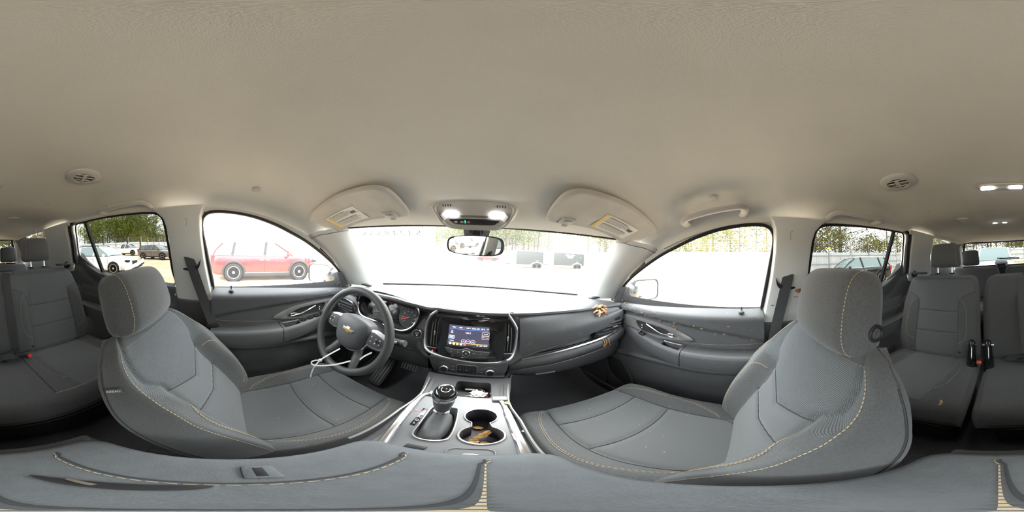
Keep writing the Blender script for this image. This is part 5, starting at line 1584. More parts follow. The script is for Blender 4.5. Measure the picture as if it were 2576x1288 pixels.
# ---- round air vents
for (x, y, r, lab) in ((-.339, -.455, .062, "round swivel air vent in the ceiling behind the driver's seat"), (.345, -.455, .062, "round swivel air vent in the ceiling behind the front passenger's seat"),
                       (-.29, -1.24, .048, "round ceiling air vent over the third row, driver's side"), (.285, -1.16, .048, "round ceiling air vent over the third row, passenger's side")):
    V = thing('ceiling_vent', lab, 'air vent', (x, y, ceil_z(x, y)), 'ceiling air vents')
    M = ceil_frame(x, y)
    obj('vent_flange', lathe([(r, -.004), (r, .004), (r * .93, .008), (r * .62, .011), (r * .60, .006)], 40, M=M), GREYP, V)
    obj('vent_well', lathe([(r * .60, .006), (r * .58, -.002), (.0, -.002)], 32, M=M), BLACKP, V)
    Mr = M @ Matrix.Rotation(R(25 if x < 0 else -20), 4, 'Z')
    for k, (yy, an) in enumerate(((-.35, -35), (.02, -20), (.36, -30))):
        L = r * .58 * 2 * math.sqrt(max(.05, 1 - (yy / .62) ** 2)) * .96
        obj('vent_blade', rbox((0, 0, 0), (L, r * .34, .003), .001, M=Mr @ Matrix.Translation((0, yy * r, .006)) @ Matrix.Rotation(R(an), 4, 'X')), GREYP, V)
    obj('vent_bridge', rbox((0, 0, .011), (r * .22, r * 1.02, .004), .0015, M=Mr), GREYP, V)
# ---- sensors and hooks
for x in (-.571, .561):
    y = .097; M = ceil_frame(x, y)
    o = obj('ceiling_microphone', lathe([(.016, -.003), (.016, .003), (.013, .005), (0, .005)], 24, M=M), GREYP)
    tag(o, 'small round grille in the headliner beside the %s sun visor' % ("driver's" if x < 0 else "passenger's"), 'grille', 'round ceiling grilles')
for x in (-.385, .405):
    y = -.834; M = ceil_frame(x, y)
    o = obj('ceiling_plug', lathe([(.012, -.003), (.012, .002), (.009, .004), (0, .004)], 20, M=M), GREYP)
    tag(o, 'tiny round cap in the headliner above the second row, %s side' % ("driver's" if x < 0 else "passenger's"), 'cap', 'ceiling caps')
# ---- grab handles
def grab(sg, y0, y1, label, hook=False):
    xl, xu = .650, .588
    def pos(y, k, d):
        """k = 0 at the mounts (near the window) .. 1 at the bar; d = stand-off from the headliner"""
        x = xl + (xu - xl) * k
        M = ceil_frame(sg * x, y)
        return tuple(M.translation + M.to_3x3() @ Vector((0, 0, d)))
    cyy = (y0 + y1) / 2; Ly = y1 - y0
    G = thing('grab_handle', label, 'grab handle', pos(cyy, .5, 0), 'grab handles')
    path = [pos(y0 + .03 * Ly, -.10, .004), pos(y0 + .015 * Ly, .30, .024), pos(y0 + .02 * Ly, .70, .034), pos(y0 + .09 * Ly, .97, .039), pos(y0 + .22 * Ly, 1.02, .041), pos(cyy, 1.05, .042),
            pos(y1 - .22 * Ly, 1.02, .041), pos(y1 - .09 * Ly, .97, .039), pos(y1 - .02 * Ly, .70, .034), pos(y1 - .015 * Ly, .30, .024), pos(y1 - .03 * Ly, -.10, .004)]
    path = cr(path, 5); n = len(path)
    M0 = ceil_frame(sg * .61, cyy)
    obj('handle_bar', tube(path, [.0125 + .0055 * abs(2 * i / (n - 1) - 1) ** 2 for i in range(n)], 10, flat=.7, up=tuple(M0.to_3x3() @ Vector((0, 0, 1)))), GREYP, G)
    0 and obj('recess_lip', tube(cr([pos(y, k, .001) for y, k in ((y0 - .02, -.1), (y0 - .018, .8), (y0 + .02, 1.35), (cyy, 1.45), (y1 - .02, 1.35), (y1 + .018, .8), (y1 + .02, -.1))], 6), .0045, 6), HEADL, G)
    if hook:
        q = Vector(pos(y0 + .20 * Ly, .55, .010))
        obj('coat_hook', tube([tuple(q + Vector((0, 0, .020))), tuple(q), tuple(q + Vector((-sg * .012, 0, -.008))), tuple(q + Vector((-sg * .018, 0, .004)))], .005, 8), GREYP, G)
    return G
grab(1, -.010, .225, "long grey grab handle over the front passenger's window")
grab(-1, -.645, -.355, "grey grab handle with coat hook over the rear window behind the driver", True)
grab(1, -.645, -.355, "grey grab handle with coat hook over the rear window behind the front passenger", True)
# airbag caps on the pillars
for sg in (-1, 1):
    z = 1.115; M = frame((sg * (sidex(z, .762) - .0035), -.205, z), (0, sg, 0), (-sg * .32, 0, 1))
    A = obj('pillar_badge', ring(rrect(.034, .034, .006, 4), rrect(.031, .031, .005, 4), .0012, M=M), GUNM)
    tag(A, "small square cap on the %s shoulder belt pillar" % SIDE[sg], 'cap', 'pillar caps')
    obj('cap_text', textg('AIRBAG', .006, M @ Matrix.Translation((0, 0, .0012))), GUNM, A, smooth=False)

# ================================================================ seat belts
for sg in (-1, 1):
    who = SIDE[sg]
    B = thing('seat_belt', "dark seat belt hanging from the %s door pillar" % who, 'seat belt', (sg * .70, -.19, .94), 'front seat belts')
    top = (sg * (sidex(.944, .762) - .006), -.190, .944)
    mid = (sg * (sidex(.74, .762) - .030), -.130 + (.0 if sg < 0 else -.02), .730)
    buck = (sg * .735, -.085 if sg < 0 else -.125, .600)
    low = (sg * .725, -.055, .44); end = (sg * .70, -.02, .20)
    if sg > 0: low = (sg * .735, -.105, .45); end = (sg * .73, -.09, .18)
    path = cr([(top[0] + sg * .03, top[1] - .004, top[2] + .012), top, mid, buck, low, end], 6)
    obj('webbing', strap(path, .046, .0022, (-sg, .15, .25)), BELT, B)
    # curved slot
    sl = cr([(-.138, .992), (-.150, .970), (-.170, .955), (-.195, .948), (-.222, .946), (-.226, .940), (-.200, .934), (-.165, .938), (-.146, .955)], 4, True)
    M = frame((sg * sidex(0, .757), 0, 0), (0, 1, 0), (-sg * .32, 0, 1)) if sg < 0 else frame((sg * sidex(0, .757), 0, 0), (0, 1, 0), (-.32, 0, 1)) @ Matrix.Scale(-1, 4, (0, 0, 1))
    obj('belt_slot', prism(sl, .006, .001, M=M, z0=-.001), BLACKT, B)
    bm_ = frame((buck[0] - sg * .004, buck[1], buck[2] - .004), (0, 1 if sg > 0 else 1, .25), (0, -.25, 1))
    T = obj('belt_tongue', rbox((0, 0, 0), (.062, .024, .014), .006, M=bm_), BLACKP, B)
    tp = rrect(.030, .044, .006, 4, 0, -.032); ti = rrect(.014, .014, .004, 4, 0, -.038)
    obj('tongue_plate', ring(tp, ti, .003, M=bm_, z0=-.0015), CHROME if sg < 0 else SILVER, T)
    obj('tongue_wire', tube([tuple(bm_ @ Vector(q)) for q in ((.028, .012, 0), (.038, .008, 0), (.038, -.010, 0), (.020, -.016, 0))], .0022, 6), CHROME, T)
# C pillar belts of the second row
for sg in (-1, 1):
    B = thing('seat_belt', "short dark belt at the rear pillar behind the %s window" % SIDE[sg], 'seat belt', (sg * .73, -1.2, .9), 'rear pillar belts')
    pth = cr([(sg * (sidex(.90, .762) - .004), -1.19, .905), (sg * (sidex(.87, .762) - .008), -1.235, .885), (sg * (sidex(.82, .762) - .010), -1.245, .83), (sg * .72, -1.20, .76)], 5)
    obj('webbing', strap(pth, .040, .0022, (-sg, .1, .2)), BELT, B)
    M = frame((sg * sidex(0, .757), 0, 0), (0, 1, 0), (-sg * .32, 0, 1)) if sg < 0 else frame((sg * sidex(0, .757), 0, 0), (0, 1, 0), (-.32, 0, 1)) @ Matrix.Scale(-1, 4, (0, 0, 1))
    obj('belt_slot', prism([(-1.150, .948), (-1.185, .925), (-1.262, .903), (-1.262, .888), (-1.205, .893), (-1.165, .918)], .009, .001, M=M, z0=-.001), BLACKT, B)
# centre belt of the bench and buckles
B = thing('seat_belt', 'dark centre belt running down the wide second row bench', 'seat belt', (-.14, -1.0, .9))
pth = [on60(-.150, t, .006 + (.014 if t > .93 else 0)) for t in (.99, .9, .7, .5, .3, .1, .02)] + [(-.13, -.83, .405), (-.08, -.80, .397)]
obj('webbing', strap(cr(pth, 5), .046, .0022, (0, .9, .35)), BELT, B)
def buckle(x, y, z, yaw, label):
    K = thing('belt_buckle', label, 'belt buckle', (x, y, z), 'second row buckles')
    M = Matrix.Translation((x, y, z)) @ Matrix.Rotation(yaw, 4, 'Z') @ Matrix.Rotation(R(25), 4, 'X')
    obj('buckle_body', rbox((0, 0, 0), (.030, .060, .020), .005, M=M), BLACKP, K)
    obj('red_button', rbox((0, .027, .002), (.022, .014, .019), .003, M=M), RED, K)
    obj('buckle_strap', strap([tuple(M @ Vector((0, -.028, 0))), tuple(M @ Vector((0, -.06, -.006))), tuple(M @ Vector((0, -.09, -.03)))], .030, .003, (0, 0, 1)), BELT, K)
buckle(-.185, -.775, .412, R(30), 'belt buckle with red button lying on the wide second row bench')
buckle(.158, -.775, .415, R(0), 'belt buckle with red button standing between the two second row seats')
lp = thing('lap_belt_fold', 'loose folded dark lap belt lying on the wide bench beside a buckle', 'seat belt', (-.10, -.80, .39))
obj('webbing', strap(cr([(-.15, -.80, .392), (-.12, -.785, .420), (-.075, -.79, .418), (-.05, -.80, .394), (-.08, -.815, .388), (-.03, -.84, .386), (.03, -.85, .384)], 6), .044, .0022, (0, .3, 1)), BELT, lp)
obj('belt_tongue', rbox((-.045, -.795, .400), (.05, .02, .012), .004), BLACKP, lp)
# ================================================================ the yard outside
def gz(x, y):
    r = math.hypot(x, y)
    return -.45 + .020 * max(0, r - 9) + (.03 * math.sin(x * .5) * math.cos(y * .43) if r > 6 else 0)
DIRT = mat('sandy_dirt', (.45, .32, .19), .95, spec=.1, var=.5, vscale=.9, col2=(.63, .50, .34), bump=.5, bscale=20)
gv, gf = [], []
rr = [0.5, 2, 4, 6, 8, 10, 13, 16, 20, 25, 32, 42, 60, 90, 140]
NA = 72
for r in rr:
    for k in range(NA):
        a = 2 * math.pi * k / NA; x, y = r * math.sin(a), r * math.cos(a)
        gv.append((x, y, gz(x, y) + (.02 * random.uniform(-1, 1) if r > 9 else 0)))
for i in range(len(rr) - 1):
    for k in range(NA):
        gf.append((i * NA + k, i * NA + (k + 1) % NA, (i + 1) * NA + (k + 1) % NA, (i + 1) * NA + k))
gf.append(tuple(range(NA)))
tag(obj('ground', (gv, gf), DIRT), 'sandy brown dirt yard around the car', kind='structure')

# ---- vehicles (local: x forward, y left, z up, origin on the ground under the middle)
TYRE = mat('tyre_rubber', (.012, .012, .012), .8)
RIM = mat('alloy_rim', (.62, .62, .64), .3, metal=.8)
DGL = mat('car_window_dark', (.03, .04, .045), .06, spec=.7, coat=.4)
PGL = mat('car_window_pale', (.20, .28, .28), .06, spec=.8, coat=.4)
CLAD = mat('grey_cladding', (.022, .022, .023), .7)
WELL = mat('wheel_hollow_black', (.004, .004, .004), .9, spec=.1)
LENSR = mat('tail_lens_red', (.45, .02, .03), .2)
LENSC = mat('head_lens', (.55, .56, .58), .12, metal=.3)
def wheel(V, x, y, r, m=RIM, ns=10):
    s = 1 if y > 0 else -1
    M = Matrix.Translation((x, y, r)) @ Matrix.Rotation(-s * math.pi / 2, 4, 'X')
    Wt = obj('wheel', lathe([(r * .66, -.10), (r * .92, -.11), (r, -.08), (r, .06), (r * .94, .09), (r * .68, .085), (r * .66, .05)], 32, M=M), TYRE, V)
    obj('rim', lathe([(r * .68, .075), (r * .64, .080), (r * .60, .03), (r * .2, .01), (0, .01)], 32, M=M), WELL, Wt)
    obj('rim_edge', lathe([(r * .69, .074), (r * .68, .088), (r * .63, .086), (r * .62, .07)], 32, M=M), m, Wt)
    for k in range(ns):
        a = 2 * math.pi * k / ns
        Ms = M @ Matrix.Rotation(a, 4, 'Z')
        obj('spoke', prism([(r * .12, -.030), (r * .64, -.022 - .008), (r * .64, .022 + .008), (r * .12, .030)] if ns < 8 else [(r * .12, -.018), (r * .64, -.026), (r * .64, .026), (r * .12, .018)], .05, .008, 1, M=Ms, z0=.02), m, Wt)
    obj('hub_cap', lathe([(r * .17, .06), (r * .15, .085), (0, .088)], 16, M=M), m, Wt)
def vehicle(name, label, loc, head, paint, L=4.7, Wd=1.86, H=1.68, wb=2.75, wr=.36, hood=1.02, belt=1.06, nose=.72, kind='suv', clad=True, rails=True, glassm=None, ns=10, dmg=0., loose=False, group=None, chrome=False, seed=1):
    z = gz(*loc)
    ang = math.atan2(head[1], head[0])
    V = thing(name, label, 'car' if kind != 'pickup' else 'pickup truck', (loc[0], loc[1], z), group, rot=Matrix.Rotation(ang, 4, 'Z'))
    rnd = random.Random(seed)
    hw = Wd / 2; f = L / 2
    gl = glassm or DGL
    xA, xR0, xR1, xE = (f - 1.28, f - 2.15, -f + .50, -f + .10) if kind == 'suv' else ((f - 1.35, f - 2.25, -f + 2.05, -f + 1.85) if kind == 'pickup' else (f - 1.40, f - 2.3, -f + 1.25, -f + .45))
    st = [(-f, hw * .80, .42, .62, .95 * belt), (-f + .05, hw * .90, .34, .62, belt), (-f + .35, hw * .985, .26, .62, belt + .01), (-wb / 2, hw, .24, .62, belt + .01), (-.4, hw, .22, .60, belt), (xA - .3, hw, .22, .60, belt - .01),
          (xA, hw * .995, .22, .60, belt - .02), (wb / 2, hw * .985, .24, .60, hood - .03), (f - .45, hw * .95, .25, .60, hood - .07), (f - .15, hw * .86, .28, .58, nose + .16), (f - .03, hw * .74, .34, .56, nose + .04), (f, hw * .62, .40, .54, nose - .06)]
    xs = [s[0] for s in st]; rows = []
    for x in np.linspace(-f, f, 44):
        w, z0, zm, zt = [sint(x, xs, [s[k] for s in st]) for k in (1, 2, 3, 4)]
        if kind == 'pickup' and x < xE: zt = belt + .02
        crown = .035 if x > xA else .0
        sec = [(-w * .88, z0), (-w * .97, z0 + .10), (-w, zm), (-w * .985, zt - .14), (-w * .93, zt - .02), (-w * .80, zt + crown * .6), (0, zt + crown), (w * .80, zt + crown * .6), (w * .93, zt - .02), (w * .985, zt - .14), (w, zm), (w * .97, z0 + .10), (w * .88, z0)]
        row = []
        for y_, z_ in sec:
            d = dmg * sstep(f - 1.3, f, x) if dmg else 0
            row.append((x - d * abs(rnd.gauss(0, .10)), y_ + d * rnd.gauss(0, .04), z_ + d * rnd.gauss(0, .05)))
        rows.append(row)
    body = obj('body', loft(rows, closed=True), paint, V, smooth=30)
    # greenhouse
    zr = H - .03
    gs = [(xA + .02, hw * .90, hw * .90, belt - .03, belt - .01), (xA - .25, hw * .90, hw * .80, belt - .02, belt + (zr - belt) * .36), (xR0 + .08, hw * .91, hw * .73, belt, zr - .02), (xR0 - .25, hw * .92, hw * .72, belt, zr), (0, hw * .92, hw * .72, belt, zr + .005),
          (xR1 + .2, hw * .92, hw * .70, belt + .02, zr - .02), (xR1, hw * .91, hw * .69, belt + .02, zr - .05), (xE + .12, hw * .88, hw * .74, belt + .02, belt + (zr - belt) * .42), (xE, hw * .86, hw * .84, belt + .01, belt + .03)]
    gs = sorted(gs); gx = [g[0] for g in gs]; rows = []
    for x in np.linspace(xE, xA, 30):
        wb_, wt_, z0, z1 = [interp(x, gx, [g[k] for g in gs]) for k in (1, 2, 3, 4)]
        rows.append([(x, -wb_, z0 - .02), (x, -wt_, z1), (x, -wt_ * .6, z1 + .02), (x, 0, z1 + .03), (x, wt_ * .6, z1 + .02), (x, wt_, z1), (x, wb_, z0 - .02)])
    obj('windows', loft(rows), gl, V, smooth=20)
    rows = []
    for x in np.linspace(xR1 - .10, xR0 + .12, 16):
        _, wt_, _, z1 = [interp(x, gx, [g[k] for g in gs]) for k in (1, 2, 3, 4)]
        rows.append([(x, -wt_ - .012, z1 - .03), (x, -wt_ * .9, z1 + .012), (x, -wt_ * .5, z1 + .032), (x, 0, z1 + .040), (x, wt_ * .5, z1 + .032), (x, wt_ * .9, z1 + .012), (x, wt_ + .012, z1 - .03)])
    obj('roof', loft(rows), paint, V)
    def gp(x, t, s):
        wb_, wt_, z0, z1 = [interp(x, gx, [g[k] for g in gs]) for k in (1, 2, 3, 4)]
        return (x, s * (wb_ + (wt_ - wb_) * t + .006), z0 + (z1 - z0) * t)
    for s in (-1, 1):
        apil = [(x, *gp(x, 1, s)[1:]) for x in np.linspace(xA, xR0 + .1, 8)]
        obj('pillar', tube(apil, .040, 6), paint, V)
        cpil = [(x, *gp(x, 1, s)[1:]) for x in np.linspace(xE, xR1 + .05, 8)]
        obj('pillar', tube(cpil, .05, 6), paint, V)
        mids = [(-.12 if kind != 'pickup' else .05)] + ([xR1 + .45] if kind == 'suv' else [])
        for xm in mids:
            obj('pillar', strap([gp(xm + .03 * k, k / 4, s) for k in range(5)], .10, .03, (0, s, .3)), paint if not chrome else CLAD, V)
        obj('belt_line', tube([gp(x, .02, s) for x in np.linspace(xE + .2, xA - .1, 16)], .016, 6), CHROME if chrome else CLAD, V)
        if rails and kind == 'suv':
            obj('roof_rail', tube(cr([gp(xR1 - .05, 1, s), (xR1 + .1, gp(xR1 + .1, 1, s)[1] - s * .06, zr + .05), (0, gp(0, 1, s)[1] - s * .06, zr + .07), (xR0 - .1, gp(xR0 - .1, 1, s)[1] - s * .06, zr + .05), gp(xR0 + .12, 1, s)], 4), .018, 6), CHROME if chrome else CLAD, V)
        for xw in (-wb / 2, wb / 2):
            wheel(V, xw, s * (hw - .055), wr, ns=ns)
            arch = [(xw + (wr + .075) * math.cos(t), s * (hw + .004), wr + (wr + .075) * math.sin(t)) for t in np.linspace(R(-12), R(192), 22)]
            obj('wheel_arch', tube(arch, .045, 6), CLAD if clad else paint, V)
            obj('wheel_well', prism([(xw + (wr + .06) * math.cos(t), wr + (wr + .06) * math.sin(t)) for t in np.linspace(0, 2 * math.pi, 25)[:-1]], .02, 0, M=Matrix(((1, 0, 0, 0), (0, 0, s, s * (hw - .015)), (0, 1, 0, 0), (0, 0, 0, 1)))), WELL, V)
        if clad:
            obj('sill_cladding', rbox((0, s * (hw + .0), .30), (wb - 2 * wr - .12, .05, .16), .02), CLAD, V)
            if chrome: obj('sill_chrome', rbox((0, s * (hw + .02), .375), (wb - 2 * wr - .15, .02, .025), .006), CHROME, V)
        for xd in (-.25, xA - 1.15 if kind == 'suv' else .9):
            obj('door_handle', rbox((xd, s * (hw + .004), belt - .17), (.18, .03, .035), .012), CHROME if chrome else paint, V)
        for xd in (-.12, xA - .10, -wb / 2 + .50):
            obj('door_seam', tube([(xd, s * (hw * .985 + .006), belt - .12), (xd + .01, s * (hw + .002), .60), (xd, s * (hw + .0), .36)], .006, 4), BLACKT, V)
        obj('door_mirror', rbox((xA - .28, s * (hw + .09), belt + .05), (.12, .20, .14), .045), paint, V)
        obj('headlamp', rbox((f - .22, s * hw * .74, nose + .04), (.34, .26, .13), .05, M=Matrix.Translation((0, 0, 0))), LENSC if not (dmg and s < 0) else BLACKT, V)
        obj('tail_lamp', rbox((-f + .10, s * hw * .86, belt - .10), (.16, .22, .34), .05), LENSR, V)
    obj('grille', rbox((f - .03, 0, nose - .06), (.06, hw * .9, .20), .03), BLACKT, V)
    if loose:
        Mb = Matrix.Translation((f + .10, -.12, .42)) @ Matrix.Rotation(R(14), 4, 'X') @ Matrix.Rotation(R(-16), 4, 'Z')
        rows = [[tuple(Mb @ Vector((.18 * (1 - (y / hw) ** 2) - .10 + a, y, b))) for a, b in ((-.05, .20), (.03, .17), (.05, 0), (.02, -.17), (-.05, -.20))] for y in np.linspace(-hw, hw, 16)]
        obj('loose_bumper', loft(rows), paint, V)
        obj('bumper_intake', rbox((.10, 0, -.04), (.06, hw * 1.1, .16), .03, M=Mb), CLAD, V)
        for s in (-1, 1): obj('fog_lamp', rbox((.03, s * hw * .75, -.04), (.08, .16, .10), .03, M=Mb), BLACKT, V)
    else:
        obj('front_bumper', rbox((f - .05, 0, .44), (.16, hw * 1.25, .20), .06), CLAD if clad else paint, V)
    obj('rear_bumper', rbox((-f + .06, 0, .48), (.16, hw * 1.6, .22), .06), CLAD if clad else paint, V)
    if kind != 'pickup': obj('number_plate', rbox((-f - .01, 0, .80), (.02, .36, .16), .005), LABELW, V)
    if kind == 'pickup':
        obj('load_bed', rbox(((xE - f) / 2 - .05, 0, belt - .1), (f + xE - .25, hw * 1.7, .26), .01), BLACKT, V)
    return V
def paint(n, c, met=.0, rough=.25): return mat(n, c, rough, metal=met, coat=.6)
vehicle('red_suv', 'dark red crashed sport utility vehicle with silver ten spoke wheels, beside the driver\'s window', (-7.65, 1.60), (.03, 1), paint('red_paint', (.13, .012, .017)), L=4.9, Wd=1.92, H=1.70, wb=2.88, wr=.385, hood=1.06, belt=1.08, nose=.80, chrome=True, dmg=.8, seed=4)
vehicle('white_suv', 'white crashed sport utility vehicle with its front bumper hanging off', (-7.55, -7.60), (-.20, .98), paint('white_paint', (.80, .80, .80)), L=4.6, Wd=1.85, H=1.66, wb=2.66, wr=.355, glassm=PGL, clad=False, dmg=.25, loose=True, seed=2)
vehicle('brown_suv', 'grey brown sport utility vehicle parked across the dirt yard', (-16.9, -8.2), (.19, .98), paint('taupe_paint', (.17, .14, .115), .4), L=4.6, Wd=1.82, H=1.66, wb=2.70, wr=.35, ns=5, clad=True, rails=False)
vehicle('white_pickup', 'white wrecked pickup truck with smashed front in front of the metal fence', (-22.5, -16.4), (.05, 1), MATS['white_paint'], L=5.6, Wd=2.0, H=1.88, wb=3.5, wr=.40, belt=1.18, hood=1.16, nose=.9, kind='pickup', dmg=1.0, rails=False, seed=9)
vehicle('silver_car', 'silver car parked behind the grey brown vehicle', (-25.5, -9.6), (.1, 1), paint('silver_paint', (.45, .46, .48), .6), L=4.6, H=1.48, belt=.95, hood=.92, nose=.7, wb=2.7, wr=.33, kind='sedan', clad=False, rails=False)
vehicle('white_sedan', 'white sedan parked behind the silver car', (-31.0, -9.0), (.1, 1), MATS['white_paint'], L=4.7, H=1.48, belt=.95, hood=.92, nose=.7, wb=2.7, wr=.33, kind='sedan', clad=False, rails=False)
vehicle('black_suv', 'glossy black sport utility vehicle by the metal fence outside the rear passenger window', (8.45, -6.95), (.20, .98), paint('black_paint', (.012, .012, .014), rough=.12), L=4.9, Wd=1.9, H=1.72, wb=2.85, wr=.38, glassm=PGL, chrome=True, clad=False)
vehicle('white_truck', 'white pickup parked close behind the tailgate, facing it', (.25, -9.6), (0.0, 1), MATS['white_paint'], L=5.6, Wd=2.0, H=1.95, wb=3.5, wr=.41, belt=1.22, hood=1.22, nose=.95, kind='pickup', glassm=PGL, rails=False, clad=False)
vehicle('red_car', 'bright red car glimpsed beside the white truck behind the tailgate', (5.9, -14.2), (.2, 1), paint('bright_red_paint', (.45, .02, .02)), L=4.5, H=1.5, belt=.95, hood=.92, nose=.7, wb=2.65, wr=.33, kind='sedan', clad=False, rails=False)
vehicle('red_sedan', 'small red sedan far ahead of the windscreen', (.3, 33.5), (-1, .05), MATS['bright_red_paint'], L=4.5, H=1.46, belt=.92, hood=.90, nose=.7, wb=2.65, wr=.33, kind='sedan', clad=False, rails=False)
# ---- enclosed trailers ahead
TRB = mat('black_trailer_skin', (.028, .034, .034), .5)
for i, (x0, x1, y, lab) in enumerate(((3.7, 7.2, 19.6, 'black enclosed trailer with plain sides ahead of the windscreen'), (8.6, 13.3, 19.4, 'black enclosed trailer with white lettering on its side'))):
    g0 = gz((x0 + x1) / 2, y)
    T = thing('cargo_trailer', lab, 'trailer', ((x0 + x1) / 2, y + 1, g0), 'enclosed trailers')
    cx = (x0 + x1) / 2
    obj('trailer_box', rbox((cx, y + 1, g0 + 1.26), (x1 - x0, 2.0, 1.75), .04), TRB, T)
    obj('roof_trim', rbox((cx, y + 1, g0 + 2.13), (x1 - x0 + .05, 2.06, .07), .02), WHITEP, T)
    obj('floor_trim', rbox((cx, y + 1, g0 + .38), (x1 - x0 + .05, 2.06, .08), .02), WHITEP, T)
    obj('nose_panel', prism([(x0, y + .05), (x0 - .55, y + 1), (x0, y + 1.95)], 1.70, .02, M=Matrix.Translation((0, 0, g0 + .42))), mat('grey_trailer_nose', (.22, .26, .25), .5), T)
    obj('tow_bar', tube([(x0 - .4, y + 1, g0 + .38), (x0 - 1.3, y + 1, g0 + .40)], .05, 8), BLACKT, T)
    for k in (0, 1):
        xw = x1 - 1.15 + .62 * k - (.3 if i else 0)
        Mw = Matrix.Translation((xw, y - .02, g0 + .30)) @ Matrix.Rotation(math.pi / 2, 4, 'X')
        w = obj('wheel', lathe([(.19, -.06), (.29, -.09), (.31, -.05), (.31, .05), (.28, .085), (.19, .07)], 24, M=Mw), TYRE, T)
        obj('rim', lathe([(.19, .07), (.17, .04), (0, .04)], 20, M=Mw), WHITEP, w)
    xm = x1 - .84 - (.3 if i else 0)
    obj('mudguard', tube([(xm + .75 * math.cos(t), y - .05, g0 + .28 + .46 * math.sin(t) ** .8) for t in np.linspace(.02, math.pi - .02, 14)], .06, 6, flat=1.6, up=(0, 1, 0)), WHITEP, T)
    obj('side_lamp', rbox((xm, y - .02, g0 + .95), (.30, .03, .07), .01), WHITEP, T)
    if i:
        for k, (w_, z_) in enumerate(((1.45, 1.88), (1.10, 1.68), (.75, 1.49))):
            obj('side_lettering', rbox((cx + .05, y - .005, g0 + z_), (w_, .02, .11), 0), WHITEP, T)

# ---- metal fence round the yard
FENM = mat('pale_corrugated_steel', (.62, .66, .68), .45, metal=.15, var=.12, vscale=1.2)
POSTM = mat('galvanised_post', (.40, .42, .43), .5, metal=.4)
WIREM = mat('fence_wire', (.22, .22, .22), .6)
lines = [((12.8, 15), (12.8, -25), 'pale corrugated metal fence along the passenger side of the yard'),
         ((12.8, -25), (-24, -30.5), 'pale corrugated metal fence across the yard behind the tailgate'),
         ((-24, -30.5), (-29.5, -18), 'short pale metal fence piece behind the white wrecked pickup'),
         ((-29.5, -18), (-60, -15), 'pale corrugated metal fence beyond the parked cars on the driver side'),
         ((12.8, 15), (17.5, 34), 'pale corrugated metal fence beside the black trailers'),
         ((17.5, 34), (-45, 41), 'pale corrugated metal fence far ahead of the windscreen')]
FH = 2.35
ribs = []
PW = 2.45
for k in range(14):
    x = k / 13
    ribs.append((x, 0.)); 
def panel_mesh():
    v, f = [], []
    n = 40
    prof = []
    for k in range(n + 1):
        t = k / n; ph = (k % 4)
        prof.append((t * PW, .018 if ph in (1, 2) else 0.))
    for z in (0.05, FH):
        for a, b in prof: v.append((a, b, z))
    for k in range(n): f.append((k, k + 1, k + n + 2, k + n + 1))
    b = len(v); v += [(x, y + .006, z) for x, y, z in v[:b]]
    f += [tuple(i + b for i in reversed(q)) for q in f[:n]]
    me = bpy.data.meshes.new('panel'); me.from_pydata(v, [], f); me.update(); me.materials.append(FENM); return me
PM = panel_mesh()
def mesh_of(g, m, n):
    me = bpy.data.meshes.new(n); me.from_pydata(g[0], [], g[1]); me.update(); me.materials.append(m); return me
POSTME = mesh_of(rbox((0, 0, 1.75), (.07, .07, 3.5), .01, 1), POSTM, 'post')
RAILME = mesh_of(join(rbox((PW / 2, 0, 0), (PW, .05, .06), .006, 1)), POSTM, 'rail')
SIGNME = mesh_of(rbox((0, 0, 0), (.26, .01, .20), .003, 1), mat('yellow_sign', (.85, .70, .05), .6), 'sign')
for li, ((ax, ay), (bx, by), lab) in enumerate(lines):
    d = math.hypot(bx - ax, by - ay); n = int(d / PW); ang = math.atan2(by - ay, bx - ax)
    F = thing('metal_fence', lab, 'fence', (ax, ay, gz(ax, ay)), 'yard fences')
    o0 = Vector((ax, ay, gz(ax, ay)))
    inner = 1 if ((bx - ax) * (0 - ay) - (by - ay) * (0 - ax)) > 0 else -1
    wires = []
    for k in range(n):
        x, y = ax + (bx - ax) * k / n, ay + (by - ay) * k / n
        zz = min(gz(x, y), .35)
        loc = Vector((x, y, zz)) - o0
        nx, ny = -math.sin(ang) * inner, math.cos(ang) * inner
        items = [('panel', PM, (0, 0, 0)), ('post', POSTME, (nx * .06, ny * .06, 0))] + [('rail', RAILME, (nx * .05, ny * .05, q)) for q in (.55, 1.30, 2.05)]
        if k % 4 == 1: items.append(('sign', SIGNME, (nx * .12, ny * .12, FH + .35)))
        for nm, me, dl in items:
            o = bpy.data.objects.new(nm, me); COL.objects.link(o); o.parent = F
            o.location = loc + Vector(dl); o.rotation_euler = (0, 0, ang)
    for q in (.20, .40, .60, .80, 1.0):
        pts = [(ax + (bx - ax) * k / n, ay + (by - ay) * k / n, min(gz(ax + (bx - ax) * k / n, ay + (by - ay) * k / n), .35) + FH + q) for k in range(n + 1)]
        obj('wire', tube(pts, .010, 4), WIREM, F, smooth=False)

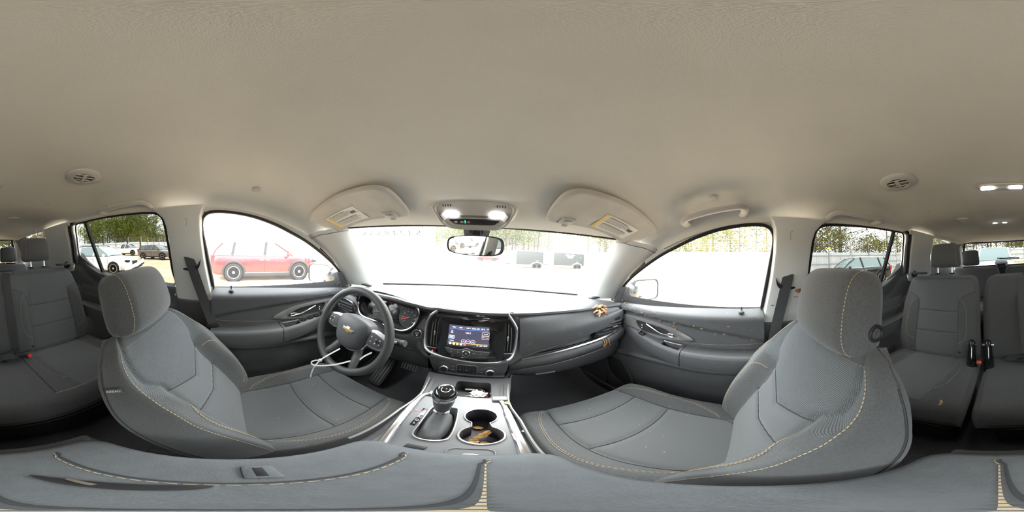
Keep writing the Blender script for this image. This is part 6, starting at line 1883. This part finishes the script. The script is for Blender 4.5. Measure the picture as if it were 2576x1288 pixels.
# ---- trees beyond the fence
def leafmat(n, c, c2):
    m = bpy.data.materials.new(n); m.use_nodes = True; nt = m.node_tree; nt.nodes.clear()
    o = nt.nodes.new('ShaderNodeOutputMaterial'); d = nt.nodes.new('ShaderNodeBsdfDiffuse'); t = nt.nodes.new('ShaderNodeBsdfTranslucent')
    mx = nt.nodes.new('ShaderNodeMixShader'); mx.inputs[0].default_value = .45
    tc = nt.nodes.new('ShaderNodeTexCoord'); ns = nt.nodes.new('ShaderNodeTexNoise'); ns.inputs['Scale'].default_value = .8
    rp = nt.nodes.new('ShaderNodeValToRGB'); rp.color_ramp.elements[0].color = (*c, 1); rp.color_ramp.elements[1].color = (*c2, 1)
    rp.color_ramp.elements[0].position = .35; rp.color_ramp.elements[1].position = .65
    nt.links.new(tc.outputs['Object'], ns.inputs['Vector']); nt.links.new(ns.outputs['Fac'], rp.inputs['Fac'])
    nt.links.new(rp.outputs['Color'], d.inputs['Color']); nt.links.new(rp.outputs['Color'], t.inputs['Color'])
    nt.links.new(d.outputs[0], mx.inputs[1]); nt.links.new(t.outputs[0], mx.inputs[2]); nt.links.new(mx.outputs[0], o.inputs['Surface'])
    return m
BARK = mat('tree_bark', (.16, .13, .10), .95, var=.4, vscale=6)
LGREEN = leafmat('spring_leaves', (0.085, 0.12, 0.02), (0.2, 0.24, 0.04))
DGREEN = leafmat('pine_needles', (0.04, 0.06, 0.022), (0.085, 0.115, 0.035))
OLIVE = leafmat('olive_twigs', (0.085, 0.082, 0.036), (0.16, 0.155, 0.065))
YGREEN = leafmat('yellow_green_leaves', (0.12, 0.12, 0.03), (0.25, 0.24, 0.075))
def make_tree(kind, seed):
    rnd = random.Random(seed)
    H = rnd.uniform(12, 17) if kind != 'shrub' else rnd.uniform(4.5, 6.5); gs = []; lv, lf = [], []
    lean = rnd.uniform(-.5, .5)
    tp = cr([(0, 0, -.3), (.1 * lean, .05, H * .3), (lean * .5, -.1, H * .65), (lean, .1, H)], 4)
    r0 = rnd.uniform(.14, .24) if kind != 'big' else .42
    gs.append(tube(tp, [r0 * (1 - .85 * i / (len(tp) - 1)) for i in range(len(tp))], 7))
    ends = []
    nb = {'leafy': 22, 'pine': 22, 'bare': 18, 'big': 18, 'shrub': 12}[kind]
    for k in range(nb):
        t = rnd.uniform(.22 if kind != 'pine' else .35, .97); i = int(t * (len(tp) - 1)); b = Vector(tp[i])
        a = rnd.uniform(0, 2 * math.pi); L = (1 - t) * H * .38 + rnd.uniform(.8, 1.8)
        up = rnd.uniform(.15, .7) if kind != 'pine' else rnd.uniform(-.1, .2)
        e = b + Vector((math.cos(a) * L, math.sin(a) * L, L * up))
        m = b.lerp(e, .5) + Vector((0, 0, .12 * L))
        gs.append(tube([tuple(b), tuple(m), tuple(e)], [r0 * .32 * (1.1 - t), r0 * .2 * (1.1 - t), .012], 5))
        ends += [(m, L * .30), (e, L * .34)]
        if kind in ('bare', 'big'):
            for q in range(4):
                a2 = a + rnd.uniform(-1, 1); s = b.lerp(e, rnd.uniform(.4, .9)); L2 = L * .5
                e2 = s + Vector((math.cos(a2) * L2, math.sin(a2) * L2, L2 * rnd.uniform(.2, .9)))
                gs.append(tube([tuple(s), tuple(e2)], [.03, .008], 4)); ends.append((e2, L2 * .3))
    per = {'leafy': 52, 'pine': 34, 'bare': 11, 'big': 9, 'shrub': 60}[kind]
    sz = {'leafy': .34, 'pine': .28, 'bare': .24, 'big': .22, 'shrub': .24}[kind]
    for c, rad in ends:
        for q in range(per):
            p = c + Vector((rnd.gauss(0, 1), rnd.gauss(0, 1), rnd.gauss(0, .6))) * max(.35, rad)
            u = Vector((rnd.gauss(0, 1), rnd.gauss(0, 1), rnd.gauss(0, 1))).normalized(); w = u.orthogonal().normalized()
            s = sz * rnd.uniform(.5, 1.2); b0 = len(lv)
            lv += [tuple(p - u * s * .5), tuple(p + w * s * .35), tuple(p + u * s * .5), tuple(p - w * s * .35)]
            lf.append((b0, b0 + 1, b0 + 2, b0 + 3))
    tr = mesh_of(join(*gs), BARK, 'trunk'); cr_ = mesh_of((lv, lf), {'leafy': LGREEN, 'pine': DGREEN, 'bare': OLIVE, 'big': OLIVE, 'shrub': YGREEN}[kind], 'crown')
    return tr, cr_
TYPES = {'leafy': [make_tree('leafy', s) for s in (1, 2, 3)], 'pine': [make_tree('pine', s) for s in (4, 5)], 'bare': [make_tree('bare', s) for s in (6, 7, 8)], 'big': [make_tree('big', 11)], 'shrub': [make_tree('shrub', s) for s in (13, 14)]}
TL = {'leafy': ('leafy_tree', 'fresh green leafy tree standing beyond the %s'), 'pine': ('pine_tree', 'dark green pine tree standing beyond the %s'), 'bare': ('sparse_tree', 'thin olive twigged tree with open branches beyond the %s'), 'shrub': ('leafy_bush', 'low yellow green bush growing behind the %s')}
rt = random.Random(21)
def plant(kind, x, y, where, sc=1.):
    nm, lab = TL.get(kind, ('thick_tree', 'thick grey trunked spreading tree just beyond the %s'))
    T = thing(nm, lab % where, 'tree', (x, y, min(gz(x, y), .35)), ('%ss beyond the %s' % (nm.replace('_', ' ').replace('bush', 'bushe'), where)))
    T.scale = (sc,) * 3; T.rotation_euler = (0, 0, rt.uniform(0, 6.28))
    tr, c = rt.choice(TYPES[kind])
    for n_, me in (('trunk', tr), ('crown', c)):
        o = bpy.data.objects.new(n_, me); COL.objects.link(o); o.parent = T
        if n_ == 'crown': o['kind'] = 'stuff'
def row(a, b, n, where, mix, d0, d1):
    for k in range(n):
        t = (k + rt.uniform(.1, .9)) / n; x, y = a[0] + (b[0] - a[0]) * t, a[1] + (b[1] - a[1]) * t
        dx, dy = b[1] - a[1], -(b[0] - a[0]); L = math.hypot(dx, dy); dx, dy = dx / L, dy / L
        if (x + dx) ** 2 + (y + dy) ** 2 < x * x + y * y: dx, dy = -dx, -dy
        d = rt.uniform(d0, d1)
        plant(rt.choices(list(mix), list(mix.values()))[0], x + dx * d, y + dy * d, where, rt.uniform(.8, 1.15))
row((12.8, 30), (12.8, -24), 26, 'passenger side fence', {'bare': 5, 'pine': 1, 'leafy': 1}, 4, 18)
row((14, -25), (-24, -31), 26, 'rear fence', {'bare': 4, 'leafy': 2, 'pine': 2}, 3, 16)
row((-24, -31), (-40, -16), 16, 'pickup corner fence', {'leafy': 5, 'pine': 2, 'bare': 2}, 4, 16)
row((-34, -17), (-62, -14), 12, 'driver side fence', {'leafy': 4, 'bare': 3, 'pine': 1}, 4, 16)
row((13, 35), (-20, 40), 26, 'far front fence', {'leafy': 3, 'bare': 5}, 3, 16)
row((17, 35), (-10, 38), 18, 'far front fence', {'bare': 3, 'leafy': 2}, 2, 9)
row((18, 34), (14, 20), 8, 'front corner fence', {'bare': 4, 'leafy': 2}, 3, 10)
row((12.8, 14), (12.8, -25), 14, 'passenger side fence', {'shrub': 1}, 2.5, 9)
row((14, -25), (-24, -31), 14, 'rear fence', {'shrub': 1}, 2.5, 8)
row((-24, -31), (-40, -16), 9, 'pickup corner fence', {'shrub': 1}, 3, 8)
row((-24, -33), (-40, -18), 12, 'pickup corner fence', {'leafy': 1}, 10, 24)
row((-30, -17), (-62, -14), 10, 'driver side fence', {'shrub': 1}, 3, 8)
plant('big', 15.4, -6.9, 'passenger side fence', 1.0)

# ---- a weathered pallet lying by the fence
PAL = thing('pallet', 'small weathered grey slatted pallet lying by the passenger side fence', 'pallet', (11.7, .20, gz(11.7, .2)))
PW_ = mat('weathered_wood', (.16, .16, .15), .9)
for k in range(7): obj('slat', rbox((11.5, -.25 + .15 * k, gz(11.7, .2) + .16), (.03, .09, .26), .004), PW_, PAL)
for z_ in (.06, .26): obj('rail', rbox((11.54, .2, gz(11.7, .2) + z_), (.05, 1.02, .05), .004), PW_, PAL)

# ---- outside door mirrors
for sg in (-1, 1):
    Mr = thing('door_mirror', "black outside mirror on the %s front door" % SIDE[sg], 'mirror', (sg * .93, .70, .76), 'door mirrors')
    c = Vector((sg * 1.045, .665, .800))
    n = Vector((-sg * .30, -.95, .02)).normalized()
    Mx = frame(c, Vector((0, 0, 1)).cross(n), (0, 0, 1))
    ro = rrect(.225, .150, .040, 5)
    rows = [[tuple(Mx @ Vector((a * s, b * s, d))) for a, b in ro] for s, d in ((.55, -.095), (.86, -.080), (1.06, -.045), (1.12, -.005), (1.06, .004), (.93, -.004))]
    obj('mirror_housing', loft(rows, closed=True), MATS['black_paint'] if sg < 0 else BLACKP, Mr)
    obj('mirror_glass', prism([(a * .94, b * .94) for a, b in ro], .003, 0, M=Mx, z0=-.003), MATS['mirror_silver'], Mr)
    obj('mirror_root', rbox((sg * .900, .715, .785), (.12, .12, .135), .035), MATS['black_paint'], Mr)
    obj('mirror_arm', tube([(sg * .835, .715, .752), (sg * .90, .71, .755), tuple(c + Vector((-sg * .03, .045, -.045)))], [.035, .030, .035], 10, flat=.6, up=(0, 0, 1)), BLACKP, Mr)
# ================================================================ litter and small things
def leafstrip(name, pts, w, m, label, group, up=(0, 0, 1), wob=.3):
    P = cr(pts, 5); n = len(P); rnd = random.Random(len(label) + int(1000 * abs(pts[0][0])))
    ws = [w * (.25 + .75 * math.sin(math.pi * (i + .6) / (n + .2))) * (1 + wob * rnd.uniform(-1, 1)) for i in range(n)]
    g = strap(P, ws, .0012, up)
    o = obj(name, (g[0], g[1]), m, smooth=30)
    return tag(o, label, 'leaf', group)
GC = 'dry leaves in the cup holders'
CUPLEAF = mat('cup_leaf_ochre', (.62, .36, .12), .7, var=.35, vscale=120)
leafstrip('dry_leaf', [(.040, .262, .436), (.058, .275, .452), (.075, .292, .470)], .016, CUPLEAF, 'long tan leaf strip leaning across the cup holder neck', GC)
leafstrip('dry_leaf', [(.030, .232, .436), (.040, .246, .440), (.056, .258, .444)], .016, CUPLEAF, 'short tan leaf strip lying at the edge of the rear cup holder', GC)
leafstrip('dry_leaf', [(.062, .262, .438), (.066, .245, .440), (.068, .226, .437)], .015, CUPLEAF, 'curled brown leaf strip in the middle of the rear cup holder', GC)
leafstrip('dry_leaf', [(.042, .322, .436), (.052, .318, .440), (.062, .321, .436)], .012, CUPLEAF, 'small orange leaf scrap in the front cup holder', GC)
leafstrip('dry_leaf', [(.104, .392, .5075), (.112, .388, .511), (.118, .381, .509)], .012, CREAMLEAF, 'orange leaf scrap on the console rail beside the open tray', 'loose leaf scraps')
# wet clump in the corner of the dashboard
rnd = random.Random(5)
C = thing('leaf_clump', 'matted clump of wet orange leaves at the corner of the dashboard and passenger door', 'leaves', (.60, .63, .75))
for k in range(13):
    x = .585 + rnd.uniform(-.035, .04); y = .650 - rnd.uniform(0, .035); z = .764 - max(0, (.650 - y)) * .9
    a = rnd.uniform(0, 6.28); L = rnd.uniform(.012, .032)
    p0 = Vector((x, y, z)); d = Vector((math.cos(a), math.sin(a) * .5, -abs(math.sin(a)) * .5)) * L
    pts = cr([tuple(p0 - d), tuple(p0 + Vector((0, -.004, .006))), tuple(p0 + d)], 4)
    g = strap(pts, [.010 * math.sin(math.pi * (i + .6) / (len(pts) + .2)) + .002 for i in range(len(pts))], .0012, (0, -.5, 1))
    obj('leaf', (g[0], g[1]), LEAFOR if k % 3 else CREAMLEAF, C, smooth=30)
for k, (x0, z0, x1, z1) in enumerate(((.57, .742, .60, .690), (.60, .738, .625, .700), (.59, .73, .61, .70))):
    obj('stem', tube(cr([(x0, .640, z0), ((x0 + x1) / 2 + .008, .612, (z0 + z1) / 2), (x1, .604, z1)], 5), .0022, 5), LEAFOR, C)
C2 = thing('leaf_scrap', 'stringy orange leaf scrap hanging on the lower dash pad under the corner vent', 'leaves', (.585, .59, .57))
for k in range(5):
    x = .572 + .008 * k
    obj('strand', tube(cr([(x, .600, .600), (x + rnd.uniform(-.01, .01), .584, .570), (x + rnd.uniform(-.015, .012), .582, .545)], 4), .0018, 5), LEAFOR if k % 2 else CREAMLEAF, C2)
# scraps along the passenger door top
for k in range(24):
    y = rnd.uniform(-.05, .66); z = zcrease(y) + rnd.choice((0, .004, .02, .05, -.012, -.03)) + rnd.uniform(-.006, .010)
    x = door_x(y, z) - .0015
    a = rnd.uniform(-.6, .6); L = rnd.uniform(.002, .007)
    pts = [(x, y - L * math.cos(a), z - L * math.sin(a)), (x - .003, y, z), (x, y + L * math.cos(a), z + L * math.sin(a))]
    g = strap(cr(pts, 3), rnd.uniform(.002, .005), .0012, (-1, 0, .2))
    o = obj('door_leaf_scrap', (g[0], g[1]), CREAMLEAF if k % 2 else LEAFOR, smooth=30)
    tag(o, "tiny brown leaf scrap stuck on the passenger's front door", 'leaf', 'leaf scraps on the passenger door')
leafstrip('dry_leaf', [(.45, 1.035, .776), (.455, 1.030, .780), (.475, 1.022, .776)], .012, CREAMLEAF, 'tan leaf scrap lying at the foot of the windscreen', 'loose leaf scraps')
leafstrip('dry_leaf', [(.245, -.47, .400), (.235, -.455, .402), (.238, -.44, .399)], .010, CREAMLEAF, 'pale leaf scrap on the front edge of the second row bench', 'loose leaf scraps')
# crumbs on the seats and floor
cg_ = []
for k in range(46):
    side = rnd.choice((-1, 1)); x = side * .402 + rnd.uniform(-.17, .17); y = rnd.uniform(.12, .42)
    z = .300 + .018 * sstep(.1, .42, y) + .004
    s = rnd.uniform(.0006, .0016)
    cg_.append(rbox((x, y, z), (s, s, s), 0))
o = obj('crumbs', join(*cg_), mat('pale_crumb', (.6, .57, .5), .8), smooth=False)
tag(o, 'fine pale crumbs scattered over the front seat cushions', 'crumbs', kind='stuff')
for k, (x, y) in enumerate(((.168, .352), (.158, .362), (.172, .366))):
    o = obj('white_speck', lathe([(.0, .0), (.005, .001), (.004, .004), (0, .005)], 10, M=Matrix.Translation((x, y, .317))), WHITEP)
    tag(o, "small white speck on the inner front corner of the passenger seat cushion", 'speck', 'white specks on the seat')
# things in the open tray
tp = bmesh.new(); bmesh.ops.create_icosphere(tp, subdivisions=3, radius=.022)
for v in tp.verts: v.co *= 1 + .35 * math.sin(v.co.x * 400) * math.cos(v.co.y * 330 + v.co.z * 300); v.co.z *= .55
tp.verts.index_update()
g = ([tuple(v.co + Vector((.042, .468, .466))) for v in tp.verts], [tuple(v.index for v in f.verts) for f in tp.faces]); tp.free()
tag(obj('crumpled_tissue', g, mat('tissue_paper', (.70, .64, .58), .9), smooth=False), 'crumpled white tissue in the open tray under the dashboard', 'tissue')
L = thing('lighter', 'dark red lighter in the open tray beside the tissue', 'lighter', (.066, .455, .455))
obj('lighter_body', rbox((.066, .452, .459), (.014, .050, .010), .004), mat('dark_red_plastic', (.16, .02, .03), .3), L)
obj('lighter_head', rbox((.066, .482, .459), (.014, .012, .011), .002), CHROME, L)
for k, (a, b, r_) in enumerate((((-.012, .442, .462), (.030, .466, .464), .0042), ((-.010, .434, .458), (.026, .452, .458), .0030))):
    P_ = thing('pen', ('thick grey pen lying in the open tray against the tissue', 'thin dark pen lying in the open tray along the grey pen')[k], 'pen', a, 'pens in the tray')
    obj('barrel', tube([a, tuple(Vector(a).lerp(Vector(b), .8))], r_, 10), GUNM if k == 0 else CHAR2, P_)
    obj('tip', tube([tuple(Vector(a).lerp(Vector(b), .8)), b], [r_ * .95, .001], 10), SILVER, P_)
cr_k = thing('key_ring', 'round dark key ring lying behind the tissue in the tray', 'key ring', (.045, .492, .460))
obj('ring', tube([(.045 + .016 * math.cos(t), .488 + .016 * math.sin(t), .462) for t in np.linspace(0, 6.283, 25)[:-1]], .0016, 6, closed=True), GUNM, cr_k)
obj('tag', rbox((.016, .500, .460), (.030, .008, .004), .001), PALEPRINT, cr_k)
# cable ties on the wheel
Z1 = thing('cable_tie', 'long white cable tie looped around the lower steering wheel spoke and over the seat edge', 'cable tie', (-.50, .38, .50))
NW = tuple(MW.to_3x3() @ Vector((0, 0, 1)))
A1 = Vector(Wh(-.050, -.184, .026))
p = [Vector(Wh(-.018, -.098, -.012)), Vector(Wh(-.034, -.140, .012)), A1, Vector(Wh(-.060, -.230, .026)), Vector(Wh(-.066, -.270, .018)), Vector(Wh(-.064, -.305, .010))]
obj('strap', strap(cr([tuple(q) for q in p], 6), .006, .0025, NW), WHITEP, Z1)
obj('tie_head', rbox(tuple(A1), (.013, .010, .010), .002), WHITEP, Z1)
p = [A1, Vector(Wh(-.075, -.205, .030)), Vector(Wh(-.086, -.226, .030)), Vector(Wh(-.060, -.222, .034)), Vector(Wh(-.015, -.190, .028)), Vector(Wh(.030, -.150, .020)), Vector(Wh(.066, -.110, .004))]
obj('strap_end', strap(cr([tuple(q) for q in p], 6), .006, .0025, NW), WHITEP, Z1)
Z2 = thing('cable_tie', 'short white cable tie hooked behind the wheel hub by the silver spoke', 'cable tie', tuple(Wh(.10, -.06, -.02)))
obj('strap', strap(cr([Wh(.088, -.092, -.014), Wh(.104, -.066, -.006), Wh(.122, -.040, -.012)], 5), .006, .0025, NW), WHITEP, Z2)
# brown smears on the passenger pillar
for k, (y, z, w, h, lab) in enumerate(((-.245, .880, .020, .014, 'orange brown smear on the pillar cover behind the passenger shoulder belt'), (-.130, .815, .010, .004, 'thin dark smear on the front edge of the passenger pillar cover'), (-.235, .850, .016, .003, 'short red brown scratch on the pillar cover beside the passenger belt'))):
    M = frame((sidex(z, .762) - .0035, y, z), (0, 1, 0), (-.32, 0, 1))
    rs = random.Random(k); ol = [(w * (.5 + .5 * rs.random()) * math.cos(t), h * (.5 + .5 * rs.random()) * math.sin(t)) for t in np.linspace(0, 6.283, 15)[:-1]]
    tag(obj('smear', prism(ol, -.0008, 0, M=M), LEAFOR), lab, 'smear', 'smears on the passenger pillar')
# rear wiper and camera box seen through the tailgate
RW_ = thing('rear_wiper', 'black rear wiper with its grey motor box at the foot of the tailgate glass', 'wiper', (.0, -2.46, .86))
obj('motor_box', loft([[(a * s, -2.47 + d, z) for a in (-1, -.6, .6, 1)] for s, d, z in ((.085, .10, .850), (.095, .09, .90), (.075, .04, .945), (.070, -.005, .950))]), mat('pale_slate_plastic', (.30, .32, .36), .5), RW_)
obj('box_lens', rbox((0, -2.372, .872), (.12, .012, .034), .008), BLACKP, RW_)
obj('wiper_arm', tube([(.02, -2.50, .955), (-.15, -2.50, .962), (-.28, -2.495, .956)], [.012, .009, .006], 8), BLACKP, RW_)
obj('wiper_blade', tube([(.06, -2.502, .968), (-.28, -2.498, .950)], .008, 6), BLACKT, RW_)
